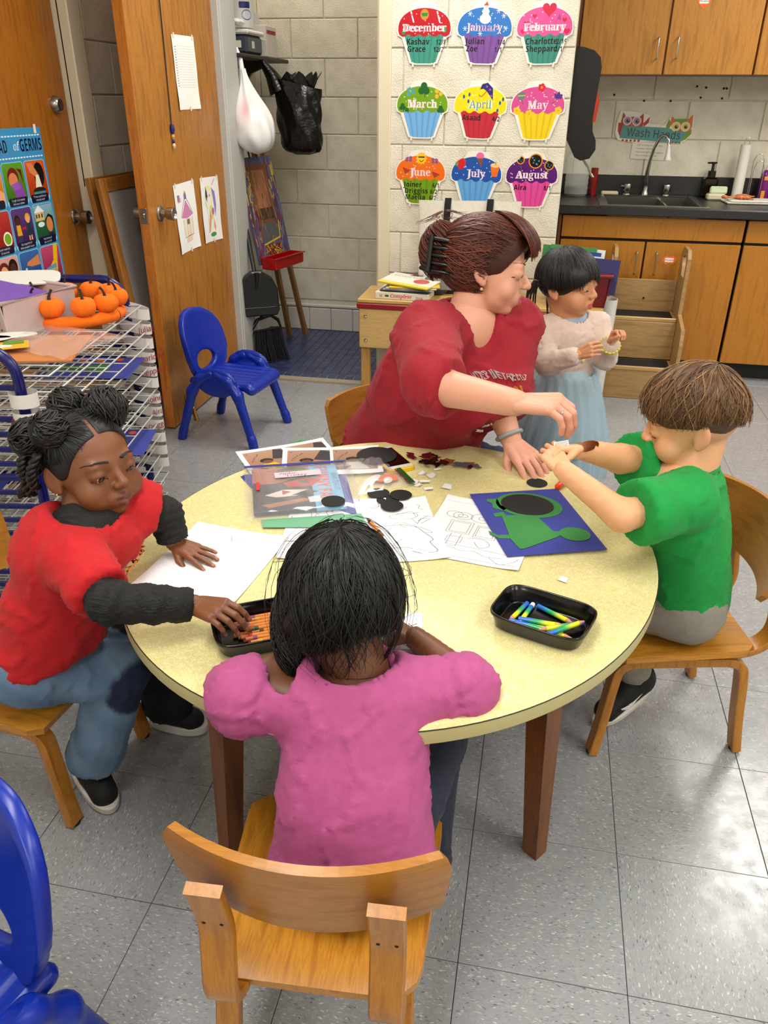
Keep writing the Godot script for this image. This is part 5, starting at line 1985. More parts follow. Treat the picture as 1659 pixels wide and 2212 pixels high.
func closet_things() -> void:
	var dark := wood("walnut", Color(0.10, 0.05, 0.03), Color(0.17, 0.09, 0.05), 2, 0.5)
	var t := thing("closet_shelf", "dark wooden shelf on a curved bracket on the closet wall", "shelf")
	var m := MB.new()
	m.box(V(-1.98, 1.607, -3.54), V(0.22, 0.02, 0.8), 0.004)
	ob("board", m, dark, t)
	m = MB.new()
	m.prism(PackedVector2Array([U(0, 0), U(0.17, 0), U(0.165, -0.035), U(0.1, -0.06), U(0.065, -0.11), U(0.05, -0.17), U(0.02, -0.19), U(0, -0.18)]), 0.024, AT(V(-2.088, 1.597, -3.62)), 0.003)
	ob("bracket", m, dark, t)
	t = thing("wipes_tub", "white tub of wipes with blue printed label on top of the shelf's clear box", "tub", V(-1.945, 1.74, -3.4))
	m = MB.new()
	m.lathe([U(0, 0), U(0.056, 0), U(0.058, 0.005), U(0.058, 0.13), U(0.06, 0.135), U(0.06, 0.15), U(0.05, 0.156), U(0, 0.157)], Transform3D.IDENTITY, 28)
	ob("tub", m, mat("white_plastic"), t)
	var p := Pic.new(512, 160, Color(0.82, 0.82, 0.84))
	p.rrect(20, 14, 200, 40, 10, Color(0.08, 0.12, 0.42))
	p.rrect(300, 14, 150, 40, 10, Color(0.08, 0.12, 0.42))
	p.text("Cleaning", 40, 44, 26, Color(0.9, 0.9, 0.95), "Droid Sans", false, 1.0, true)
	p.ell(120, 92, 90, 30, Color(0.10, 0.16, 0.5))
	p.ell(120, 92, 84, 25, Color(0.80, 0.82, 0.88))
	p.text("Guard", 120, 106, 44, Color(0.07, 0.11, 0.42), "Droid Serif", true, 1.0, true, true, 0, 0.2)
	for k in 3:
		p.rect(40, 126 + k * 9, 150, 4, Color(0.4, 0.45, 0.6))
	p.ell(400, 95, 70, 32, Color(0.10, 0.16, 0.5))
	p.ell(400, 95, 64, 27, Color(0.80, 0.82, 0.88))
	m = MB.new()
	var rows := []
	for r in 2:
		var row := []
		for k in 25:
			var a := -1.9 + 3.4 * k / 24.0
			row.append(V(0.0588 * sin(a), 0.125 - 0.115 * r, 0.0588 * cos(a)))
		rows.append(row)
	m.sheet(rows)
	ob("label", m, print_mat("tub_label", p, 0.4), t)
	m = MB.new()
	m.box(V(-0.02, 0.165, 0.01), V(0.035, 0.05, 0.025), 0.004)
	one("white_box", m, mat("cream_plastic"), "small cream box standing on the lid of the wipes tub", "box").position = V(-1.955, 1.757, -3.4)
	m = MB.new()
	m.box(Vector3.ZERO, V(0.05, 0.03, 0.1), 0.013)
	one("white_case", m, mat("white_plastic"), "rounded white case beside the wipes tub at the door edge", "case").position = V(-1.925, 1.758, -3.27)
	t = thing("storage_box", "clear plastic storage box with grey contents and a white lid on the dark shelf", "storage box", V(-1.96, 1.618, -3.4))
	m = MB.new()
	m.box(V(0, 0.045, 0), V(0.15, 0.088, 0.24), 0.012)
	ob("box", m, mat("box_grey", Color(0.20, 0.23, 0.29), 0.3), t)
	m = MB.new()
	m.box(V(0, 0.1, 0), V(0.175, 0.022, 0.265), 0.008)
	ob("lid", m, mat("white_plastic"), t)
	m = MB.new()
	m.box(V(0.0758, 0.045, 0.03), V(0.001, 0.032, 0.04))
	m.box(V(0.02, 0.045, 0.1208), V(0.045, 0.032, 0.001))
	ob("label", m, mat("paper_white"), t).set_meta("kind", "stuff")
	t = thing("glove_box", "white cardboard box printed with a red biohazard mark on the dark shelf", "box", V(-1.955, 1.618, -3.68))
	p = Pic.new(240, 300, Color(0.84, 0.82, 0.80))
	var red := Color(0.58, 0.05, 0.10)
	for k in 3:
		var a := TAU * k / 3.0 - PI / 2
		p.ell(120 + 26 * cos(a), 100 + 26 * sin(a), 28, 28, red)
		p.ell(120 + 32 * cos(a), 100 + 32 * sin(a), 21, 21, Color(0.84, 0.82, 0.80))
	p.ell(120, 100, 12, 12, red)
	p.text("RELIANCE", 120, 182, 46, red, "Droid Serif", true, 0.9, true)
	p.text("Wellness", 150, 210, 26, red, "Droid Sans", true, 0.9, true)
	p.rect(40, 230, 160, 46, Color(0.9, 0.89, 0.87))
	for k in 4:
		p.rect(50, 236 + k * 9, 130, 3, Color(0.4, 0.4, 0.42))
	m = MB.new()
	m.box(V(0, 0.075, 0), V(0.14, 0.15, 0.18), 0.002)
	ob("carton", m, mat("card_white", Color(0.80, 0.78, 0.76), 0.6), t)
	m = sheet_box(0.13, 0.14)
	inst("print", m.mesh(), print_mat("reliance", p, 0.55), t, AT(V(0, 0.075, 0.0905)))
	m = MB.new()
	m.box(V(0.0705, 0.12, 0), V(0.001, 0.018, 0.15))
	ob("red_band", m, mat("red_print", red, 0.6), t)
	m = MB.new()
	m.prism(PackedVector2Array([U(-0.05, 0), U(0.05, 0), U(0.04, 0.05), U(0, 0.065), U(-0.04, 0.05)]), 0.002, AT(V(-0.01, 0.15, 0.086)))
	ob("flap", m, mat("card_white"), t)
	m = MB.new()
	m.box(V(-0.0, 0.04, 0), V(0.08, 0.08, 0.03), 0.002)
	one("small_carton", m, mat("card_white"), "small white carton standing before the biohazard box on the shelf", "box").position = V(-1.91, 1.618, -3.56)
	hanging_bags()
	t = thing("painting_easel", "paint-covered easel board with a red plastic tray standing inside the closet", "easel")
	p = Pic.new(512, 900, Color(0.27, 0.30, 0.42))
	var rng := RandomNumberGenerator.new()
	rng.seed = 77
	p.rect(110, 60, 290, 640, Color(0.42, 0.25, 0.16))
	p.rect(160, 110, 190, 330, Color(0.58, 0.38, 0.26))
	p.rect(150, 430, 230, 100, Color(0.25, 0.17, 0.10))
	p.rect(150, 560, 260, 160, Color(0.28, 0.32, 0.34))
	var pal := [Color(0.38, 0.07, 0.13), Color(0.25, 0.08, 0.1), Color(0.72, 0.62, 0.08), Color(0.2, 0.26, 0.45), Color(0.3, 0.2, 0.12), Color(0.38, 0.42, 0.55), Color(0.5, 0.1, 0.2)]
	for k in 420:
		var edge := rng.randf() < 0.72
		var x := rng.randf_range(0, 120) if edge and rng.randf() < 0.5 else (rng.randf_range(390, 505) if edge else rng.randf_range(110, 400))
		var y := rng.randf_range(0, 880)
		var l := rng.randf_range(20, 130)
		var w := rng.randf_range(4, 15)
		var c: Color = pal[rng.randi() % pal.size()]
		if not edge:
			c = [Color(0.42, 0.27, 0.17), Color(0.62, 0.42, 0.28), Color(0.3, 0.2, 0.14), Color(0.5, 0.38, 0.12)][rng.randi() % 4]
			w *= 0.7
		p.line([U(x, y), U(x + rng.randfn(0, 6), y + l)], w, c)
	for k in 60:
		p.line([U(130 + rng.randf() * 280, 740 + rng.randf() * 30), U(130 + rng.randf() * 280, 800 + rng.randf() * 90)], 9, [Color(0.72, 0.62, 0.08), Color(0.45, 0.06, 0.16), Color(0.38, 0.07, 0.13)][k % 3])
	p.line([U(130, 740), U(400, 700), U(420, 560)], 14, Color(0.80, 0.66, 0.06))
	var bm := sheet_box(0.33, 0.56, 0.012)
	var XF := Transform3D(Basis(Vector3.UP, 1.32) * Basis(Vector3.RIGHT, -0.2), V(-1.86, 0.85, -3.31))
	inst("painted_board", bm.mesh(), print_mat("easel_paint", p, 0.6), t, XF)
	m = MB.new()
	var tw := 0.30
	for q in [[V(0, 0.0, 0.045), V(tw, 0.006, 0.085)], [V(0, 0.03, 0.09), V(tw, 0.06, 0.005)], [V(0, 0.03, 0.002), V(tw, 0.06, 0.005)], [V(tw / 2, 0.03, 0.045), V(0.005, 0.06, 0.09)], [V(-tw / 2, 0.03, 0.045), V(0.005, 0.06, 0.09)], [V(0, 0.058, 0.094), V(tw + 0.02, 0.005, 0.016)]]:
		m.box(q[0], q[1], 0.002)
	inst("tray", m.mesh(), mat("tray_red", Color(0.60, 0.02, 0.04), 0.3), t, Transform3D(Basis(Vector3.UP, 1.32), XF * V(0.0, -0.30, 0.008)))
	var legm := wood("easel_leg", Color(0.42, 0.28, 0.14), Color(0.55, 0.39, 0.2), 1, 0.6)
	for q in [[V(-1.90, 0.0, -3.80), V(-1.99, 1.27, -3.52)], [V(-1.80, 0.0, -3.84), V(-1.98, 1.3, -3.6)]]:
		m = MB.new()
		m.bar(q[0], q[1], 0.022, 0.036, V(1, 0, 0.4), 0.003)
		ob("leg", m, legm, t)
	m = MB.new()
	for k in 3:
		m.tube([XF * V(-0.11 + 0.07 * k, 0.27, 0.01), XF * V(-0.12 + 0.07 * k, 0.315, 0.016)], 0.005, 6)
	ob("clip", m, mat("black_plastic"), t).set_meta("kind", "stuff")
	m = MB.new()
	m.box(V(-2.085, 1.16, -3.4), V(0.006, 0.09, 0.06), 0.002)
	one("wall_card", m, mat("card_white"), "small white card fixed on the closet wall above the painted easel", "card")
	t = thing("lobby_dustpan", "dark grey long-handled dustpan leaning beside the painted easel", "dustpan")
	var gp := mat("dustpan_grey", Color(0.085, 0.09, 0.09), 0.3)
	m = MB.new()
	m.tube([V(-1.975, 1.03, -3.22), V(-1.85, 0.56, -3.06)], 0.0125, 12)
	ob("handle", m, gp, t)
	var pf := PackedVector2Array([U(-0.028, 0.0), U(0.028, 0.0), U(0.085, -0.035), U(0.118, -0.1), U(0.125, -0.22), U(0.11, -0.25), U(-0.11, -0.25), U(-0.125, -0.22), U(-0.118, -0.1), U(-0.085, -0.035)])
	var PX := Transform3D(Basis(Vector3.UP, 0.55) * Basis(Vector3.RIGHT, 0.05), V(-1.84, 0.565, -3.05))
	m = MB.new()
	m.prism(pf, 0.03, PX, 0.008, true)
	ob("pan", m, gp, t)
	m = MB.new()
	m.tube([PX * V(0, -0.004, 0.03), PX * V(0, -0.06, 0.034), PX * V(-0.01, -0.1, 0.03)], [0.014, 0.008, 0.003], 8)
	m.box(PX * V(0, -0.2, 0.03), V(0.2, 0.004, 0.006), 0.001, PX.basis)
	ob("rib", m, gp, t).set_meta("kind", "stuff")
	t = thing("push_broom", "black angled broom with grey bristles standing on the blue closet floor", "broom")
	m = MB.new()
	m.tube([V(-2.03, 0.92, -3.2), V(-1.86, 0.27, -3.17)], 0.011, 10)
	ob("handle", m, mat("black_plastic"), t)
	m = MB.new()
	var hx := Transform3D(Basis(Vector3.UP, 0.9), V(-1.845, 0.2, -3.17))
	m.tube([hx * V(-0.11, 0.0, 0), hx * V(-0.05, 0.07, 0), hx * V(0.04, 0.085, 0), hx * V(0.09, 0.05, 0), hx * V(0.11, 0.0, 0), hx * V(-0.11, 0.0, 0)], 0.011, 8)
	ob("head", m, mat("black_plastic"), t)
	m = MB.new()
	rng.seed = 3
	for k in 260:
		var x := rng.randf_range(-0.11, 0.11)
		var z := rng.randf_range(-0.018, 0.018)
		m.tube([hx * V(x, 0.0, z), hx * V(x * 1.12, -0.09, z * 1.4), hx * V(x * 1.22 + 0.02, -0.195, z * 1.9)], [0.0016, 0.0016, 0.0012], 4, false)
	ob("bristles", m, tri_mat("bristle", noise_tex("bristle_n", 0.1, [[0.0, Color(0.06, 0.065, 0.07)], [1.0, Color(0.24, 0.24, 0.25)]], 2, 9, 128), Vector3.ONE * 20.0, 0.6), t).set_meta("kind", "stuff")
	t = thing("white_jug", "white plastic jug with a grip half hidden behind the open door's hinge edge", "jug", V(-1.985, 0.0, -3.3))
	m = MB.new()
	m.lathe([U(0, 0.25), U(0.07, 0.25), U(0.08, 0.27), U(0.08, 0.45), U(0.06, 0.52), U(0.025, 0.58), U(0.02, 0.63), U(0, 0.63)], Transform3D.IDENTITY, 24)
	ob("bottle", m, mat("white_plastic"), t)
	m = MB.new()
	m.box(V(0, 0.125, 0), V(0.16, 0.25, 0.16), 0.01)
	one("white_pail", m, mat("pail_white", Color(0.72, 0.72, 0.7), 0.5), "white square pail on the closet floor under the white jug", "pail").position = V(-1.985, 0, -3.3)


func hanging_bags() -> void:
	var t := thing("white_bag", "full white plastic grocery bag hanging below the dark shelf", "plastic bag")
	var c := V(-1.815, 1.24, -3.14)
	var rng := RandomNumberGenerator.new()
	rng.seed = 5
	var m := MB.new()
	m.colored = true
	var rows := []
	for r in 26:
		var f := r / 25.0
		var row := []
		var y := 0.31 * (1.0 - f) - 0.09 * f
		var w := 0.02 + 0.095 * pow(sin(PI * clampf(f * 0.62 + 0.02, 0, 1)), 1.5) if f < 0.85 else 0.0
		w = 0.016 + 0.098 * smoothstep(0.0, 0.66, f)
		if f > 0.72:
			w *= sqrt(maxf(0.0, 1.0 - pow((f - 0.72) / 0.28, 2)))
		for k in 37:
			var a := TAU * k / 36.0
			var fold := 1.0 + 0.13 * (1.0 - f) * sin(a * 9.0 + 0.6) + 0.05 * sin(a * 4.0 + f * 5.0) + 0.04 * sin(a * 7.0 - f * 9.0)
			row.append(c + V(-0.075 * (1.0 - f) + w * fold * cos(-a), y, -0.05 * (1.0 - f) + w * fold * 0.9 * sin(-a)))
		rows.append(row)
	m.sheet(rows)
	for k in m.v.size():
		var q := m.v[k] - c
		var pink := exp(-pow((q.x + 0.035) / 0.03, 2) - pow((q.y - 0.12) / 0.05, 2)) * 0.7
		var bl := exp(-pow((q.x - 0.0) / 0.05, 2) - pow((q.y + 0.045) / 0.03, 2)) * 0.45
		var or_ := exp(-pow((q.x + 0.06) / 0.03, 2) - pow((q.y - 0.03) / 0.04, 2)) * 0.5
		m.c[k] = Color(0.76, 0.76, 0.75).lerp(Color(0.75, 0.3, 0.33), pink).lerp(Color(0.35, 0.4, 0.5), bl).lerp(Color(0.72, 0.55, 0.42), or_)
	var wm := mat("bag_white", Color.WHITE, 0.35)
	wm.vertex_color_use_as_albedo = true
	wm.backlight_enabled = true
	wm.backlight = Color(0.25, 0.25, 0.25)
	ob("bag", m, wm, t)
	for s in [-1.0, 1.0]:
		m = MB.new()
		m.tube([c + V(-0.075, 0.30, -0.05), c + V(-0.085 + 0.012 * s, 0.35, -0.05 + 0.02 * s), c + V(-0.1, 0.40, -0.055)], [0.014, 0.012, 0.008], 8)
		ob("handle", m, wm, t)
	t = thing("black_bag", "black plastic bag with crumpled top hanging on the back wall of the closet", "plastic bag")
	c = V(-1.70, 1.33, -3.52)
	m = MB.new()
	rows = []
	for r in 22:
		var f := r / 21.0
		var row := []
		var y := 0.16 - 0.36 * f
		var w := lerpf(0.13, 0.115, f)
		var dp := lerpf(0.05, 0.075, sin(PI * f))
		if f > 0.86:
			var q := sqrt(maxf(0.0, 1.0 - pow((f - 0.86) / 0.14, 2)))
			w *= 0.3 + 0.7 * q
			dp *= q
		for k in 33:
			var a := TAU * k / 32.0
			var fold := 1.0 + 0.06 * sin(a * 5.0 + f * 7.0) + 0.05 * sin(a * 8.0 - f * 11.0)
			row.append(c + V(0.02 * f + w * cos(-a) * fold, y + 0.05 * cos(a) * (1.0 - f) * -0.6, dp * sin(-a) * fold))
		rows.append(row)
	m.sheet(rows)
	var bm := mat("bag_black", Color(0.012, 0.012, 0.014), 0.22)
	bm.normal_enabled = true
	bm.normal_texture = noise_tex("crinkle", 0.02, [], 4, 8, 256, FastNoiseLite.TYPE_CELLULAR, 6.0)
	bm.uv1_scale = V(3, 2, 1)
	bm.normal_scale = 0.5
	ob("bag", m, bm, t)
	m = MB.new()
	m.tube([c + V(-0.1, 0.12, 0.0), c + V(-0.14, 0.2, 0.01), c + V(-0.2, 0.285, 0.03)], [0.06, 0.035, 0.012], 10)
	ob("handle", m, bm, t)
	m = MB.new()
	rows = []
	for r in 7:
		var row := []
		for k in 29:
			var a := TAU * k / 28.0
			var rr := 0.05 + 0.04 * r / 6.0
			row.append(c + V(0.03 + rr * 1.15 * cos(-a) * (1 + 0.15 * sin(a * 6 + r)), 0.12 + 0.075 * r / 6.0 + 0.022 * sin(a * 7.0 + r), rr * 0.6 * sin(-a)))
		rows.append(row)
	rows.reverse()
	m.sheet(rows, 0.0015)
	var gb := mat("bag_grey", Color(0.10, 0.105, 0.11), 0.25)
	ob("crumpled_top", m, gb, t)


func build_bench() -> void:
	var ply := wood("bench_ply", Color(0.70, 0.55, 0.31), Color(0.79, 0.65, 0.41), 0, 0.45)
	var t := thing("activity_bench", "low light-wood activity table with a red edge against the pillar behind the woman", "table")
	var m := MB.new()
	m.box(V(-0.565, 0.53, -2.78), V(1.19, 0.02, 0.325), 0.004)
	ob("top", m, wood("bench_top", Color(0.66, 0.51, 0.27), Color(0.76, 0.62, 0.37), 0, 0.35), t)
	m = MB.new()
	m.box(V(-0.565, 0.505, -2.625), V(1.196, 0.028, 0.022), 0.005)
	m.box(V(-1.155, 0.505, -2.78), V(0.02, 0.028, 0.31), 0.005)
	ob("red_edge", m, mat("edge_red", Color(0.52, 0.02, 0.06), 0.4), t)
	m = MB.new()
	m.box(V(-0.565, 0.393, -2.628), V(1.17, 0.196, 0.018), 0.003)
	ob("front_panel", m, ply, t)
	m = MB.new()
	m.box(V(-1.145, 0.393, -2.78), V(0.018, 0.196, 0.3), 0.003)
	ob("side_panel", m, ply, t)
	for x in [-1.125, -1.0, -0.02]:
		m = MB.new()
		m.box(V(x, 0.15, -2.66 if x != -1.0 else -2.9), V(0.045, 0.3, 0.04), 0.003)
		ob("leg", m, wood("bench_leg", Color(0.62, 0.44, 0.2), Color(0.72, 0.54, 0.28), 1, 0.45), t)
	for y in [0.455, 0.335]:
		m = MB.new()
		m.lathe([U(0, 0), U(0.009, 0), U(0.007, 0.005), U(0, 0.006)], Transform3D(Basis(Vector3.RIGHT, PI / 2), V(-1.118, y, -2.619)), 12)
		ob("screw", m, mat("chrome"), t)
	var y0 := 0.5405
	t = thing("book", "thick cream book with red spine title, lowest of the pile on the bench", "book")
	m = MB.new()
	m.box(V(0, 0.016, 0), V(0.27, 0.032, 0.2), 0.003)
	ob("cover", m, mat("cream_book", Color(0.82, 0.78, 0.70), 0.6), t)
	var p := Pic.new(600, 70, Color(0.86, 0.82, 0.74))
	p.text("M", 40, 54, 40, Color(0.3, 0.1, 0.2), "Droid Serif", false)
	p.ell(130, 36, 26, 13, Color(0.1, 0.4, 0.15))
	p.text("Complete", 165, 55, 58, Color(0.75, 0.1, 0.08), "Droid Serif", false, 0.9, true, false, 0, 0.15)
	p.text("Book", 470, 52, 34, Color(0.2, 0.2, 0.25), "Droid Sans", false)
	inst("spine", sheet_box(0.26, 0.03).mesh(), print_mat("spine", p, 0.5), t, AT(V(0, 0.016, 0.1005)))
	t.position = V(-0.935, y0, -2.735)
	t.rotation.y = -0.06
	var cols := [Color(0.14, 0.16, 0.22), Color(0.55, 0.55, 0.52), Color(0.7, 0.68, 0.6), Color(0.82, 0.68, 0.12)]
	var lbl := ["dark blue magazine lying on the thick cream book", "grey magazine second in the pile on the bench", "pale magazine third in the pile on the bench", "yellow-edged magazine tilted under the white picture book"]
	var y := y0 + 0.0335
	for k in 4:
		m = MB.new()
		m.box(Vector3.ZERO, V(0.25, 0.006, 0.19), 0.001)
		var b := one("magazine", m, mat("mag_%d" % k, cols[k], 0.35), lbl[k], "magazine", "magazines piled on the bench")
		b.position = V(-0.92 + 0.008 * k, y + 0.0033, -2.74 - 0.004 * k)
		b.rotation.y = -0.1 + 0.09 * k
		y += 0.0067
	p = Pic.new(400, 300, Color(0.84, 0.83, 0.78))
	p.ell(290, 150, 60, 60, Color(0.72, 0.25, 0.22))
	p.rect(0, 250, 400, 50, Color(0.84, 0.75, 0.2))
	p.text("picture book", 40, 90, 40, Color(0.4, 0.45, 0.4), "Droid Serif")
	m = MB.new()
	m.box(Vector3.ZERO, V(0.27, 0.008, 0.2), 0.001)
	for k in m.v.size():
		m.u[k] = U(m.v[k].x / 0.27 + 0.5, 0.5 + m.v[k].z / 0.2)
	var b2 := one("picture_book", m, print_mat("pbook", p, 0.3), "white picture book with a red circle on top of the magazine pile", "book")
	b2.position = V(-0.915, y + 0.011, -2.745)
	b2.rotation = V(0.05, -0.28, -0.05)
	for k in 3:
		m = MB.new()
		m.box(Vector3.ZERO, V(0.2, 0.004, 0.11), 0.001)
		var b := one("card_sheet", m, mat("card_tan_%d" % k, [Color(0.75, 0.6, 0.36), Color(0.78, 0.68, 0.5), Color(0.35, 0.25, 0.2)][k], 0.7), ["tan card sheet at the bottom behind the magazines", "light tan card sheet in the middle behind the magazines", "dark brown card sheet on top behind the magazines"][k], "card")
		b.position = V(-0.965 + 0.006 * k, y0 + 0.03 + 0.022 * k, -2.885)
		b.rotation = V(-0.04, 0.1 - 0.12 * k, 0.06 + 0.02 * k)
	tote()
	t = thing("red_bin", "red plastic bin full of papers on the right end of the bench", "bin", V(-0.1, y0, -2.78))
	m = MB.new()
	for q in [[V(0, 0.075, 0.1), V(0.27, 0.15, 0.005), Basis(Vector3.RIGHT, 0.14)], [V(0, 0.075, -0.1), V(0.27, 0.15, 0.005), Basis(Vector3.RIGHT, -0.14)], [V(0.14, 0.075, 0), V(0.005, 0.15, 0.21), Basis(Vector3.BACK, -0.14)], [V(-0.14, 0.075, 0), V(0.005, 0.15, 0.21), Basis(Vector3.BACK, 0.14)], [V(0, 0.003, 0), V(0.25, 0.005, 0.18), Basis.IDENTITY]]:
		m.box(q[0], q[1], 0.001, q[2])
	m.tube([V(-0.15, 0.15, 0.112), V(0.15, 0.15, 0.112), V(0.15, 0.15, -0.112), V(-0.15, 0.15, -0.112), V(-0.15, 0.15, 0.112)], 0.011, 10)
	ob("bin", m, mat("bin_red", Color(0.42, 0.015, 0.04), 0.3), t)
	var pc := [[Color(0.80, 0.80, 0.79), -0.12, 0.17, 0.24, -2.735, "white drawing paper standing in front in the red bin"], [Color(0.10, 0.25, 0.50), -0.13, 0.185, 0.24, -2.76, "blue painted paper standing behind the white drawing in the red bin"], [Color(0.22, 0.50, 0.24), -0.14, 0.20, 0.22, -2.79, "large green paper standing at the back of the red bin"], [Color(0.20, 0.45, 0.22), -0.205, 0.195, 0.16, -2.815, "darker green paper leaning left behind the large green one"], [Color(0.17, 0.16, 0.36), -0.02, 0.16, 0.2, -2.72, "purple paper sticking out at the right of the red bin"], [Color(0.82, 0.82, 0.8), -0.09, 0.19, 0.2, -2.80, "white paper edge showing right of the green papers"]]
	for q in pc:
		m = MB.new()
		m.box(Vector3.ZERO, V(q[3], q[2], 0.002), 0.0004)
		var b := one("craft_paper", m, mat("craft_%d" % int(q[1] * -1000 + q[2] * 10), q[0], 0.8), q[5], "paper", "papers in the red bin")
		b.position = V(q[1], y0 + 0.06 + q[2] / 2, q[4])
		b.rotation = V(-0.2, 0, -0.06)
	m = MB.new()
	m.lathe([U(0, 0), U(0.05, 0), U(0.065, 0.16), U(0.06, 0.16), U(0.046, 0.01), U(0, 0.01)], Transform3D.IDENTITY, 20)
	one("white_bucket", m, mat("white_plastic"), "white bucket standing on the floor between the bench and the step stool", "bucket").transform = Transform3D(Basis.IDENTITY.scaled(V(0.75, 3.4, 0.75)), V(0.062, 0.0, -2.88))


func tote() -> void:
	var y0 := 0.5405
	var t := thing("tote_bag", "white canvas tote bag with black base and straps standing against the pillar", "tote bag")
	var m := MB.new()
	var can := cloth("canvas", Color(0.84, 0.82, 0.76), 0.05)
	var rows := []
	for r in 12:
		var row := []
		var f := r / 11.0
		for k in 33:
			var a := TAU * k / 32.0
			var sx := signf(cos(-a)) * pow(absf(cos(-a)), 0.35)
			var sz := signf(sin(-a)) * pow(absf(sin(-a)), 0.6)
			row.append(V(-0.652 + 0.25 * sx * (1.0 - 0.03 * f), y0 + 0.44 - 0.36 * f + 0.004 * sx, -2.868 + (0.012 + 0.035 * f) * sz + 0.004 * sin(sx * 9 + f * 3)))
		rows.append(row)
	m.sheet(rows, 0.002)
	ob("canvas_body", m, can, t)
	m = MB.new()
	rows = []
	for r in 5:
		var row := []
		var f := r / 4.0
		for k in 33:
			var a := TAU * k / 32.0
			var sx := signf(cos(-a)) * pow(absf(cos(-a)), 0.35)
			var sz := signf(sin(-a)) * pow(absf(sin(-a)), 0.6)
			row.append(V(-0.652 + (0.243 - 0.02 * f) * sx, y0 + 0.08 - 0.079 * f, -2.868 + (0.047 + 0.005 * f) * sz))
		rows.append(row)
	m.sheet(rows, 0.002)
	var blk := cloth("black_web", Color(0.018, 0.018, 0.02), 0.1)
	ob("black_base", m, blk, t)
	for x in [-0.755, -0.55]:
		m = MB.new()
		rows = []
		for r in 16:
			var f := r / 15.0
			var yy := y0 + 0.445 - 0.44 * f
			var zz := -2.868 + (0.016 + 0.037 * f) + 0.010
			if r == 0:
				yy = y0 + 0.452
				zz -= 0.015
			rows.append([V(x - 0.016 - 0.012 * f, yy, zz), V(x + 0.016 - 0.012 * f, yy, zz)])
		m.sheet(rows, 0.002)
		ob("strap", m, blk, t)
	t = thing("zip_bag", "clear zip bag of grey pieces leaning on the front of the white tote", "zip bag")
	m = MB.new()
	rows = []
	for r in 9:
		var row := []
		for k in 9:
			var x := (k / 8.0 - 0.5) * 0.16
			var f := r / 8.0
			row.append(V(-0.79 + x + 0.02 * f * (1 if k > 4 else -1) * 0.5, y0 + 0.19 - 0.18 * f + 0.02, -2.79 + 0.02 * f + 0.018 * sin(PI * f) * cos(x * 14)))
		rows.append(row)
	m.sheet(rows)
	var film := mat("clear_film_b", Color(0.95, 0.97, 0.97, 0.2), 0.1)
	film.transparency = BaseMaterial3D.TRANSPARENCY_ALPHA
	film.cull_mode = BaseMaterial3D.CULL_DISABLED
	ob("film", m, film, t)
	m = MB.new()
	m.box(V(-0.79, y0 + 0.212, -2.79), V(0.155, 0.007, 0.003), 0.001)
	ob("zip_strip", m, mat("zip_green", Color(0.12, 0.42, 0.2), 0.4), t)
	m = MB.new()
	var s := SDF.new(V(-0.1, -0.01, -0.03), V(0.1, 0.12, 0.03), 0.006)
	s.ell(V(0.0, 0.045, 0), V(0.07, 0.055, 0.016), Basis.IDENTITY, 0.01)
	s.ell(V(0.03, 0.08, 0), V(0.03, 0.025, 0.012), Basis.IDENTITY, 0.01)
	s.to(m)
	inst("grey_pieces", m.mesh(), mat("lead_grey", Color(0.17, 0.17, 0.17), 0.5), t, AT(V(-0.79, y0 + 0.005, -2.785)))


# ---------------------------------------------------------------- the round table and the chairs
const TH := 0.565
const LAY := Basis(Vector3(1, 0, 0), Vector3(0, 0, -1), Vector3(0, 1, 0))   # an x,y outline laid flat: y runs away from the viewer


func table_r(a: float, grow := 0.0) -> float:
	return 0.562 - 0.016 * cos(2 * a) - 0.017 * sin(2 * a) + grow


func squiggle_tex() -> ImageTexture:
	var rng := RandomNumberGenerator.new()
	rng.seed = 41
	var s := 700
	var p := Pic.new(s, s, Color(0.835, 0.79, 0.56))
	for k in 3400:
		var c: Color = [Color(0.895, 0.865, 0.68), Color(0.91, 0.885, 0.72), Color(0.79, 0.73, 0.45), Color(0.88, 0.84, 0.63), Color(0.81, 0.755, 0.49)][k % 5]
		var x := rng.randf() * s
		var y := rng.randf() * s
		var a := rng.randf() * TAU
		var bend := rng.randf_range(-0.55, 0.55)
		var pts := []
		for q in 7:
			pts.append(U(fposmod(x, s), fposmod(y, s)))
			x += cos(a) * 4.0
			y += sin(a) * 4.0
			a += bend
			if x < 0 or y < 0 or x >= s or y >= s:
				break
		p.line(pts, 2.0, c)
	return p.tex()


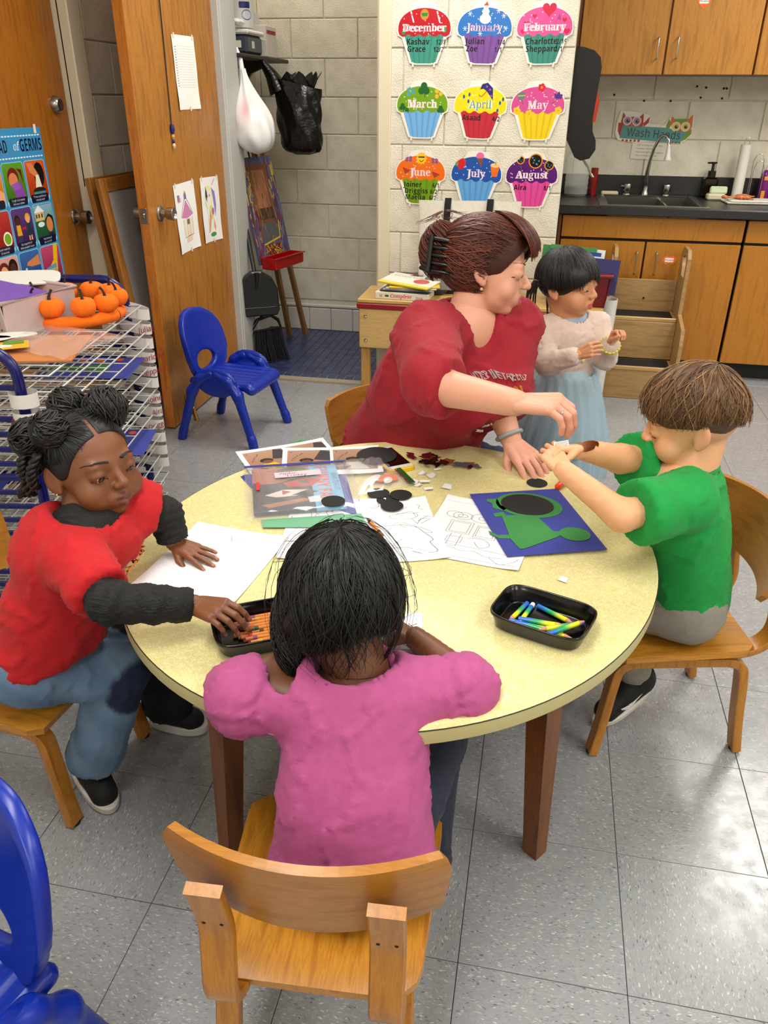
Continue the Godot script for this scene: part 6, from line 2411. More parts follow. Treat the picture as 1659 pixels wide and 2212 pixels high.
func build_table() -> void:
	var t := thing("round_table", "round kindergarten table with a speckled yellow laminate top and dark wooden legs", "table")
	var lam := tri_mat("table_top", squiggle_tex(), Vector3.ONE * 4.2, 0.34)
	var c := V(-0.529, 0, -0.233)
	var m := MB.new()
	var o := PackedVector2Array()
	for k in 120:
		var a := TAU * k / 120.0
		o.append(U(table_r(a) * cos(a), -table_r(a) * sin(a)))
	m.prism(o, 0.026, Transform3D(LAY, c + V(0, TH - 0.0265, 0)), 0.0, true)
	ob("tabletop", m, lam, t)
	var ring := []
	var ring2 := []
	for k in 121:
		var a := TAU * k / 120.0
		ring.append(c + V(table_r(a, 0.0006) * cos(a), TH - 0.0015, table_r(a, 0.0006) * sin(a)))
	m = MB.new()
	var rows := []
	for q in [[0.0002, -0.001], [0.0012, -0.0025], [0.0012, -0.028], [-0.002, -0.0285]]:
		var row := []
		for k in 121:
			var a := -TAU * k / 120.0
			row.append(c + V(table_r(a, q[0]) * cos(a), TH + q[1], table_r(a, q[0]) * sin(a)))
		rows.append(row)
	m.sheet(rows)
	ob("edge_band", m, mat("edge_yellow", Color(0.72, 0.68, 0.47), 0.4), t)
	m = MB.new()
	m.tube(ring, 0.0011, 6, false)
	ob("edge_line", m, mat("edge_dark", Color(0.10, 0.09, 0.07), 0.5), t)
	m = MB.new()
	for k in 60:
		var a := TAU * k / 60.0
		o[k] = U((table_r(a) - 0.1) * cos(a), -(table_r(a) - 0.1) * sin(a))
	o.resize(60)
	m.prism(o, 0.05, Transform3D(LAY, c + V(0, TH - 0.0775, 0)), 0.0, true)
	var lw := wood("table_leg", Color(0.29, 0.145, 0.045), Color(0.46, 0.26, 0.085), 1, 0.45)
	ob("apron", m, lw, t)
	for q in [[-0.172, 0.03], [-0.796, 0.176], [-0.905, -0.5], [-0.275, -0.62]]:
		var foot := V(q[0], 0, q[1])
		var top := c + (foot - c) * 0.93 + V(0, TH - 0.028, 0)
		m = MB.new()
		var d := (foot - c).normalized()
		var side := d.cross(Vector3.UP)
		var quad := func(p: Vector3, w: float) -> Array:
			return [p - d * w - side * w, p + d * w - side * w, p + d * w + side * w, p - d * w + side * w]
		var lo: Array = quad.call(foot, 0.0175)
		var hi: Array = quad.call(top, 0.027)
		for k in 4:
			m.flat([lo[(k + 1) % 4], lo[k], hi[k], hi[(k + 1) % 4]])
		m.flat([lo[0], lo[1], lo[2], lo[3]])
		ob("leg", m, lw, t)


func bent(pts: Array, w: float, th: float) -> MB:
	var m := MB.new()
	var cv := []
	var n := pts.size()
	for k in n - 1:
		for s in 5:
			cv.append((pts[k] as Vector3).cubic_interpolate(pts[k + 1], pts[maxi(k - 1, 0)], pts[mini(k + 2, n - 1)], s / 5.0))
	cv.append(pts[n - 1])
	var rim := []
	for k in cv.size():
		var t: Vector3 = (cv[mini(k + 1, cv.size() - 1)] - cv[maxi(k - 1, 0)]).normalized()
		var nn := t.cross(Vector3.RIGHT).normalized()
		rim.append([cv[k] + nn * th / 2, cv[k] - nn * th / 2])
	var b := minf(0.003, th * 0.3)
	for side in 4:
		var rows := []
		for k in rim.size():
			var a: Vector3 = rim[k][0]
			var q: Vector3 = rim[k][1]
			var x := Vector3.RIGHT * w / 2
			var xb := Vector3.RIGHT * (w / 2 - b)
			var inn := (q - a).normalized() * b
			match side:
				0: rows.append([a - xb, a + xb])
				1: rows.append([a + xb, a + x + inn, q + x - inn, q + xb])
				2: rows.append([q + xb, q - xb])
				3: rows.append([q - xb, q - x - inn, a - x + inn, a - xb])
		m.sheet(rows)
	for e in [0, rim.size() - 1]:
		var x := Vector3.RIGHT * w / 2
		var f := [rim[e][0] - x, rim[e][0] + x, rim[e][1] + x, rim[e][1] - x]
		if e == 0:
			f.reverse()
		m.flat(f)
	return m


func wooden_chair(at: Vector3, yaw: float, label: String, sh := 0.29) -> Node3D:
	var t := thing("wooden_chair", label, "chair", at, yaw, "wooden children's chairs round the table")
	var wd := wood("chair_maple", Color(0.58, 0.36, 0.075), Color(0.74, 0.51, 0.155), 2, 0.3, 1.6)
	var wy := wood("chair_maple_up", Color(0.56, 0.34, 0.075), Color(0.70, 0.47, 0.145), 1, 0.32, 1.6)
	var m := MB.new()
	var rows := []
	for r in 15:
		var f := r / 14.0
		var z := -0.165 + 0.335 * f
		var wx := 0.155 + 0.02 * f
		if f < 0.12:
			wx -= 0.03 * pow(1.0 - f / 0.12, 2)
		if f > 0.9:
			wx -= 0.025 * pow((f - 0.9) / 0.1, 2)
		var row := []
		for k in 15:
			var x := (k / 14.0 * 2 - 1)
			var y := sh - 0.011 * (1.0 - x * x) * sin(PI * clampf(f * 1.25, 0, 1)) - 0.008 * pow(absf(f - 0.5) * 2, 6)
			row.append(V(x * wx, y, z))
		rows.append(row)
	m.sheet(rows, 0.017)
	ob("seat", m, wd, t)
	m = MB.new()
	rows = []
	for r in 9:
		var f := r / 8.0
		var row := []
		for k in 21:
			var x := (k / 20.0 * 2 - 1)
			var wx := 0.187 - 0.012 * f - 0.014 * pow(absf(f - 0.5) * 2, 8)
			row.append(V(x * wx, sh + 0.295 - 0.15 * f - 0.008 * x * x * (1 - f), -0.197 + 0.03 * f + 0.05 * x * x))
		rows.append(row)
	m.sheet(rows, 0.0135)
	ob("backrest", m, wood("chair_back", Color(0.55, 0.345, 0.10), Color(0.68, 0.46, 0.18), 0, 0.32, 1.6), t)
	for s in [-1.0, 1.0]:
		var x: float = s * 0.115
		m = bent([V(x, sh - 0.028, 0.03), V(x, sh - 0.030, -0.09), V(x, sh - 0.026, -0.155), V(x, sh + 0.0, -0.195), V(x, sh + 0.04, -0.207), V(x, sh + 0.1, -0.199), V(x, sh + 0.16, -0.194), V(x, sh + 0.255, -0.2175)], 0.048, 0.016)
		var u := ob("upright", m, wy, t)
		for q in [[-0.012, 0.17], [0.012, 0.17], [-0.012, 0.235], [0.012, 0.235]]:
			m = MB.new()
			m.lathe([U(0, 0), U(0.0032, 0), U(0.0025, 0.001), U(0, 0.001)], Transform3D(Basis(Vector3.RIGHT, -PI / 2), V(x + q[0], sh + q[1], -0.2035 - (q[1] - 0.17) * 0.21)), 8)
			ob("rivet", m, mat("rivet", Color(0.10, 0.08, 0.06), 0.5, 0.6), u)
	for s in [-1.0, 1.0]:
		for e in [-1.0, 1.0]:
			var x: float = s * 0.128
			var pts := [V(x, sh - 0.046, 0.0), V(x, sh - 0.046, e * 0.06), V(x + s * 0.0, sh - 0.048, e * 0.115), V(x + s * 0.002, sh - 0.062, e * 0.143), V(x + s * 0.004, sh - 0.10, e * 0.152), V(x + s * 0.008, sh * 0.3, e * 0.165), V(x + s * 0.012, 0.006, e * 0.178)]
			m = bent(pts, 0.038, 0.021)
			var l := ob("leg", m, wy, t)
			m = MB.new()
			m.lathe([U(0, 0), U(0.012, 0), U(0.012, 0.006), U(0, 0.006)], AT(V(x + s * 0.012, 0, e * 0.178)), 12)
			ob("glide", m, mat("glide", Color(0.05, 0.05, 0.045), 0.6), l)
	return t


func blue_chair() -> Node3D:
	var t := thing("plastic_chair", "blue moulded plastic chair standing against the open door with round side arms", "chair", Vector3.ZERO, 0.0, "blue plastic chairs")
	var bm := mat("chair_blue", Color(0.012, 0.15, 0.57), 0.3)
	var m := MB.new()
	var ho := U(0, 0.338)
	var rows := []
	for k in 73:
		var a := TAU * k / 72.0
		var d := U(cos(a), sin(a))
		var r0 := 1.0 / sqrt(pow(d.x / 0.078, 2) + pow(d.y / 0.04, 2))
		var r1 := r0
		for q in 60:
			var e := ho + d * (r1 + 0.004) - U(0, 0.405)
			var hw := 0.166 if e.y > -0.05 else 0.158
			if pow(absf(e.x) / hw, 2.5) + pow(absf(e.y) / (0.165 if e.y > 0 else 0.16), 2.5) > 1.0:
				break
			r1 += 0.004
		var row := []
		for j in 25:
			var f := TAU * j / 24.0
			var rr := lerpf(r0, r1, 0.5 - 0.5 * signf(cos(f)) * pow(absf(cos(f)), 0.35))
			var p := ho + d * rr
			var th := 0.0135 * signf(sin(f)) * pow(absf(sin(f)), 0.5)
			var rim := 0.006 * smoothstep(0.8, 0.97, (rr - r0) / (r1 - r0))
			row.append(V(p.x, p.y, -0.125 - 0.22 * (p.y - 0.26) + 1.3 * p.x * p.x + th * (1.0 + rim * 60.0)))
		rows.append(row)
	m.sheet(rows)
	ob("backrest", m, bm, t)
	var s: SDF
	s = SDF.new(V(-0.21, 0.2, -0.2), V(0.21, 0.38, 0.21), 0.0075)
	for k in 7:
		var x := -0.12 + 0.04 * k
		s.cap(V(x, 0.272 - 0.006 * cos(x * 12), -0.13), V(x, 0.27 - 0.006 * cos(x * 12), 0.15 - 0.35 * x * x), 0.019, 0.02, 0.02)
	s.cap(V(-0.12, 0.255, 0.165), V(0.12, 0.255, 0.165), 0.02, 0.02, 0.03)
	for e in [-1.0, 1.0]:
		s.ell(V(e * 0.158, 0.287, 0.01), V(0.017, 0.068, 0.105), Basis.IDENTITY, 0.022)
	m = MB.new()
	s.to(m)
	ob("seat", m, bm, t)
	for e in [-1.0, 1.0]:
		for q in [-1.0, 1.0]:
			s = SDF.new(V(e * 0.18 - 0.06, -0.01, q * 0.13 - 0.13), V(e * 0.18 + 0.06, 0.36, q * 0.13 + 0.13), 0.0075)
			s.cap(V(e * 0.158, 0.325, q * 0.015), V(e * 0.16, 0.30, q * 0.07), 0.02, 0.022, 0.02)
			s.cap(V(e * 0.16, 0.30, q * 0.07), V(e * 0.163, 0.24, q * 0.115), 0.022, 0.023, 0.02)
			s.cap(V(e * 0.163, 0.24, q * 0.115), V(e * 0.178, 0.02, q * 0.183), 0.023, 0.018, 0.02)
			s.cap(V(e * 0.177, 0.045, q * 0.177), V(e * 0.18, 0.0, q * 0.187), 0.021, 0.021, 0.008)
			s.trim(Vector3.ZERO, Vector3.DOWN)
			m = MB.new()
			s.to(m)
			ob("leg", m, bm, t)
	return t


func build_chairs() -> void:
	wooden_chair(V(-0.515, 0, 0.40), PI + 0.07, "wooden child's chair nearest the camera, its curved back behind the girl in pink")
	wooden_chair(V(0.098, 0, -0.468), -1.338, "wooden child's chair under the boy in the green shirt", 0.315)
	wooden_chair(V(-0.66, 0, -1.06), 0.75, "wooden chair mostly hidden behind the woman in the dark red top")
	wooden_chair(V(-1.33, 0, 0.0), PI / 2 - 0.1, "wooden chair at the left edge of the photo under the girl in red")
	var b := blue_chair()
	b.position = V(-1.642, 0, -2.105)
	b.rotation.y = 1.437
	copy_of(b, V(-1.04, 0, 0.715), "blue moulded plastic chair cut off at the lower left corner of the photo", "blue plastic chairs", -0.25)


# ---------------------------------------------------------------- what lies on the table
func page(called: String, label: String, cat: String, p: Pic, at: Vector3, w: float, h: float, yaw: float, curl := 0.004, group := "") -> MeshInstance3D:
	var m := MB.new()
	var rows := []
	for r in 11:
		var row := []
		for k in 9:
			var x := (k / 8.0 - 0.5)
			var z := (r / 10.0 - 0.5)
			row.append(V(x * w, 0.0006 + curl * (pow(absf(x) * 2, 4) * pow(absf(z) * 2, 4) + 0.12 * (1 + sin(x * 9 + z * 5))), z * h))
		rows.append(row)
	m.sheet(rows, 0.0003)
	var o := one(called, m, print_mat("page_%s_%d" % [called, int(at.x * 1000)], p, 0.75), label, cat, group)
	o.position = at
	o.rotation.y = yaw
	return o


func laid(called: String, poly: PackedVector2Array, y: float, th: float, m: Material, parent: Node3D = self) -> MeshInstance3D:
	var q := PackedVector2Array()
	for p in poly:
		q.append(U(p.x, -p.y))
	var b := MB.new()
	b.prism(q, th, Transform3D(LAY, V(0, y, 0)))
	return ob(called, b, m, parent)


func oval(cx: float, cz: float, a: float, b: float, turn := 0.0, n := 40) -> PackedVector2Array:
	var o := PackedVector2Array()
	for k in n:
		o.append(U(cx, cz) + U(a * cos(TAU * k / n), b * sin(TAU * k / n)).rotated(turn))
	return o


func tray_mesh(w: float, d: float, h: float) -> MB:
	var m := MB.new()
	var prof := [[0.05, 0.0], [0.8, 0.0], [0.86, 0.004], [0.95, h - 0.006], [1.0, h - 0.004], [1.0, h], [0.975, h + 0.0015], [0.935, h], [0.92, h - 0.006], [0.86, h - 0.008], [0.8, 0.006], [0.75, 0.0025], [0.05, 0.0025]]
	var rows := []
	for q in prof:
		var row := []
		for k in 65:
			var a := -TAU * k / 64.0
			var sx := signf(cos(a)) * pow(absf(cos(a)), 0.42)
			var sz := signf(sin(a)) * pow(absf(sin(a)), 0.42)
			var inset: float = (1.0 - q[0]) * minf(w, d) * 0.5
			row.append(V(sx * (w / 2 - inset if q[0] > 0.1 else 0.004), q[1], sz * (d / 2 - inset if q[0] > 0.1 else 0.004)))
		rows.append(row)
	rows.reverse()
	m.sheet(rows)
	return m


func doodle(p: Pic, seed_: int, n: int) -> void:
	var rng := RandomNumberGenerator.new()
	rng.seed = seed_
	for k in n:
		var c := U(rng.randf_range(0.1, 0.9) * p.w, rng.randf_range(0.1, 0.9) * p.h)
		var pts := []
		var a := rng.randf() * TAU
		for q in rng.randi_range(3, 8):
			pts.append(c)
			a += rng.randf_range(-1.1, 1.1)
			c += U(cos(a), sin(a)) * rng.randf_range(10, 34)
		p.curve(pts, 2.0, Color(0.25, 0.25, 0.27))


func build_table_things() -> void:
	var y := TH + 0.0006
	var blue := mat("paper_blue")
	var green := mat("paper_green")
	var black := mat("disc_black", Color(0.035, 0.03, 0.032), 0.75)
	var white := Color(0.91, 0.91, 0.915)
	var ink := Color(0.14, 0.14, 0.15)
	var p := Pic.new(520, 672, white)
	p.line([U(12, 60), U(508, 60)], 2, Color(0.6, 0.6, 0.62))
	p.line([U(20, 640), U(500, 640)], 3, Color(0.5, 0.5, 0.52))
	for q in [[140, 210, 52], [140, 210, 26], [245, 205, 62], [245, 205, 22], [95, 205, 44]]:
		var cc := []
		for k in 21:
			cc.append(U(q[0] + q[2] * cos(TAU * k / 20.0), q[1] + q[2] * 0.8 * sin(TAU * k / 20.0)))
		p.line(cc, 2, ink)
	for q in [[95, 270, 120, 130], [108, 282, 92, 106], [240, 290, 110, 130], [250, 302, 86, 102]]:
		p.line([U(q[0], q[1]), U(q[0] + q[2], q[1]), U(q[0] + q[2], q[1] + q[3]), U(q[0], q[1] + q[3]), U(q[0], q[1])], 2, ink)
	for k in 9:
		p.curve([U(380 + k * 9, 250), U(360 + k * 14, 340), U(400 + k * 12, 440)], 2, ink)
	p.line([U(130, 410), U(130, 540), U(180, 540), U(180, 410)], 2, ink)
	p.line([U(118, 440), U(195, 440), U(195, 500), U(118, 500), U(118, 440)], 2, ink)
	p.line([U(60, 520), U(460, 540)], 2, ink)
	p.curve([U(70, 555), U(110, 570), U(160, 556), U(220, 575), U(280, 560), U(340, 590), U(420, 580)], 2, ink)
	p.curve([U(220, 440), U(300, 430), U(340, 480), U(300, 520), U(260, 470)], 2, ink)
	p.curve([U(300, 150), U(330, 110), U(360, 150), U(400, 110), U(420, 160), U(450, 130)], 2, ink)
	p.curve([U(360, 590), U(420, 640), U(480, 600), U(500, 560)], 2, ink)
	page("colouring_page", "white colouring page of a locomotive half under the blue paper", "colouring page", p, V(-0.355, y, -0.327), 0.228, 0.285, -0.15)
	p = Pic.new(520, 672, white)
	p.curve([U(20, 420), U(140, 330), U(300, 300), U(400, 330), U(440, 400), U(470, 470), U(450, 500), U(470, 590), U(430, 600), U(380, 600), U(330, 540), U(200, 540), U(120, 520)], 3, ink)
	p.curve([U(400, 330), U(440, 350), U(480, 400), U(440, 400)], 2, ink)
	p.curve([U(290, 190), U(380, 170), U(440, 200), U(400, 240), U(300, 225), U(290, 190)], 2, ink)
	p.line([U(400, 240), U(420, 300), U(450, 240), U(480, 250)], 2, ink)
	p.curve([U(60, 200), U(110, 180), U(90, 230), U(140, 220), U(100, 270), U(70, 250), U(60, 300)], 2, ink)
	p.line([U(430, 270), U(490, 220)], 2, ink)
	p.line([U(440, 300), U(500, 250)], 2, ink)
	doodle(p, 4, 14)
	page("colouring_page", "white colouring page with a big animal outline and an orange crayon on it", "colouring page", p, V(-0.557, y + 0.0006, -0.29), 0.226, 0.285, 0.34)
	p = Pic.new(420, 540, white)
	doodle(p, 9, 60)
	page("colouring_page", "white colouring page covered in fine lines showing from under the zip bag", "colouring page", p, V(-0.675, y, -0.275), 0.22, 0.285, 0.16)
	p = Pic.new(420, 540, white)
	for k in 6:
		p.line([U(190 + k * 36, 60), U(370 + k * 10, 190 - k * 14)], 2, ink)
		p.line([U(400 - k * 6, 60 + k * 4), U(210 + k * 12, 190)], 2, ink)
		p.line([U(250, 215 + k * 30), U(410, 205 + k * 30)], 2, ink)
	for k in 7:
		p.curve([U(230, 120 + k * 38), U(280, 138 + k * 38), U(250, 160 + k * 38), U(305, 170 + k * 38)], 3, ink)
	page("colouring_page", "white colouring page of leaves before the girl in pink", "colouring page", p, V(-0.518, y, 0.172), 0.216, 0.279, 0.15)
	p = Pic.new(420, 540, white)
	var faint := Color(0.72, 0.73, 0.78)
	p.curve([U(190, 60), U(210, 100), U(240, 60)], 2, Color(0.5, 0.5, 0.62))
	p.curve([U(120, 250), U(160, 300), U(200, 270), U(190, 250), U(140, 245)], 2, Color(0.55, 0.55, 0.65), true)
	for k in 5:
		p.curve([U(320 + k * 10, 240), U(280 + k * 10, 320), U(330 + k * 12, 420), U(390, 330)], 1, faint)
	p.curve([U(210, 120), U(330, 130), U(330, 300), U(220, 360)], 1, faint)
	page("drawing_paper", "white paper with faint pencil scribbles under the hand of the girl in red", "drawing", p, V(-0.885, y, -0.08), 0.222, 0.282, -0.1)
	var o := laid("construction_paper", PackedVector2Array([U(-0.395, -0.497), U(-0.186, -0.572), U(-0.081, -0.293), U(-0.289, -0.219)]), y + 0.004, 0.0006, blue)
	tag(o, "blue construction paper with a green cut-out animal and a black oval, before the boy", "paper craft")
	var yg := y + 0.005
	laid("green_ring", oval(-0.252, -0.466, 0.078, 0.062, 0.15), yg, 0.0006, green, o)
	laid("green_body", PackedVector2Array([U(-0.312, -0.40), U(-0.235, -0.418), U(-0.195, -0.348), U(-0.165, -0.352), U(-0.185, -0.325), U(-0.255, -0.258), U(-0.265, -0.256), U(-0.288, -0.298), U(-0.292, -0.32)]), yg + 0.0003, 0.0006, green, o)
	laid("green_head", oval(-0.148, -0.345, 0.034, 0.03), yg + 0.0005, 0.0006, green, o)
	laid("green_tail", PackedVector2Array([U(-0.29, -0.312), U(-0.315, -0.306), U(-0.336, -0.322), U(-0.332, -0.308), U(-0.31, -0.292), U(-0.286, -0.296)]), yg, 0.0006, green, o)
	laid("green_paw", PackedVector2Array([U(-0.352, -0.476), U(-0.328, -0.484), U(-0.318, -0.452), U(-0.30, -0.44), U(-0.31, -0.425), U(-0.335, -0.435), U(-0.338, -0.458), U(-0.352, -0.466)]), yg, 0.0006, green, o)
	laid("green_paw", PackedVector2Array([U(-0.332, -0.405), U(-0.31, -0.418), U(-0.302, -0.402), U(-0.29, -0.398), U(-0.296, -0.385), U(-0.312, -0.396), U(-0.326, -0.39)]), yg, 0.0006, green, o)
	laid("black_oval", oval(-0.256, -0.467, 0.062, 0.052, 0.15), yg + 0.001, 0.0006, black, o)
	tag(laid("paper_disc", oval(-0.236, -0.604, 0.026, 0.026), y, 0.0008, black), "single black paper disc lying by the boy's wrists", "disc")
	var dl := ["left black disc of the cluster beside the clear zip bag", "middle black disc of the cluster on the colouring page", "right black disc of the cluster on the colouring page", "lowest black disc of the cluster, nearest the crayon"]
	for k in 4:
		var q: Vector2 = [U(-0.612, -0.455), U(-0.583, -0.425), U(-0.557, -0.455), U(-0.567, -0.393)][k]
		tag(laid("paper_disc", oval(q.x, q.y, 0.027, 0.027), y + 0.004 + 0.001 * [1, 0, 2, 3][k], 0.0008, black), dl[k], "disc", "black discs on the table")
	var t := thing("orange_marker", "orange marker tip showing beneath the boy's near forearm", "marker")
	var m := MB.new()
	m.tube([V(-0.152, TH + 0.016, -0.64), V(-0.186, TH + 0.0085, -0.575)], 0.008, 12)
	m.tube([V(-0.186, TH + 0.0085, -0.575), V(-0.190, TH + 0.0082, -0.567)], [0.008, 0.003], 12)
	ob("barrel", m, mat("marker_orange", Color(0.92, 0.24, 0.02), 0.35), t)
	t = thing("phone", "phone with dark screen in a bright yellow case under a black oval", "phone", V(-0.622, y, -0.658), -0.93)
	m = MB.new()
	var pw := PackedVector2Array()
	for k in 40:
		var a := TAU * k / 40.0
		pw.append(U(0.077 * signf(cos(a)) * pow(absf(cos(a)), 0.3), 0.0395 * signf(sin(a)) * pow(absf(sin(a)), 0.3)))
	m.prism(pw, 0.011, Transform3D(LAY, Vector3.ZERO), 0.002, true)
	ob("case", m, mat("case_yellow", Color(0.86, 0.70, 0.02), 0.35), t)
	m = MB.new()
	m.box(V(0, 0.0112, 0), V(0.140, 0.001, 0.068), 0.0004)
	ob("white_face", m, mat("face_white", Color(0.82, 0.81, 0.78), 0.25), t)
	m = MB.new()
	m.box(V(0, 0.0119, 0), V(0.112, 0.001, 0.064), 0.0004)
	ob("screen", m, mat("screen_dark", Color(0.06, 0.015, 0.02), 0.12), t)
	tag(laid("paper_disc", oval(-0.658, -0.658, 0.053, 0.055, 0.2), y + 0.0135, 0.001, black), "large black paper oval lying over the yellow phone case", "disc")
	var rng := RandomNumberGenerator.new()
	rng.seed = 12
	var rc := [Color(0.28, 0.03, 0.05), Color(0.10, 0.04, 0.03), Color(0.42, 0.18, 0.10), Color(0.05, 0.03, 0.04), Color(0.34, 0.05, 0.08), Color(0.55, 0.30, 0.2), Color(0.35, 0.33, 0.36)]
	for k in 15:
		var small := k > 11
		var c := U(-0.50 + rng.randfn(0, 0.034), -0.672 + rng.randfn(0, 0.016)) if not small else U(-0.405 + rng.randfn(0, 0.014), -0.668 + rng.randfn(0, 0.007))
		if not small:
			c.y += (c.x + 0.50) * 0.45
		var poly := PackedVector2Array()
		for j in 11:
			var a := TAU * j / 11.0
			poly.append(c + U(cos(a), sin(a) * 0.6).rotated(rng.randf() * 0.3 + k) * rng.randf_range(0.010, 0.03) * (0.7 if small else 1.0))
		if Geometry2D.triangulate_polygon(poly).is_empty():
			poly = Geometry2D.convex_hull(poly)
			poly.resize(poly.size() - 1)
		tag(laid("photo_cutout", poly, y + 0.0012 * k * (0.2 if small else 1.0), 0.0006, mat("cut_%d" % (k % 7), rc[k % 7], 0.35)), "dark red and brown photo cut-out in the small group right of the heap" if small else "dark red and brown photo cut-out in the heap before the woman", "photo cut-out", "small group of photo cut-outs" if small else "heap of photo cut-outs")
	var sc := [[-0.57, -0.574, 0.3], [-0.526, -0.60, 1.2], [-0.505, -0.587, 2.2], [-0.49, -0.63, 0.6], [-0.54, -0.54, 2.6], [-0.512, -0.55, 0.2], [-0.525, -0.528, 1.0], [-0.497, -0.512, 0.4], [-0.455, -0.528, 2.9], [-0.175, -0.156, 2.7]]
	var sm := MB.new()
	var rows := []
	for r in 6:
		var row := []
		for k in 4:
			var a := -0.6 + 1.7 * r / 5.0
			row.append(V((k / 3.0 - 0.5) * 0.024 * (1.0 - 0.08 * r), 0.009 - 0.009 * cos(a) + 0.0004, 0.011 * sin(a)))
		rows.append(row)
	sm.sheet(rows, 0.0003)
	var smesh := sm.mesh()
	for k in sc.size():
		var s := inst("paper_curl", smesh, mat("curl_white", Color(0.88, 0.87, 0.88), 0.6), self, Transform3D(Basis(Vector3.UP, sc[k][2]).scaled(Vector3.ONE * (0.9 + 0.15 * (k % 3))), V(sc[k][0], y, sc[k][1])))
		tag(s, "single curl of white paper lying alone above the pencil tray" if k == 9 else "small curl of white backing paper among the scraps in front of the phone", "paper scrap", "" if k == 9 else "paper curls before the phone")
	crayons_and_pencils(y)
	left_pile(y)


func crayon(called: String, label: String, col: Color, at: Vector3, d: Vector3, group := "") -> Node3D:
	var t := thing(called, label, "crayon", at, 0.0, group)
	var q := Quaternion(Vector3.UP, d.normalized())
	t.basis = Basis(q)
	var wrap := mat("crayon_wrap", Color(0.80, 0.47, 0.13), 0.55)
	var cm := mat("crayon_%s" % col.to_html(false), col, 0.5)
	var m := MB.new()
	m.lathe([U(0.0040, -0.030), U(0.0041, -0.030), U(0.0041, 0.030), U(0.0040, 0.030)], Transform3D.IDENTITY, 12)
	ob("wrapper", m, wrap, t)
	m = MB.new()
	m.lathe([U(0, -0.042), U(0.0038, -0.042), U(0.0038, 0.032), U(0.0036, 0.034), U(0.0014, 0.044), U(0, 0.0445)], Transform3D.IDENTITY, 12)
	ob("wax", m, mat("crayon_tan_%s" % col.to_html(false), col.lerp(Color(0.72, 0.45, 0.22), 0.75), 0.5), t)
	for yy in [-0.0255, 0.0245]:
		m = MB.new()
		m.lathe([U(0.0042, yy - 0.004), U(0.00425, yy - 0.004), U(0.00425, yy + 0.004), U(0.0042, yy + 0.004)], Transform3D.IDENTITY, 12)
		ob("band", m, cm, t)
	return t


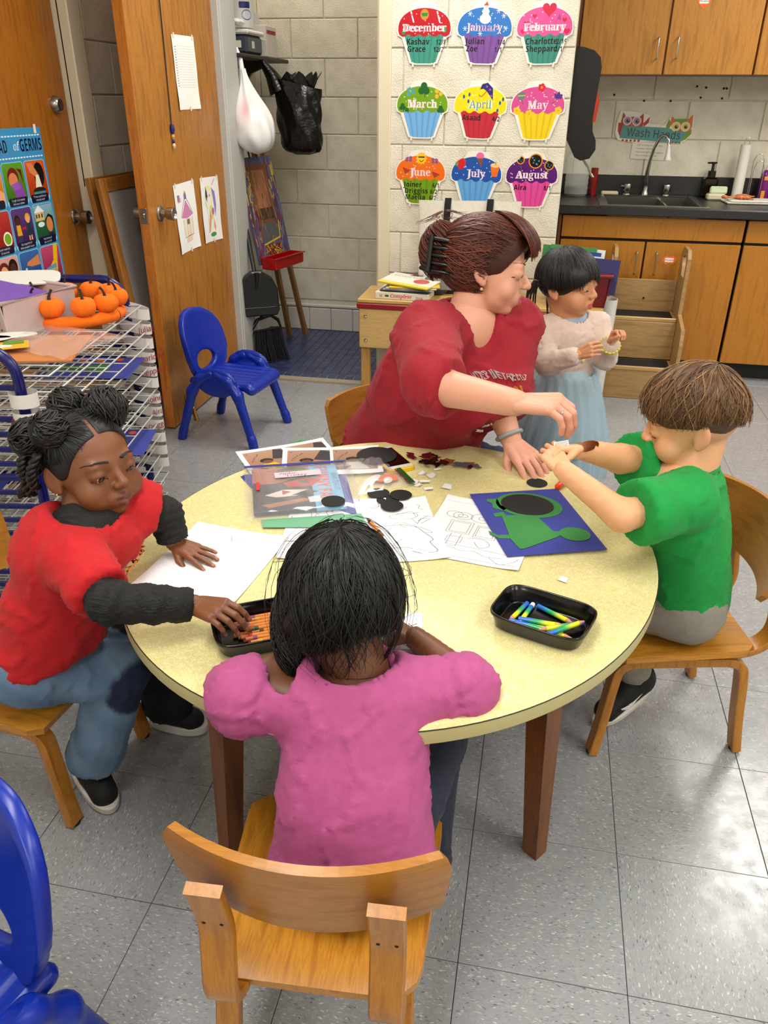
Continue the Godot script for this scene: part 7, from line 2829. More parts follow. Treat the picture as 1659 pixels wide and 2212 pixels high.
func crayons_and_pencils(y: float) -> void:
	var bt := mat("tray_black", Color(0.018, 0.018, 0.02), 0.22)
	var o := one("plastic_tray", tray_mesh(0.178, 0.126, 0.034), bt, "black plastic food tray holding crayons under the girl in red's hand", "tray")
	o.position = V(-0.70, y, 0.138)
	o.rotation.y = 0.52
	o = one("plastic_tray", tray_mesh(0.178, 0.126, 0.034), bt, "black plastic food tray holding the bright pencils at the right of the table", "tray")
	o.position = V(-0.213, y, 0.008)
	o.rotation.y = -0.33
	var names := {"red": Color(0.75, 0.08, 0.06), "green": Color(0.08, 0.25, 0.12), "blue": Color(0.15, 0.3, 0.55), "purple": Color(0.5, 0.15, 0.42), "brown": Color(0.2, 0.1, 0.05), "orange": Color(0.85, 0.35, 0.08), "yellow": Color(0.8, 0.6, 0.1)}
	var keys := names.keys()
	var X := Transform3D(Basis(Vector3.UP, 0.52), V(-0.70, y, 0.138))
	for k in 20:
		var layer := k / 10
		var r := k % 10
		var kk: String = keys[(k * 3 + layer) % 7]
		var at := X * V(0.0 + 0.014 * ((k * 5) % 4 - 1.5) * 0.5 + 0.01 * layer, 0.007 + 0.0086 * layer, -0.041 + 0.0089 * r + 0.003 * layer)
		crayon("crayon", "crayon with a %s band, %s layer, %s side of the left black tray" % [kk, ["lower", "upper"][layer], ["far", "far", "far", "middle", "middle", "middle", "middle", "near", "near", "near"][r]], names[kk], at, X.basis * V(1, 0, 0.04 * ((k * 7) % 3 - 1)), "crayons in the left black tray")
	crayon("crayon", "orange crayon lying on the colouring page near the black discs", Color(0.05, 0.05, 0.08), V(-0.585, y + 0.0085, -0.281), V(-0.58, 0, -0.81))
	crayon("crayon", "red-orange crayon end showing beside the dark hair on the colouring page", Color(0.9, 0.25, 0.05), V(-0.62, y + 0.0085, -0.225), V(0.85, 0, -0.5))
	var ends := [[-0.242, -0.050, -0.273, 0.018, "pencil lying alone at the tray's left end, its point towards the girl in pink"], [-0.233, -0.043, -0.254, 0.019, "pencil with a white eraser tip beside the leftmost pencil"], [-0.222, -0.045, -0.157, 0.001, "pencil lying alone along the tray's far side"], [-0.243, 0.004, -0.170, 0.013, "upper pencil of the crossed bunch, pointing right"], [-0.256, 0.008, -0.176, 0.019, "second pencil of the crossed bunch, pointing right"], [-0.272, 0.012, -0.16, 0.047, "long lowest pencil of the bunch, reaching across the tray"], [-0.140, 0.003, -0.22, 0.043, "pencil on top of the bunch, its point to the left"], [-0.207, 0.062, -0.139, 0.006, "topmost slanted pencil, its point at the tray's right end"], [-0.262, 0.018, -0.175, 0.032, "pencil half hidden under the bunch"]]
	for k in ends.size():
		var q = ends[k]
		var a := V(q[0], y + 0.0075 + (0.007 if k in [6] else 0.0) + (0.012 if k == 7 else 0.0) + (0.003 if k in [4] else 0.0), q[1])
		var b := V(q[2], a.y + 0.001, q[3])
		var L := a.distance_to(b)
		var t := thing("pencil", "shaded " + q[4], "pencil", a, 0.0, "shaded pencils in the right black tray")
		t.basis = Basis(Quaternion(Vector3.UP, (b - a).normalized()))
		var m := MB.new()
		var rr := 0.0046
		var seg := 14
		m.colored = true
		var rows := []
		for s in seg + 1:
			var row := []
			for j in 13:
				var an := -TAU * j / 12.0
				row.append(V(rr * cos(an), (L - 0.014) * s / seg, rr * sin(an)))
			rows.append(row)
		rows.reverse()
		m.sheet(rows)
		for v in m.v.size():
			var f := m.v[v].y / (L - 0.014)
			var c := Color(0.02, 0.14, 0.55).lerp(Color(0.02, 0.34, 0.10), smoothstep(0.15, 0.5, f)).lerp(Color(0.72, 0.72, 0.01), smoothstep(0.5, 0.85, f))
			m.c[v] = c
		var pm := mat("pencil_shade", Color.WHITE, 0.25)
		pm.vertex_color_use_as_albedo = true
		ob("barrel", m, pm, t)
		m = MB.new()
		m.lathe([U(rr, L - 0.015), U(rr * 1.02, L - 0.0135), U(0.0012, L - 0.001), U(0, L)], Transform3D.IDENTITY, 12)
		ob("point", m, mat("pencil_wood", Color(0.80, 0.52, 0.40), 0.6), t)
		m = MB.new()
		if k == 1:
			m.lathe([U(0, -0.006), U(rr, -0.006), U(rr * 1.05, 0.004), U(0, 0.004)], Transform3D.IDENTITY, 12)
			ob("eraser", m, mat("curl_white"), t)
		else:
			m.lathe([U(0, -0.0003), U(rr, -0.0003), U(rr, 0.0006)], Transform3D.IDENTITY, 12)
			ob("end_cap", m, mat("pencil_end", Color(0.05, 0.2, 0.6), 0.4), t)


func left_pile(y: float) -> void:
	var blue := mat("paper_blue")
	for k in 3:
		var q := PackedVector2Array([U(-0.975, -0.485), U(-0.74, -0.585), U(-0.645, -0.33), U(-0.925, -0.425)])
		for j in 4:
			q[j] += U(0.004 * k, -0.003 * k)
		tag(laid("construction_paper", q, y + 0.0012 * k, 0.0008, blue), ["lowest blue sheet under the zip bag with the book", "middle blue sheet under the zip bag with the book", "top blue sheet under the zip bag with the book"][k], "paper", "blue sheets under the zip bag")
	tag(laid("construction_paper", PackedVector2Array([U(-0.76, -0.70), U(-0.64, -0.74), U(-0.58, -0.62), U(-0.70, -0.57)]), y, 0.0012, blue), "blue sheet showing beneath the black oval beside the phone", "paper")
	tag(laid("construction_paper", PackedVector2Array([U(-1.0, -0.555), U(-0.895, -0.745), U(-0.82, -0.74), U(-0.80, -0.55)]), y + 0.001, 0.0008, mat("sheet_green", Color(0.2, 0.55, 0.28), 0.8)), "green sheet peeping out from under the photo strips at the table's far edge", "paper")
	tag(laid("construction_paper", PackedVector2Array([U(-0.845, -0.27), U(-0.63, -0.345), U(-0.60, -0.285), U(-0.83, -0.235)]), y + 0.0035, 0.0008, mat("sheet_mint", Color(0.42, 0.66, 0.52), 0.7)), "mint green sheet edge below the zip bag with the book", "paper")
	for k in 2:
		var p := Pic.new(560, 400, Color(0.90, 0.90, 0.90))
		for j in 2:
			var x := 28.0 + j * 262
			p.rect(x, 40, 244, 300, Color(0.60, 0.45, 0.36))
			p.grad(x, 40, 244, 180, Color(0.66, 0.52, 0.42), Color(0.60, 0.44, 0.34))
			p.poly([U(x + 190, 40), U(x + 244, 60), U(x + 244, 200), U(x + 150, 180)], Color(0.20, 0.18, 0.20))
			for d in 14:
				p.ell(x + 20 + (d * 53) % 150, 70 + (d * 37) % 130, 5, 6, [Color(0.45, 0.15, 0.12), Color(0.2, 0.15, 0.15), Color(0.7, 0.5, 0.2)][d % 3])
			p.ell(x + 110, 190, 40, 32, Color(0.10, 0.05, 0.04))
			p.ell(x + 112, 206, 28, 24, Color(0.42, 0.24, 0.15))
			p.poly([U(x + 70, 240), U(x + 150, 230), U(x + 200, 330), U(x + 60, 338)], [Color(0.85, 0.65, 0.05), Color(0.10, 0.2, 0.5), Color(0.55, 0.5, 0.4), Color(0.75, 0.72, 0.7)][k * 2 + j])
			p.poly([U(x + 10, 300), U(x + 100, 280), U(x + 60, 338), U(x + 10, 338)], Color(0.25, 0.12, 0.08))
		var o := page("photo_strip", ["white sheet of two printed snapshots at the far left of the table", "white sheet of snapshots lying over the first, partly under the zip bag"][k], "photo sheet", p, [V(-0.885, y + 0.0035, -0.618), V(-0.77, y + 0.0065, -0.615)][k], [0.25, 0.26][k], 0.175, [0.62, 0.28][k], 0.003)
		o.rotation.x = 0.0
	var t := thing("book_bag", "clear zip bag with a blue zip holding a picture book, by the black discs", "zip bag", V(-0.797, y + 0.008, -0.43), 0.364)
	t.rotation.z = 0.0
	var film := mat("bag_film", Color(0.96, 0.97, 1.0, 0.13), 0.08)
	film.transparency = BaseMaterial3D.TRANSPARENCY_ALPHA
	film.cull_mode = BaseMaterial3D.CULL_DISABLED
	var m := MB.new()
	var rows := []
	for r in 15:
		var row := []
		for k in 15:
			var x := (k / 14.0 - 0.5)
			var z := (r / 14.0 - 0.5)
			var edge := maxf(absf(x), absf(z)) * 2.0
			var hh := 0.0125 * (1.0 - smoothstep(0.78, 1.0, edge)) + 0.0016 * sin(x * 24 + z * 9) * sin(z * 19) + 0.001 * sin(x * 51 - z * 33)
			row.append(V(x * 0.272, hh, z * 0.285))
		rows.append(row)
	m.sheet(rows)
	ob("film", m, film, t)
	m = MB.new()
	m.box(V(-0.005, 0.006, -0.139), V(0.262, 0.002, 0.011), 0.0005)
	ob("zip_strip", m, mat("zip_blue", Color(0.06, 0.15, 0.52), 0.35), t)
	var p := Pic.new(700, 860, Color(0.40, 0.66, 0.82))
	p.rect(0, 0, 470, 860, Color(0.12, 0.14, 0.2))
	p.poly([U(0, 0), U(470, 0), U(470, 110), U(200, 120), U(0, 60)], Color(0.62, 0.42, 0.36))
	p.ell(130, 190, 190, 150, Color(0.62, 0.36, 0.28))
	p.ell(330, 60, 120, 50, Color(0.30, 0.34, 0.22))
	p.poly([U(240, 330), U(450, 250), U(560, 300), U(470, 430), U(280, 420)], Color(0.68, 0.14, 0.10))
	p.rect(370, 300, 80, 70, Color(0.32, 0.30, 0.26))
	p.poly([U(90, 560), U(240, 470), U(420, 490), U(470, 540), U(330, 600), U(180, 610)], Color(0.82, 0.78, 0.74))
	p.poly([U(230, 480), U(300, 520), U(230, 570)], Color(0.6, 0.10, 0.16))
	p.poly([U(290, 590), U(420, 500), U(520, 540), U(420, 590)], Color(0.10, 0.09, 0.10))
	p.poly([U(60, 740), U(400, 650), U(450, 700), U(120, 800)], Color(0.62, 0.38, 0.26))
	p.poly([U(420, 640), U(520, 620), U(520, 740), U(430, 740)], Color(0.80, 0.82, 0.84))
	for q in [[2.0, Color(0.5, 0.1, 0.05)], [0.0, Color(0.86, 0.27, 0.12)]]:
		p.text("FUNNY FARM", 512 + q[0], 24 + q[0], 138, q[1], "Droid Sans", false, 0.93, true, false, PI / 2)
	p.text("MARK TEAGUE", 640, 180, 62, Color(0.15, 0.22, 0.35), "Droid Sans", false, 0.9, false, false, PI / 2)
	m = MB.new()
	m.box(V(-0.012, 0.003, 0.0), V(0.214, 0.009, 0.238), 0.001)
	for k in m.v.size():
		m.u[k] = U((m.v[k].x + 0.012) / 0.214 + 0.5, m.v[k].z / 0.238 + 0.5)
	var bk := ob("picture_book", m, print_mat("bookcover", p, 0.3), self)
	tag(bk, "picture book with an orange vertical title lying inside the clear zip bag", "book")
	bk.position = V(-0.797, y + 0.0075, -0.432)
	bk.rotation.y = 0.364
	p = Pic.new(360, 96, Color(0.84, 0.74, 0.78))
	p.text("Ziploc", 30, 44, 44, Color(0.2, 0.2, 0.3), "Droid Serif", false, 1.1, false, true, 0, 0.2)
	p.text("Friday", 90, 88, 48, Color(0.25, 0.12, 0.2), "Droid Sans", false, 1.2, false, true)
	var lb := MB.new()
	lb.box(Vector3.ZERO, V(0.115, 0.0006, 0.03))
	for k in lb.v.size():
		lb.u[k] = U(lb.v[k].x / 0.115 + 0.5, lb.v[k].z / 0.03 + 0.5)
	inst("name_label", lb.mesh(), print_mat("bag_label", p, 0.5), t, Transform3D(Basis(Vector3.UP, 0.05), V(-0.005, 0.0142, -0.062)))
	m = MB.new()
	m.box(V(-0.105, 0.0142, -0.005), V(0.009, 0.001, 0.042), 0.0004)
	ob("red_tab", m, mat("tab_red", Color(0.80, 0.16, 0.2), 0.4), t)
	tag(laid("paper_disc", oval(-0.70, -0.36, 0.028, 0.027), y + 0.0215, 0.0008, mat("disc_black")), "black paper disc on the lower right corner of the zip bag with the book", "disc")
	t = thing("piece_bag", "clear zip bag with a green zip holding black, orange and white pieces", "zip bag", V(-0.655, y + 0.004, -0.565), 0.0)
	t.rotation.y = -0.98
	m = MB.new()
	rows = []
	for r in 11:
		var row := []
		for k in 13:
			var x := (k / 12.0 - 0.5)
			var z := (r / 10.0 - 0.5)
			row.append(V(x * 0.21, 0.011 * (1.0 - smoothstep(0.6, 1.0, maxf(absf(x), absf(z)) * 2)) + 0.0018 * sin(x * 30 + z * 14) * cos(z * 22) + 0.001, z * 0.15))
		rows.append(row)
	m.sheet(rows)
	ob("film", m, film, t)
	m = MB.new()
	m.box(V(0.0, 0.006, -0.072), V(0.205, 0.003, 0.014), 0.001)
	ob("zip_strip", m, mat("zip_green2", Color(0.02, 0.30, 0.10), 0.35), t)
	m = MB.new()
	m.box(V(0.0, 0.0062, -0.062), V(0.2, 0.002, 0.004), 0.0005)
	ob("red_line", m, mat("zip_red", Color(0.45, 0.08, 0.2), 0.35), t)
	var pc := [[-0.665, -0.60, 0.05, 0.035, black_like(), "black foam sheet inside the green-zip bag"], [-0.60, -0.545, 0.022, 0.017, mat("foam_orange", Color(0.88, 0.36, 0.05), 0.7), "upper orange foam piece inside the green-zip bag"], [-0.622, -0.528, 0.016, 0.014, mat("foam_orange"), "lower orange foam piece inside the green-zip bag"], [-0.602, -0.524, 0.018, 0.011, mat("foam_white"), "white foam piece beside the orange ones inside the green-zip bag"], [-0.64, -0.52, 0.03, 0.012, mat("foam_white"), "white foam sliver at the near end of the green-zip bag"]]
	for k in pc.size():
		var q = pc[k]
		tag(laid("foam_piece", oval(q[0], q[1], q[2], q[3], 0.5 * k, 18), y + 0.005 + 0.0012 * k, 0.001, q[4]), q[5], "foam piece")


func black_like() -> StandardMaterial3D:
	return mat("disc_black")


# ---------------------------------------------------------------- people
func lin(r: float, g: float, b: float) -> Color:
	return Color(r, g, b).srgb_to_linear()


func part(t: Node3D, called: String, m: MB, material: Material) -> MeshInstance3D:
	var o := ob(called, m, material, t)
	o.position = -t.position
	return o


func skin_mat() -> StandardMaterial3D:
	var m := mat("skin", Color.WHITE, 0.5)
	m.vertex_color_use_as_albedo = true
	m.subsurf_scatter_enabled = true
	m.subsurf_scatter_strength = 0.08
	return m


func smooth_box(v: Vector3, c: Vector3, r: Vector3) -> float:
	return exp(-pow((v.x - c.x) / r.x, 2) - pow((v.y - c.y) / r.y, 2) - pow((v.z - c.z) / r.z, 2))


func add_head(m: MB, X: Transform3D, H: float, W: float, skin: Color, lip: Color, o := {}) -> SDF:
	var w := W / H / 2.0
	var nose: float = o.get("nose", 1.0)
	var cheek: float = o.get("cheek", 1.0)
	var lips: float = o.get("lips", 1.0)
	var u := func(x: float, y: float, z: float) -> Vector3: return V(x, y, z) * H
	var s := SDF.new(V(-w - 0.09, -0.62, -0.62) * H, V(w + 0.09, 0.62, 0.66) * H, H / 66.0)
	var I := Basis.IDENTITY
	s.ell(u.call(0, 0.13, -0.06), V(w, 0.40, 0.46) * H, I, 0.02)
	s.ell(u.call(0, -0.08, 0.12), V(w * 0.85, 0.34, 0.285) * H, I, 0.08 * H)
	s.ell(u.call(0, -0.27, 0.12), V(w * 0.66, 0.17, 0.235) * H, I, 0.08 * H)
	s.ell(u.call(0, -0.40, 0.245), V(0.10, 0.065, 0.085) * H, I, 0.07 * H)
	for e in [-1.0, 1.0]:
		s.ell(u.call(e * 0.19, -0.19, 0.24), V(0.12, 0.13, 0.11) * H * cheek, I, 0.06 * H)
	s.cap(u.call(-0.19, 0.075, 0.345), u.call(0.19, 0.075, 0.345), 0.05 * H, 0.05 * H, 0.06 * H)
	for e in [-1.0, 1.0]:
		s.ell(u.call(e * 0.165, 0.0, 0.465), V(0.085, 0.05, 0.07) * H, I, 0.05 * H, true)
		s.ell(u.call(e * 0.165, -0.002, 0.335), V(0.082, 0.072, 0.075) * H, I, 0.018 * H)
	s.cap(u.call(0, 0.03, 0.385), u.call(0, -0.10, 0.42 + 0.045 * nose), 0.028 * H, 0.043 * H, 0.045 * H)
	s.ell(u.call(0, -0.125, 0.425 + 0.05 * nose), V(0.05, 0.043, 0.048) * H, I, 0.03 * H)
	for e in [-1.0, 1.0]:
		s.ell(u.call(e * 0.052, -0.135, 0.415 + 0.02 * nose), V(0.034, 0.033, 0.042) * H, I, 0.02 * H)
		s.ell(u.call(e * 0.026, -0.168, 0.43 + 0.03 * nose), V(0.014, 0.014, 0.02) * H, I, 0.008 * H, true)
	s.ell(u.call(0, -0.265, 0.335), V(0.14, 0.09, 0.085) * H, I, 0.05 * H)
	for e in [-1.0, 1.0]:
		s.cap(u.call(e * 0.10, -0.277, 0.355), u.call(e * 0.02, -0.248, 0.415), 0.014 * H, 0.024 * H * lips, 0.018 * H)
		s.cap(u.call(e * 0.095, -0.285, 0.355), u.call(0, -0.31, 0.405), 0.015 * H, 0.03 * H * lips, 0.02 * H)
		s.cap(u.call(e * 0.095, -0.278, 0.385), u.call(0, -0.277, 0.455), 0.006 * H, 0.011 * H + 0.008 * H * float(o.get("mouth", 0.0)), 0.01 * H, true)
	for e in [-1.0, 1.0]:
		var eb := Basis(Vector3.RIGHT, -0.25) * Basis(Vector3.UP, e * -0.45)
		s.ell(u.call(e * (w + 0.005), -0.02, -0.07), V(0.032, 0.135, 0.085) * H, eb, 0.025 * H)
		s.ell(u.call(e * (w + 0.045), -0.005, -0.045), V(0.026, 0.085, 0.046) * H, eb, 0.012 * H, true)
		s.ell(u.call(e * (w - 0.005), -0.13, -0.03), V(0.026, 0.04, 0.04) * H, eb, 0.02 * H)
	var nk: Vector3 = X.affine_inverse() * (o.neck as Vector3)
	s.cap(u.call(0, -0.18, -0.1), nk, W * 0.33, W * 0.36, 0.05 * H)
	var op: float = o.get("open", 0.5)
	for e in [-1.0, 1.0]:
		s.ell(u.call(e * 0.165, -0.012 - 0.03 * (1.0 - op), 0.42), V(0.068, 0.012 + 0.022 * op, 0.055) * H, Basis(Vector3.BACK, e * 0.08), 0.006 * H, true)
	var paint := func(p: Vector3, _n: Vector3) -> Color:
		var q := p / H
		var c := skin
		var f := smoothstep(0.55, 1.0, smooth_box(V(absf(q.x), q.y, q.z), V(0, -0.282, 0.43), V(0.115, 0.068, 0.12)) * 1.5)
		c = c.lerp(lip, f * 0.9)
		c = c.lerp(lip, 0.22 * smooth_box(V(absf(q.x), q.y, q.z), V(0.2, -0.15, 0.32), V(0.1, 0.1, 0.12)))
		c = c.lerp(lip, 0.18 * smooth_box(q, V(0, -0.13, 0.48), V(0.06, 0.06, 0.1)) + 0.25 * smoothstep(w + 0.0, w + 0.05, absf(q.x)))
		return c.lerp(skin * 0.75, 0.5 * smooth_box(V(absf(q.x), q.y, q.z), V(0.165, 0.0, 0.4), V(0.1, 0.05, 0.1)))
	s.to(m, paint, null, X)
	return s


func on_face(s: SDF, x: float, y: float, z0: float) -> Vector3:
	var z := z0
	for k in 90:
		var q := (V(x, y, z) - s.lo) / s.h
		var at := (int(q.z) * s.ny + int(q.y)) * s.nx + int(q.x)
		if at < 0 or at >= s.f.size() or s.f[at] < 0.0:
			break
		z -= s.h * 0.5
	return V(x, y, z)


func face_parts(t: Node3D, s: SDF, X: Transform3D, H: float, brow: Color, o := {}) -> void:
	var m := MB.new()
	var look: float = o.get("look", 0.0)
	for e in [-1.0, 1.0]:
		m = MB.new()
		var eye := Basis(Vector3.UP, look) * Basis(Vector3.RIGHT, o.get("down", 0.25)) * Basis(Vector3.RIGHT, PI / 2)
		var r := 0.069 * H
		m.colored = true
		var cuts := [[lin(0.02, 0.015, 0.015), 0.0, 0.2], [o.get("iris", lin(0.13, 0.06, 0.03)), 0.2, 0.56], [lin(0.80, 0.77, 0.74), 0.56, 1.6]]
		for q in cuts:
			m.col = q[0]
			var pr := []
			for k in 7:
				var a: float = lerpf(q[2], q[1], k / 6.0)
				pr.append(U(r * sin(a), r * cos(a)))
			m.lathe(pr, X * Transform3D(eye, V(e * 0.165, -0.006, 0.338) * H), 20)
		var em := mat("eyeball", Color.WHITE, 0.15)
		em.vertex_color_use_as_albedo = true
		part(t, "eye", m, em)
		m = MB.new()
		var pts := []
		var rr := []
		for k in 8:
			var f := k / 7.0
			pts.append(X * (on_face(s, e * (0.07 + 0.2 * f) * H, (0.105 + 0.03 * sin(PI * f * 0.8) - 0.02 * f) * H, 0.6 * H) + V(0, 0, 0.001)))
			rr.append(lerpf(0.013, 0.004, f) * H * float(o.get("brow", 1.0)))
		m.tube(pts, rr, 6, true, 0.4)
		part(t, "eyebrow", m, mat("brow_" + brow.to_html(false), brow, 0.7))
		m = MB.new()
		pts = []
		var op: float = o.get("open", 0.5)
		for k in 9:
			var f := k / 8.0
			pts.append(X * (on_face(s, e * (0.1 + 0.14 * f) * H, (-0.018 - 0.03 * (1 - op) + (0.012 + 0.02 * op) * sin(PI * f)) * H, 0.6 * H) + V(0, 0, 0.0012)))
		m.tube(pts, 0.0065 * H, 5)
		part(t, "eyelashes", m, mat("brow_" + brow.to_html(false), brow, 0.7))


func add_hand(m: MB, wrist: Vector3, kn: Vector3, thumb: Vector3, left: bool, S: float, skin: Color, nail: Color, curl: Array, tc := 0.5, arm := Vector3.ZERO, spread := 0.07) -> Transform3D:
	var x := (kn - wrist).normalized()
	var th := (thumb - x * thumb.dot(x)).normalized()
	var y := th.cross(x) if left else x.cross(th)
	var X := Transform3D(Basis(x, y, th), wrist)
	if X.basis.determinant() < 0:
		pass
	var s := SDF.new(V(-0.22, -0.62, -0.48) * S, V(1.12, 0.3, 0.62) * S, S / 52.0)
	var base := [[0.47, 0.185, 0.44], [0.50, 0.065, 0.49], [0.48, -0.055, 0.455], [0.44, -0.165, 0.36]]
	var nails := []
	for k in 4:
		var b = base[k]
		var p := V(b[0], 0.0, b[1]) * S
		s.cap(V(0.04, 0, b[1] * 0.55) * S, p, 0.085 * S, 0.068 * S, 0.03 * S)
		var a: float = 0.0
		var L: float = b[2] * S
		var sp: float = (1.5 - k) * spread
		var r := [0.058, 0.06, 0.057, 0.05][k] * S as float
		for j in 3:
			a += float(curl[k]) * [0.9, 1.0, 0.6][j]
			var d := V(cos(a) * cos(sp), -sin(a), cos(a) * sin(sp))
			var q: Vector3 = p + d * L * float([0.45, 0.31, 0.26][j])
			s.cap(p, q, r, r * 0.9, 0.012 * S)
			if j == 2:
				nails.append([q + V(sin(a), cos(a), 0) * r * 0.8, V(sin(a), cos(a), 0)])
			p = q
			r *= 0.9
	s.cap(V(0.1, -0.02, 0.02) * S, V(0.40, -0.03, 0.0) * S, 0.10 * S, 0.085 * S, 0.05 * S)
	var tp := V(0.12, -0.03, 0.12) * S
	var td := V(cos(0.75 - 0.25 * tc), -0.35 - 0.3 * tc, sin(0.75 - 0.25 * tc)).normalized()
	var t2 := tp + td * 0.24 * S
	s.cap(tp, t2, 0.09 * S, 0.072 * S, 0.03 * S)
	td = (td + V(0.5, -0.35 * tc, -0.5 * tc)).normalized()
	var t3 := t2 + td * 0.19 * S
	s.cap(t2, t3, 0.068 * S, 0.062 * S, 0.015 * S)
	td = (td + V(0.2, -0.3 * tc, -0.3 * tc)).normalized()
	s.cap(t3, t3 + td * 0.13 * S, 0.062 * S, 0.052 * S, 0.015 * S)
	nails.append([t3 + td * 0.13 * S + V(0, 0.045, 0.02) * S, V(0, 0.9, 0.4)])
	if arm != Vector3.ZERO:
		var al: Vector3 = X.basis.inverse() * arm
		s.cap(V(0.06, 0, 0) * S, al.normalized() * 0.22 * S, 0.115 * S, 0.125 * S, 0.05 * S, false, Vector3.UP, 1.2)
	var paint := func(p: Vector3, nn: Vector3) -> Color:
		var c := skin
		for q in nails:
			var f := 1.0 - smoothstep(0.035 * S, 0.055 * S, p.distance_to(q[0]))
			if f > 0.0 and nn.dot(q[1]) > 0.35:
				c = c.lerp(nail, f)
		return c.lerp(nail * 0.8, 0.18 * smoothstep(0.35, 0.7, p.x / S))
	s.to(m, paint, null, X)
	return X


func strands(m: MB, X: Transform3D, cen: Vector3, rad: Vector3, crown: Vector3, n: int, end_at: Callable, o := {}) -> void:
	var rng := RandomNumberGenerator.new()
	rng.seed = o.get("seed", 1)
	var Y := crown.normalized()
	var Zf := (V(0, 0, 1) - Y * Y.z).normalized()
	var Xl := Y.cross(Zf)
	var p0: float = o.get("from", 0.0)
	var p1: float = o.get("upto", TAU)
	var c0: Color = o.get("dark", lin(0.02, 0.02, 0.02))
	var c1: Color = o.get("light", lin(0.06, 0.06, 0.06))
	var w0: float = o.get("width", 0.0016)
	var wave: float = o.get("wave", 0.05)
	m.colored = true
	for k in n:
		var ph := lerpf(p0, p1, rng.randf())
		var fin: float = end_at.call(ph)
		var st: float = o.get("start", 0.0) + rng.randf() * float(o.get("start_rand", fin * 0.45))
		fin *= rng.randf_range(0.93, 1.05)
		var lift := rng.randf_range(0.97, 1.0 + float(o.get("loose", 0.03)))
		var sw: float = float(o.get("swirl", 0.0)) + rng.randfn(0, float(o.get("mess", 0.03)))
		var wp := rng.randf() * TAU
		var pts := []
		var rr := []
		var N := int(o.get("steps", 9))
		for j in N:
			var f := j / (N - 1.0)
			var th := lerpf(st, fin, f)
			var a := ph + sw * th + wave * sin(wp + f * 6.0)
			var d := Y * cos(th) + (Zf * cos(a) + Xl * sin(a)) * sin(th)
			var up := lift + float(o.get("flip", 0.0)) * f * f * f
			pts.append(X * (cen + d * rad * up))
			rr.append(w0 * (1.0 - 0.75 * f * f) * (0.35 if j == 0 else 1.0))
		m.col = c0.lerp(c1, rng.randf() * rng.randf())
		m.tube(pts, rr, 4, false)


func hair_mat() -> StandardMaterial3D:
	var m := mat("hair", Color.WHITE, 0.5)
	m.vertex_color_use_as_albedo = true
	m.metallic_specular = 0.5
	return m


func cloth_v(key: String, col: Color, rough := 0.85) -> StandardMaterial3D:
	return cloth(key, col, 0.07, rough, 8.0)


func folds(seed_: int, amp: float, freq := 9.0, stretch := Vector3(1, 0.45, 1)) -> Callable:
	var n := FastNoiseLite.new()
	n.seed = seed_
	n.frequency = freq
	n.fractal_octaves = 2
	n.fractal_gain = 0.3
	n.domain_warp_enabled = true
	n.domain_warp_amplitude = 0.05
	n.domain_warp_frequency = 6.0
	return func(p: Vector3, _n: Vector3) -> float:
		var v := n.get_noise_3dv(p * stretch)
		return amp * (1.3 * v + 1.1 * exp(-pow(v * 8.0, 2)))


func print_on(t: Node3D, s: SDF, word: String, size: float, at: Vector3, right: Vector3, up: Vector3, m: Material, arc := 0.0, rise := 0.0016, box := false) -> void:
	var tm := TextMesh.new()
	tm.text = word
	var sf := SystemFont.new()
	sf.font_names = PackedStringArray(["Droid Sans"])
	sf.font_weight = 700
	tm.font = sf
	tm.font_size = 40
	tm.pixel_size = size / 40.0
	tm.depth = 0.0
	tm.curve_step = 3.0
	var a := tm.get_mesh_arrays()
	var v: PackedVector3Array = a[Mesh.ARRAY_VERTEX]
	var idx: PackedInt32Array = a[Mesh.ARRAY_INDEX]
	var dir := right.cross(up).normalized()
	var b := MB.new()
	var lost := {}
	for p in v:
		var yy := p.y + arc * p.x * p.x
		var q := at + right * p.x + up * yy + dir * 0.12
		for k in 400:
			var g := (q - s.lo) / s.h
			var ix := int(g.x)
			var iy := int(g.y)
			var iz := int(g.z)
			if ix >= 0 and iy >= 0 and iz >= 0 and ix < s.nx and iy < s.ny and iz < s.nz and s.f[(iz * s.ny + iy) * s.nx + ix] < 0.0:
				break
			q -= dir * 0.0008
		if (q - at).dot(dir) < -0.045:
			lost[b.v.size()] = true
		b.vert(q + dir * (rise + s.h * 0.6), dir)
	for k in range(0, idx.size(), 3):
		if lost.has(idx[k]) or lost.has(idx[k + 1]) or lost.has(idx[k + 2]):
			continue
		b.tri(idx[k], idx[k + 2], idx[k + 1])
	part(t, "lettering", b, m)


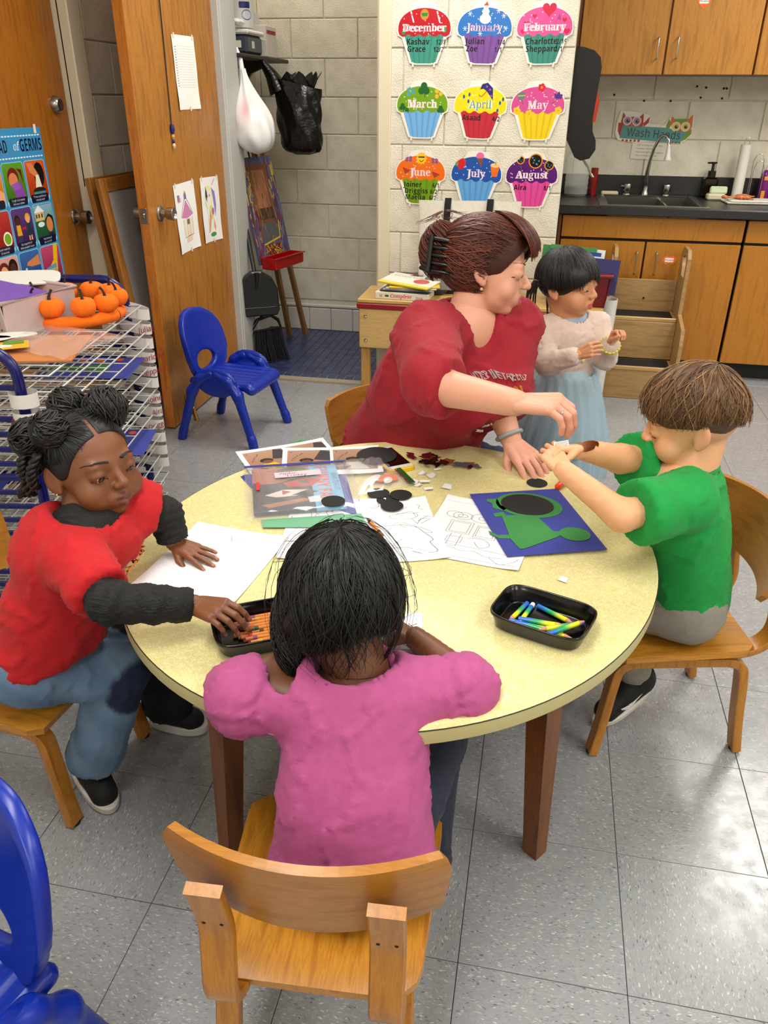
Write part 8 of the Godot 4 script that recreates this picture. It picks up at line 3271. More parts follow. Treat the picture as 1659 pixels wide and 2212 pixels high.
func shoe(t: Node3D, heel: Vector3, toe: Vector3, up: Vector3, upper: Material, swoosh := 0.0) -> void:
	var L := heel.distance_to(toe)
	var x := (toe - heel).normalized()
	var z := x.cross(up).normalized()
	var X := Transform3D(Basis(x, z.cross(x), z), heel)
	var s := SDF.new(V(-0.02, -0.01, -0.06), V(L + 0.02, 0.11, 0.06), 0.0055)
	s.cap(V(0.035, 0.035, 0), V(L - 0.035, 0.026, 0), 0.033, 0.030, 0.02)
	s.cap(V(0.035, 0.05, 0), V(L * 0.45, 0.045, 0), 0.034, 0.03, 0.02)
	s.cap(V(0.035, 0.06, 0), V(0.04, 0.085, 0), 0.034, 0.033, 0.02)
	s.trim(V(0, 0.014, 0), Vector3.DOWN)
	s.trim(V(0.04, 0.095, 0), V(0.15, 1, 0))
	var m := MB.new()
	s.to(m, null, null, X)
	part(t, "shoe_upper", m, upper)
	m = MB.new()
	var o := PackedVector2Array()
	for k in 36:
		var a := TAU * k / 36.0
		o.append(U(L * 0.5 + L * 0.53 * signf(cos(a)) * pow(absf(cos(a)), 0.65), (0.037 - 0.005 * cos(a)) * sin(a)))
	m.prism(o, 0.02, X * Transform3D(LAY, Vector3.ZERO), 0.004, true)
	part(t, "shoe_sole", m, mat("sole_white", Color(0.80, 0.78, 0.75), 0.55))
	if swoosh != 0.0:
		m = MB.new()
		var sw := PackedVector2Array([U(-0.048, 0.022), U(-0.03, 0.004), U(-0.018, -0.004), U(0.0, -0.004), U(0.055, 0.022), U(0.002, 0.010), U(-0.016, 0.006), U(-0.030, 0.012)])
		m.prism(sw, 0.004, X * Transform3D(Basis(V(-1, 0, 0), Vector3.UP, V(0, 0, -1)) if swoosh < 0 else Basis.IDENTITY, V(L * 0.5, 0.036, swoosh * 0.031)))
		part(t, "shoe_logo", m, mat("curl_white"))


func build_people() -> void:
	woman()
	girl_in_pink()
	girl_in_red()
	boy()
	small_girl()


func woman() -> void:
	var t := thing("person", "woman with pinned-up auburn hair in a dark red top, helping the boy", "person", V(-0.6, 0, -1.02))
	var sk := lin(0.83, 0.60, 0.50)
	var nail := lin(0.86, 0.58, 0.52)
	var lip := lin(0.66, 0.30, 0.29)
	var hip := V(-0.61, 0.42, -1.03)
	var chest := V(-0.515, 0.76, -0.90)
	var neck := V(-0.455, 0.915, -0.855)
	var Rs := V(-0.548, 0.885, -0.735)
	var Ls := V(-0.335, 0.865, -0.95)
	var Re := V(-0.483, 0.845, -0.47)
	var Rw := V(-0.301, 0.857, -0.362)
	var Le := V(-0.36, 0.70, -0.80)
	var Lw := V(-0.308, 0.607, -0.75)
	var fwd := V(0.7, 0, 0.7)
	var HX := Transform3D(Basis.from_euler(V(0.067, 1.623, -0.18)), V(-0.414, 1.025, -0.88))
	var s := SDF.new(V(-0.95, 0.0, -1.3), V(-0.1, 1.0, -0.25), 0.012)
	s.cap(hip, chest, 0.15, 0.13, 0.03)
	s.cap(chest, neck, 0.12, 0.055, 0.06)
	s.cap(Rs, Ls, 0.05, 0.05, 0.05)
	s.cap(Rs, Re, 0.05, 0.045, 0.02)
	s.cap(Re, Rw, 0.044, 0.029, 0.02)
	s.cap(Ls, Le, 0.05, 0.044, 0.02)
	s.cap(Le, Lw, 0.042, 0.028, 0.02)
	for q in [[V(-0.63, 0.4, -0.93), V(-0.36, 0.43, -0.66), V(-0.38, 0.08, -0.75)], [V(-0.55, 0.4, -1.05), V(-0.22, 0.43, -0.88), V(-0.3, 0.08, -0.92)]]:
		s.cap(q[0], q[1], 0.075, 0.055, 0.02)
		s.cap(q[1], q[2], 0.05, 0.035, 0.02)
	var m := MB.new()
	s.to(m, func(_p: Vector3, _n: Vector3) -> Color: return sk)
	var hs := add_head(m, HX, 0.225, 0.152, sk, lip, {"neck": neck, "nose": 1.0, "cheek": 0.8, "open": 0.3})
	var hx := add_hand(m, Rw, V(-0.231, 0.866, -0.345), V(0.035, 0.012, -0.066), false, 0.17, sk, nail, [0.80, 0.80, 0.76, 0.7], 0.9, Re - Rw)
	add_hand(m, Lw, V(-0.272, 0.597, -0.695), V(-0.5, -0.15, 0.6), true, 0.165, sk, nail, [0.25, 0.28, 0.3, 0.32], 0.3, Le - Lw)
	part(t, "body", m, skin_mat())
	face_parts(t, hs, HX, 0.225, Color(0.34, 0.17, 0.10), {"open": 0.3, "down": 0.35, "iris": lin(0.2, 0.22, 0.2), "brow": 0.8})
	var fd := folds(3, 0.006, 5.0, V(1, 1.3, 1))
	s = SDF.new(V(-0.98, 0.38, -1.35), V(-0.12, 1.02, -0.34), 0.0095)
	s.cap(V(-0.62, 0.46, -1.0), V(-0.52, 0.72, -0.9), 0.215, 0.175, 0.05, false, fwd, 1.15)
	s.cap(V(-0.52, 0.70, -0.88), V(-0.47, 0.84, -0.87), 0.165, 0.115, 0.06, false, fwd, 1.15)
	s.ell(V(-0.45, 0.70, -0.77), V(0.11, 0.085, 0.11), Basis.IDENTITY, 0.06)
	s.ell(V(-0.36, 0.695, -0.86), V(0.10, 0.085, 0.10), Basis.IDENTITY, 0.06)
	s.cap(Rs, neck - V(0, 0.03, 0), 0.068, 0.06, 0.05)
	s.cap(Ls, neck - V(0, 0.03, 0), 0.066, 0.06, 0.05)
	s.cap(Rs, Re.lerp(Rs, 0.1), 0.083, 0.072, 0.04)
	s.cap(Re.lerp(Rs, 0.1), Re.lerp(Rw, 0.13), 0.072, 0.064, 0.03)
	s.cap(Ls, Le, 0.075, 0.066, 0.04)
	s.cap(Le, Le.lerp(Lw, 0.3), 0.066, 0.058, 0.02)
	s.trim(Re.lerp(Rw, 0.17), Rw - Re, 0.006, 0.1)
	s.trim(Le.lerp(Lw, 0.4), Lw - Le, 0.006, 0.08)
	s.trim(V(-0.6, 0.42, -1), Vector3.DOWN)
	s.cap(neck + V(0.0, -0.015, 0.0), neck + V(0.02, 0.12, 0.0), 0.068, 0.09, 0.008, true)
	s.cap(neck + V(0.03, 0.0, 0.035), neck + V(0.085, -0.105, 0.105), 0.05, 0.012, 0.008, true)
	m = MB.new()
	s.to(m, null, fd)
	part(t, "shirt", m, cloth_v("wine_cotton", Color(0.58, 0.035, 0.125)))
	var wht := mat("print_white", Color(0.82, 0.76, 0.76), 0.7)
	var rt := V(0.72, 0, -0.69)
	print_on(t, s, "GROVE UNITED METHODIST", 0.017, V(-0.385, 0.79, -0.735), rt, V(0.1, 0.99, 0.1), wht, -0.8, 0.006)
	print_on(t, s, "PRESCHOOL", 0.032, V(-0.385, 0.757, -0.735), rt, V(0.1, 0.99, 0.1), mat("print_gold", Color(0.85, 0.55, 0.08), 0.7), 0.0, 0.006)
	print_on(t, s, "FRIENDS", 0.015, V(-0.42, 0.675, -0.735), rt, V(0.1, 0.99, 0.1), wht, 0.0, 0.006)
	s = SDF.new(V(-0.85, 0.0, -1.3), V(-0.08, 0.56, -0.5), 0.012)
	s.cap(hip, hip + V(0.0, 0.08, 0), 0.165, 0.16, 0.03)
	for q in [[V(-0.63, 0.4, -0.93), V(-0.36, 0.43, -0.66), V(-0.38, 0.06, -0.75)], [V(-0.55, 0.4, -1.05), V(-0.20, 0.43, -0.88), V(-0.28, 0.06, -0.92)]]:
		s.cap(q[0], q[1], 0.095, 0.075, 0.03)
		s.cap(q[1], q[2], 0.072, 0.06, 0.02)
	s.trim(V(0, 0.05, 0), Vector3.DOWN)
	m = MB.new()
	s.to(m, null, folds(5, 0.004))
	part(t, "jeans", m, cloth_v("denim_dark", Color(0.13, 0.20, 0.31)))
	for q in [[V(-0.41, 0.0, -0.79), V(-0.30, 0.0, -0.60)], [V(-0.31, 0.0, -0.96), V(-0.16, 0.0, -0.80)]]:
		shoe(t, q[0], q[1], Vector3.UP, mat("shoe_dark", Color(0.05, 0.05, 0.06), 0.6))
	var H := 0.225
	s = SDF.new(V(-0.13, -0.12, -0.22), V(0.13, 0.16, 0.15), 0.005)
	s.ell(V(0, 0.17, -0.06) * H, V(0.385, 0.42, 0.50) * H, Basis.IDENTITY, 0.01)
	s.ell(V(0, 0.13, -0.56) * H, V(0.19, 0.27, 0.2) * H, Basis.IDENTITY, 0.03)
	s.cap(V(-0.16, 0.32, 0.17) * H, V(0.16, 0.34, 0.17) * H, 0.12 * H, 0.12 * H, 0.03)
	s.cap(V(0.05, 0.36, 0.32) * H, V(0.25, 0.12, 0.36) * H, 0.09 * H, 0.05 * H, 0.02)
	s.ell(V(0, -0.17, 0.36) * H, V(0.36, 0.44, 0.36) * H, Basis.IDENTITY, 0.01, true)
	s.ell(V(0, -0.30, 0.12) * H, V(0.5, 0.32, 0.34) * H, Basis.IDENTITY, 0.01, true)
	m = MB.new()
	var a0 := lin(0.22, 0.075, 0.04)
	var a1 := lin(0.52, 0.24, 0.13)
	s.to(m, func(_p: Vector3, _n: Vector3) -> Color: return a0, null, HX)
	var cen := V(0, 0.15, -0.06) * H
	strands(m, HX, cen, V(0.405, 0.46, 0.53) * H, V(0, 0.1, -1), 1300, func(ph: float) -> float: return 1.68 + 0.58 * pow(maxf(0.0, cos(ph)), 0.6), {"dark": a0, "light": a1, "width": 0.0021, "seed": 3, "start": 0.35, "start_rand": 0.9, "loose": 0.05, "wave": 0.08})
	strands(m, HX, V(0, 0.16, -0.56) * H, V(0.2, 0.3, 0.22) * H, V(0.3, 1, -0.3), 220, func(_ph: float) -> float: return 2.6, {"dark": a0, "light": a1, "width": 0.0022, "seed": 8, "swirl": 0.8, "loose": 0.14, "start_rand": 0.8})
	strands(m, HX, V(0, 0.26, 0.06) * H, V(0.385, 0.375, 0.475) * H, V(0.1, 1, -0.2), 620, func(ph: float) -> float: return 1.88 + 0.25 * sin(ph * 3.0), {"dark": a0, "light": a1, "width": 0.0021, "seed": 9, "from": -1.25, "upto": 1.25, "flip": 0.03, "start": 0.1, "swirl": 0.35, "loose": 0.05})
	strands(m, HX, V(0, 0.30, -0.52) * H, V(0.2, 0.3, 0.25) * H, V(0, 1, -0.2), 26, func(_ph: float) -> float: return 1.1, {"dark": a0, "light": a1, "width": 0.0008, "seed": 10, "flip": 0.5, "wave": 0.3})
	part(t, "hair", m, hair_mat())
	m = MB.new()
	for k in 5:
		var y := (0.30 - 0.085 * k) * H
		m.tube([HX * V(-0.02 * H, y, -0.76 * H), HX * V(-0.2 * H, y - 0.004, -0.66 * H), HX * V(-0.27 * H, y - 0.006, -0.47 * H), HX * V(-0.25 * H, y - 0.008, -0.40 * H)], [0.006, 0.0065, 0.005, 0.003], 8)
	m.tube([HX * V(-0.215 * H, 0.32 * H, -0.66 * H), HX * V(-0.225 * H, -0.07 * H, -0.66 * H)], 0.007, 8)
	part(t, "hair_claw", m, mat("black_plastic"))
	m = MB.new()
	m.lathe([U(0, -0.004), U(0.0035, -0.002), U(0.0035, 0.002), U(0, 0.004)], AT(HX * V(-0.37 * H, -0.195 * H, -0.035 * H)), 10)
	part(t, "earring", m, mat("pearl", Color(0.85, 0.78, 0.6), 0.2, 0.3))
	m = MB.new()
	var ring := []
	for k in 17:
		var a := TAU * k / 16.0
		ring.append(hx * (V(0.575, -0.085, -0.062) * 0.17 + V(0.35, 0.82, 0) * 0.0098 * cos(a) + V(0.0, 0, 1) * 0.0104 * sin(a)))
	m.tube(ring, 0.0017, 8, false)
	part(t, "finger_ring", m, mat("chrome"))
	m = MB.new()
	ring = []
	var ax := (Lw - Le).normalized()
	var e1 := ax.cross(Vector3.UP).normalized()
	var e2 := ax.cross(e1)
	for k in 25:
		var a := TAU * k / 24.0
		ring.append(Lw.lerp(Le, 0.2) + e1 * 0.034 * cos(a) + e2 * 0.031 * sin(a))
	m.tube(ring, 0.0062, 10, false)
	part(t, "watch_band", m, mat("band_grey", Color(0.55, 0.57, 0.58), 0.4))
	m = MB.new()
	var p := Pic.new(160, 120, Color(0.86, 0.86, 0.86))
	for k in 9:
		p.rect(8, 10 + k * 12, 144, 4, Color(0.3, 0.3, 0.32))
	var sh := sheet_box(0.030, 0.024, 0.0004)
	var st := inst("sticker_sheet", sh.mesh(), print_mat("strip", p, 0.5), self, Transform3D(Basis(Vector3.UP, 0.25) * Basis(Vector3.RIGHT, -0.5) * Basis(Vector3.BACK, 0.15), V(-0.203, 0.808, -0.262)))
	tag(st, "small printed sticker sheet held between the woman's fingers and the boy's hands", "sticker sheet")


func girl_in_pink() -> void:
	var t := thing("person", "girl in a pink puff-sleeved top seated with her back to the camera", "person", V(-0.5, 0, 0.36))
	var sk := lin(0.42, 0.255, 0.16)
	var lip := lin(0.42, 0.2, 0.16)
	var nail := lin(0.62, 0.42, 0.32)
	var neck := V(-0.503, 0.607, 0.25)
	var chest := V(-0.495, 0.53, 0.285)
	var hip := V(-0.485, 0.385, 0.37)
	var Ls := V(-0.605, 0.565, 0.29)
	var Rs := V(-0.385, 0.575, 0.235)
	var Le := V(-0.695, 0.585, 0.285)
	var Lw := V(-0.61, 0.592, 0.225)
	var Re := V(-0.325, 0.583, 0.21)
	var Rw := V(-0.43, 0.592, 0.125)
	var HX := Transform3D(Basis.from_euler(V(0.42, PI + 0.38, 0.06)), V(-0.543, 0.712, 0.195))
	var s := SDF.new(V(-0.78, 0.0, 0.0), V(-0.22, 0.66, 0.5), 0.011)
	s.cap(hip, chest, 0.075, 0.085, 0.03)
	s.cap(chest, neck, 0.07, 0.04, 0.04)
	s.cap(Ls, Rs, 0.035, 0.035, 0.04)
	for q in [[Ls, Le, Lw], [Rs, Re, Rw]]:
		s.cap(q[0], q[1], 0.032, 0.027, 0.015)
		s.cap(q[1], q[2], 0.028, 0.021, 0.015)
	for q in [[V(-0.545, 0.36, 0.36), V(-0.60, 0.36, 0.13), V(-0.6, 0.06, 0.16)], [V(-0.43, 0.36, 0.36), V(-0.39, 0.36, 0.12), V(-0.39, 0.06, 0.15)]]:
		s.cap(q[0], q[1], 0.045, 0.04, 0.02)
		s.cap(q[1], q[2], 0.036, 0.026, 0.02)
	var m := MB.new()
	s.to(m, func(_p: Vector3, _n: Vector3) -> Color: return sk)
	var hs := add_head(m, HX, 0.195, 0.145, sk, lip, {"neck": neck, "nose": 0.9, "cheek": 1.1})
	add_hand(m, Lw, V(-0.572, 0.592, 0.19), V(0.4, 0.1, 0.5), true, 0.1, sk, nail, [0.5, 0.5, 0.5, 0.5], 0.6, Le - Lw)
	add_hand(m, Rw, V(-0.475, 0.592, 0.10), V(-0.4, 0.1, 0.5), false, 0.1, sk, nail, [0.5, 0.5, 0.5, 0.5], 0.6, Re - Rw)
	part(t, "body", m, skin_mat())
	face_parts(t, hs, HX, 0.195, Color(0.05, 0.04, 0.04))
	var back := V(0.1, 0.2, 0.97)
	s = SDF.new(V(-0.80, 0.29, 0.08), V(-0.22, 0.68, 0.52), 0.0075)
	s.cap(V(-0.48, 0.345, 0.385), V(-0.487, 0.42, 0.36), 0.134, 0.110, 0.03, false, back, 1.35)
	s.cap(V(-0.487, 0.42, 0.36), V(-0.497, 0.54, 0.285), 0.112, 0.118, 0.04, false, back, 1.4)
	s.cap(Ls, neck - V(0, 0.02, 0), 0.046, 0.05, 0.04)
	s.cap(Rs, neck - V(0, 0.02, 0), 0.046, 0.05, 0.04)
	s.cap(Ls, Le.lerp(Ls, 0.65), 0.048, 0.05, 0.02)
	s.cap(Rs, Re.lerp(Rs, 0.65), 0.048, 0.05, 0.02)
	s.ell(Le.lerp(Ls, 0.2) + V(0, -0.014, 0.012), V(0.067, 0.067, 0.066), Basis.IDENTITY, 0.018)
	s.ell(Re.lerp(Rs, 0.18) + V(0.004, -0.012, 0.0), V(0.058, 0.056, 0.062), Basis.IDENTITY, 0.018)
	s.trim(Le.lerp(Lw, 0.42), Lw - Le, 0.006, 0.06)
	s.trim(V(-0.48, 0.316, 0.4), V(0, -1, 0.0))
	s.cap(neck + V(0, -0.012, 0.014), neck + V(-0.01, 0.1, -0.03), 0.06, 0.085, 0.006, true)
	m = MB.new()
	var f1 := folds(14, 0.0035, 7.0, V(1, 1.2, 1))
	var gather := func(p: Vector3, nn: Vector3) -> float:
		var v: float = f1.call(p, nn)
		var dl := (p - Ls.lerp(Le, 0.36)).dot((Le - Ls).normalized())
		if p.x < -0.6 and absf(dl) < 0.03:
			v -= 0.0045 * exp(-pow(dl / 0.008, 2)) + 0.0022 * sin(p.y * 420.0 + p.z * 260.0) * exp(-pow((dl - 0.012) / 0.016, 2))
		var dr := (p - Rs.lerp(Re, 0.45)).dot((Re - Rs).normalized())
		if p.x > -0.38 and absf(dr) < 0.03:
			v -= 0.0045 * exp(-pow(dr / 0.008, 2)) + 0.0022 * sin(p.y * 420.0 + p.z * 260.0) * exp(-pow((dr - 0.012) / 0.016, 2))
		v += 0.0035 * sin((p.y - 0.5 * p.x + p.z * 0.4) * 80.0) * exp(-pow((p.y - 0.36) / 0.05, 2))
		return v
	s.to(m, null, gather)
	part(t, "pink_top", m, cloth_v("pink_fleece", Color(0.66, 0.29, 0.50)))
	m = MB.new()
	var ring := []
	for k in 33:
		var a := TAU * k / 32.0
		ring.append(neck + V(-0.002, 0.0, 0.012) + Basis(Vector3.RIGHT, 0.42) * V(0.066 * cos(a), 0.003 * cos(2 * a), 0.064 * sin(a)))
	m.tube(ring, 0.0075, 8, false, 0.75)
	part(t, "neckband", m, cloth_v("pink_rib", Color(0.63, 0.27, 0.47)))
	s = SDF.new(V(-0.72, 0.0, 0.02), V(-0.26, 0.46, 0.52), 0.009)
	s.cap(V(-0.53, 0.37, 0.375), V(-0.44, 0.37, 0.37), 0.066, 0.066, 0.03)
	for q in [[V(-0.54, 0.36, 0.37), V(-0.60, 0.365, 0.12), V(-0.6, 0.07, 0.16)], [V(-0.425, 0.36, 0.37), V(-0.385, 0.37, 0.12), V(-0.385, 0.07, 0.15)]]:
		s.cap(q[0], q[1], 0.062, 0.054, 0.02)
		s.cap(q[1], q[2], 0.05, 0.045, 0.02)
	m = MB.new()
	s.to(m, null, folds(6, 0.003, 10.0))
	part(t, "navy_trousers", m, cloth_v("navy_knit", Color(0.105, 0.125, 0.21)))
	for x in [-0.6, -0.385]:
		shoe(t, V(x, 0, 0.18), V(x, 0, 0.03), Vector3.UP, mat("shoe_pink", Color(0.6, 0.25, 0.35), 0.6))
	var H := 0.195
	s = SDF.new(V(-0.16, -0.16, -0.16), V(0.16, 0.14, 0.15), 0.005)
	s.ell(V(0, 0.10, -0.05) * H, V(0.455, 0.47, 0.53) * H, Basis.IDENTITY, 0.01)
	s.ell(V(0.0, -0.14, -0.10) * H, V(0.47, 0.36, 0.46) * H, Basis.IDENTITY, 0.05)
	s.ell(V(0, -0.12, 0.5) * H, V(0.40, 0.42, 0.42) * H, Basis.IDENTITY, 0.01, true)
	s.trim(V(0, -0.36, -0.1) * H, V(0, -1, -0.55), 0.02)
	m = MB.new()
	var b0 := lin(0.035, 0.033, 0.035)
	var b1 := lin(0.115, 0.115, 0.12)
	s.to(m, func(_p: Vector3, _n: Vector3) -> Color: return b0, null, HX)
	var cr := V(0.05, 1, -0.35)
	var ce := V(0, 0.0, -0.07) * H
	strands(m, HX, ce, V(0.485, 0.59, 0.565) * H, cr, 2800, func(ph: float) -> float: return 1.95 + 0.25 * absf(sin(ph)) - 0.28 * maxf(0.0, -cos(ph)), {"dark": b0, "light": b1, "width": 0.0021, "seed": 21, "wave": 0.05, "loose": 0.025, "swirl": 0.18, "flip": -0.04, "steps": 10})
	strands(m, HX, ce, V(0.49, 0.60, 0.575) * H, cr, 300, func(ph: float) -> float: return 2.15 + 0.3 * sin(ph * 5.0), {"dark": b0, "light": b1, "width": 0.0011, "seed": 22, "wave": 0.16, "loose": 0.06, "flip": 0.10, "steps": 12})
	strands(m, HX, V(0.25, -0.28, 0.12) * H, V(0.30, 0.48, 0.28) * H, V(0.1, 1, -0.1), 200, func(_ph: float) -> float: return 2.3, {"dark": b0, "light": b1, "width": 0.0017, "seed": 23, "from": 0.4, "upto": 2.6, "wave": 0.3, "loose": 0.08, "steps": 11, "start": 0.2})
	strands(m, HX, ce, V(0.54, 0.61, 0.60) * H, cr, 34, func(ph: float) -> float: return 2.2 + 0.3 * sin(ph * 7.0), {"dark": b0, "light": b0, "width": 0.0005, "seed": 24, "wave": 0.5, "loose": 0.14, "flip": 0.12, "steps": 12})
	part(t, "hair", m, hair_mat())


func girl_in_red() -> void:
	var t := thing("person", "girl in a red T-shirt over black sleeves reaching into the crayon tray", "person", V(-1.18, 0, 0.06))
	var sk := lin(0.46, 0.275, 0.165)
	var lip := lin(0.40, 0.20, 0.17)
	var nail := lin(0.62, 0.42, 0.34)
	var hip := V(-1.215, 0.41, 0.075)
	var chest := V(-1.12, 0.60, 0.055)
	var neck := V(-1.078, 0.69, 0.028)
	var Rs := V(-1.05, 0.672, 0.13)
	var Ls := V(-1.028, 0.69, -0.06)
	var Re := V(-0.945, 0.652, 0.213)
	var Rw := V(-0.818, 0.622, 0.150)
	var Le := V(-0.99, 0.655, -0.10)
	var Lw := V(-0.972, 0.592, -0.094)
	var HX := Transform3D(Basis.from_euler(V(-0.17, 1.146, -0.009)), V(-1.085, 0.79, -0.02))
	var s := SDF.new(V(-1.34, 0.0, -0.24), V(-0.74, 0.76, 0.32), 0.011)
	s.cap(hip, chest, 0.08, 0.085, 0.03)
	s.cap(chest, neck, 0.075, 0.04, 0.04)
	s.cap(Rs, Ls, 0.035, 0.035, 0.04)
	for q in [[Rs, Re, Rw], [Ls, Le, Lw]]:
		s.cap(q[0], q[1], 0.03, 0.027, 0.015)
		s.cap(q[1], q[2], 0.026, 0.02, 0.015)
	var kneeR := V(-1.078, 0.328, 0.02)
	var ankR := V(-1.16, 0.10, 0.05)
	var kneeL := V(-1.065, 0.32, -0.10)
	var ankL := V(-1.085, 0.085, -0.165)
	for q in [[V(-1.22, 0.37, 0.11), kneeR, ankR], [V(-1.22, 0.37, 0.0), kneeL, ankL]]:
		s.cap(q[0], q[1], 0.05, 0.042, 0.02)
		s.cap(q[1], q[2], 0.038, 0.026, 0.02)
	var m := MB.new()
	s.to(m, func(_p: Vector3, _n: Vector3) -> Color: return sk)
	var hs := add_head(m, HX, 0.2, 0.148, sk, lip, {"neck": neck, "nose": 0.8, "cheek": 1.2, "open": 0.08, "mouth": 0.7, "lips": 1.3})
	add_hand(m, Rw, V(-0.762, 0.632, 0.172), V(0.25, 0.2, -0.7), false, 0.118, sk, nail, [0.52, 0.55, 0.58, 0.62], 0.9, Re - Rw)
	add_hand(m, Lw, V(-0.925, 0.5835, -0.083), V(0.05, -0.18, 1.0), true, 0.105, sk, nail, [0.07, 0.05, 0.06, 0.1], 0.1, Le - Lw, 0.17)
	part(t, "body", m, skin_mat())
	face_parts(t, hs, HX, 0.2, Color(0.07, 0.045, 0.03), {"open": 0.08, "down": 0.55, "brow": 1.8})
	var blk := tri_mat("black_rib", noise_tex("rib_a", 0.03, [[0.0, Color(0.02, 0.022, 0.025)], [1.0, Color(0.05, 0.053, 0.06)]], 2, 3, 128), V(1.5, 26, 26), 0.8, Color.WHITE, noise_tex("rib_n", 0.03, [], 2, 3, 256, FastNoiseLite.TYPE_SIMPLEX, 9.0), 0.9)
	s = SDF.new(V(-1.16, 0.55, -0.2), V(-0.76, 0.76, 0.32), 0.0058)
	s.cap(neck + V(-0.005, -0.035, 0.01), neck + V(0.0, 0.002, 0.0), 0.062, 0.053, 0.01)
	s.cap(chest + V(0, 0.05, 0), neck - V(0, 0.01, 0), 0.07, 0.06, 0.03)
	s.cap(Rs.lerp(neck, 0.45), Ls.lerp(neck, 0.45), 0.036, 0.036, 0.03)
	s.cap(Rs.lerp(Re, 0.4), Re, 0.037, 0.037, 0.01)
	s.cap(Re, Re.lerp(Rw, 0.5), 0.037, 0.033, 0.01)
	s.cap(Re.lerp(Rw, 0.5), Rw, 0.033, 0.030, 0.01)
	s.cap(Ls.lerp(Le, 0.2), Le, 0.038, 0.037, 0.01)
	s.cap(Le, Lw.lerp(Le, 0.1), 0.036, 0.032, 0.01)
	s.trim(Rw.lerp(Re, 0.04), Rw - Re, 0.003, 0.05)
	s.trim(Lw.lerp(Le, 0.12), Lw - Le, 0.003, 0.035)
	m = MB.new()
	var rib := func(p: Vector3, _n: Vector3) -> float:
		var v := 0.0
		for q in [[Rs, Re], [Re, Rw], [Ls, Le], [Le, Lw]]:
			var a: Vector3 = q[0]
			var d: Vector3 = (q[1] - a)
			var f := (p - a).dot(d) / d.length_squared()
			if f > -0.15 and f < 1.15:
				var ax := d.normalized()
				var e := ax.cross(V(0.3, 1, 0.2)).normalized()
				var r := p - a - ax * (p - a).dot(ax)
				if r.length() < 0.06:
					v = 0.0011 * sin(atan2(r.dot(ax.cross(e)), r.dot(e)) * 30.0) + 0.0022 * sin(f * 24.0 + r.dot(e) * 60.0) * (1.0 - 0.6 * f)
		return v
	s.to(m, null, rib)
	part(t, "ribbed_undershirt", m, blk)
	s = SDF.new(V(-1.38, 0.35, -0.2), V(-0.90, 0.74, 0.30), 0.0075)
	var fx := V(1, 0, 0.1).normalized()
	s.cap(V(-1.20, 0.415, 0.07), V(-1.125, 0.60, 0.05), 0.118, 0.112, 0.04, false, fx, 1.22)
	s.cap(Rs, neck - V(0, 0.02, 0), 0.047, 0.052, 0.04)
	s.cap(Ls, neck - V(0, 0.02, 0), 0.047, 0.052, 0.04)
	s.cap(chest + V(0.01, 0.04, 0), neck + V(0.018, -0.03, 0.0), 0.105, 0.07, 0.03)
	s.cap(Rs, Rs.lerp(Re, 0.75), 0.052, 0.054, 0.03)
	s.cap(Ls, Ls.lerp(Le, 0.4), 0.050, 0.054, 0.03)
	s.trim(Rs.lerp(Re, 0.82), Re - Rs, 0.004, 0.075)
	s.trim(Ls.lerp(Le, 0.5), Le - Ls, 0.004, 0.06)
	s.trim(V(-1.2, 0.395, 0.07), V(0.25, -1, 0.05))
	s.cap(neck + V(0.004, -0.008, 0.004), neck + V(0, 0.1, 0), 0.057, 0.08, 0.005, true)
	m = MB.new()
	s.to(m, null, folds(23, 0.0045, 6.5, V(1, 1.2, 1)))
	part(t, "red_shirt", m, cloth_v("red_cotton", Color(0.70, 0.01, 0.06)))
	var gold := mat("print_gold", Color(0.85, 0.55, 0.08), 0.7)
	var r2 := V(0.12, 0.03, -0.99).normalized()
	var u2 := V(0.35, 0.93, 0.07).normalized()
	print_on(t, s, "GROVE UNITED METHODIST", 0.0125, V(-1.03, 0.635, 0.045), r2, u2, gold, -1.2, 0.005)
	print_on(t, s, "PRESCHOOL", 0.026, V(-1.03, 0.605, 0.045), r2, u2, gold, -0.6, 0.005)
	s = SDF.new(V(-1.36, 0.03, -0.24), V(-0.98, 0.50, 0.24), 0.0085)
	s.cap(V(-1.225, 0.40, 0.1), V(-1.225, 0.40, 0.03), 0.095, 0.095, 0.03)
	s.cap(V(-1.225, 0.385, 0.11), kneeR, 0.075, 0.063, 0.02)
	s.cap(kneeR, ankR, 0.06, 0.061, 0.012)
	s.cap(V(-1.22, 0.37, 0.0), kneeL, 0.065, 0.058, 0.01)
	s.cap(kneeL, ankL, 0.058, 0.06, 0.01)
	s.trim(ankR + V(0, -0.03, 0), V(0, -1, 0.2), 0.004)
	m = MB.new()
	var pale := lin(0.40, 0.50, 0.60)
	var patch := lin(0.085, 0.14, 0.25)
	var navy := lin(0.03, 0.035, 0.055)
	var seam := lin(0.62, 0.62, 0.60)
	var denim := func(p: Vector3, _n: Vector3) -> Color:
		if p.z < -0.045 + 0.35 * maxf(0.0, p.y - 0.36):
			return navy
		var c := pale.lerp(lin(0.30, 0.40, 0.52), clampf(sin(p.x * 60 + p.y * 44) * 0.3 + 0.3, 0, 1))
		var k := p.distance_to(kneeR + V(0.03, -0.02, 0.01))
		c = c.lerp(patch, (1.0 - smoothstep(0.062, 0.072, k)) * smoothstep(kneeR.x - 0.04, kneeR.x - 0.03, p.x))
		if p.y < 0.085:
			c = c.lerp(seam, 0.3)
		return c
	s.to(m, denim, folds(31, 0.0035, 10.0))
	var dm := mat("denim_two", Color.WHITE, 0.9)
	dm.vertex_color_use_as_albedo = true
	dm.normal_enabled = true
	dm.normal_texture = noise_tex("weave", 0.22, [], 2, 4, 256, FastNoiseLite.TYPE_SIMPLEX, 3.0)
	dm.uv1_triplanar = true
	dm.uv1_scale = Vector3.ONE * 9
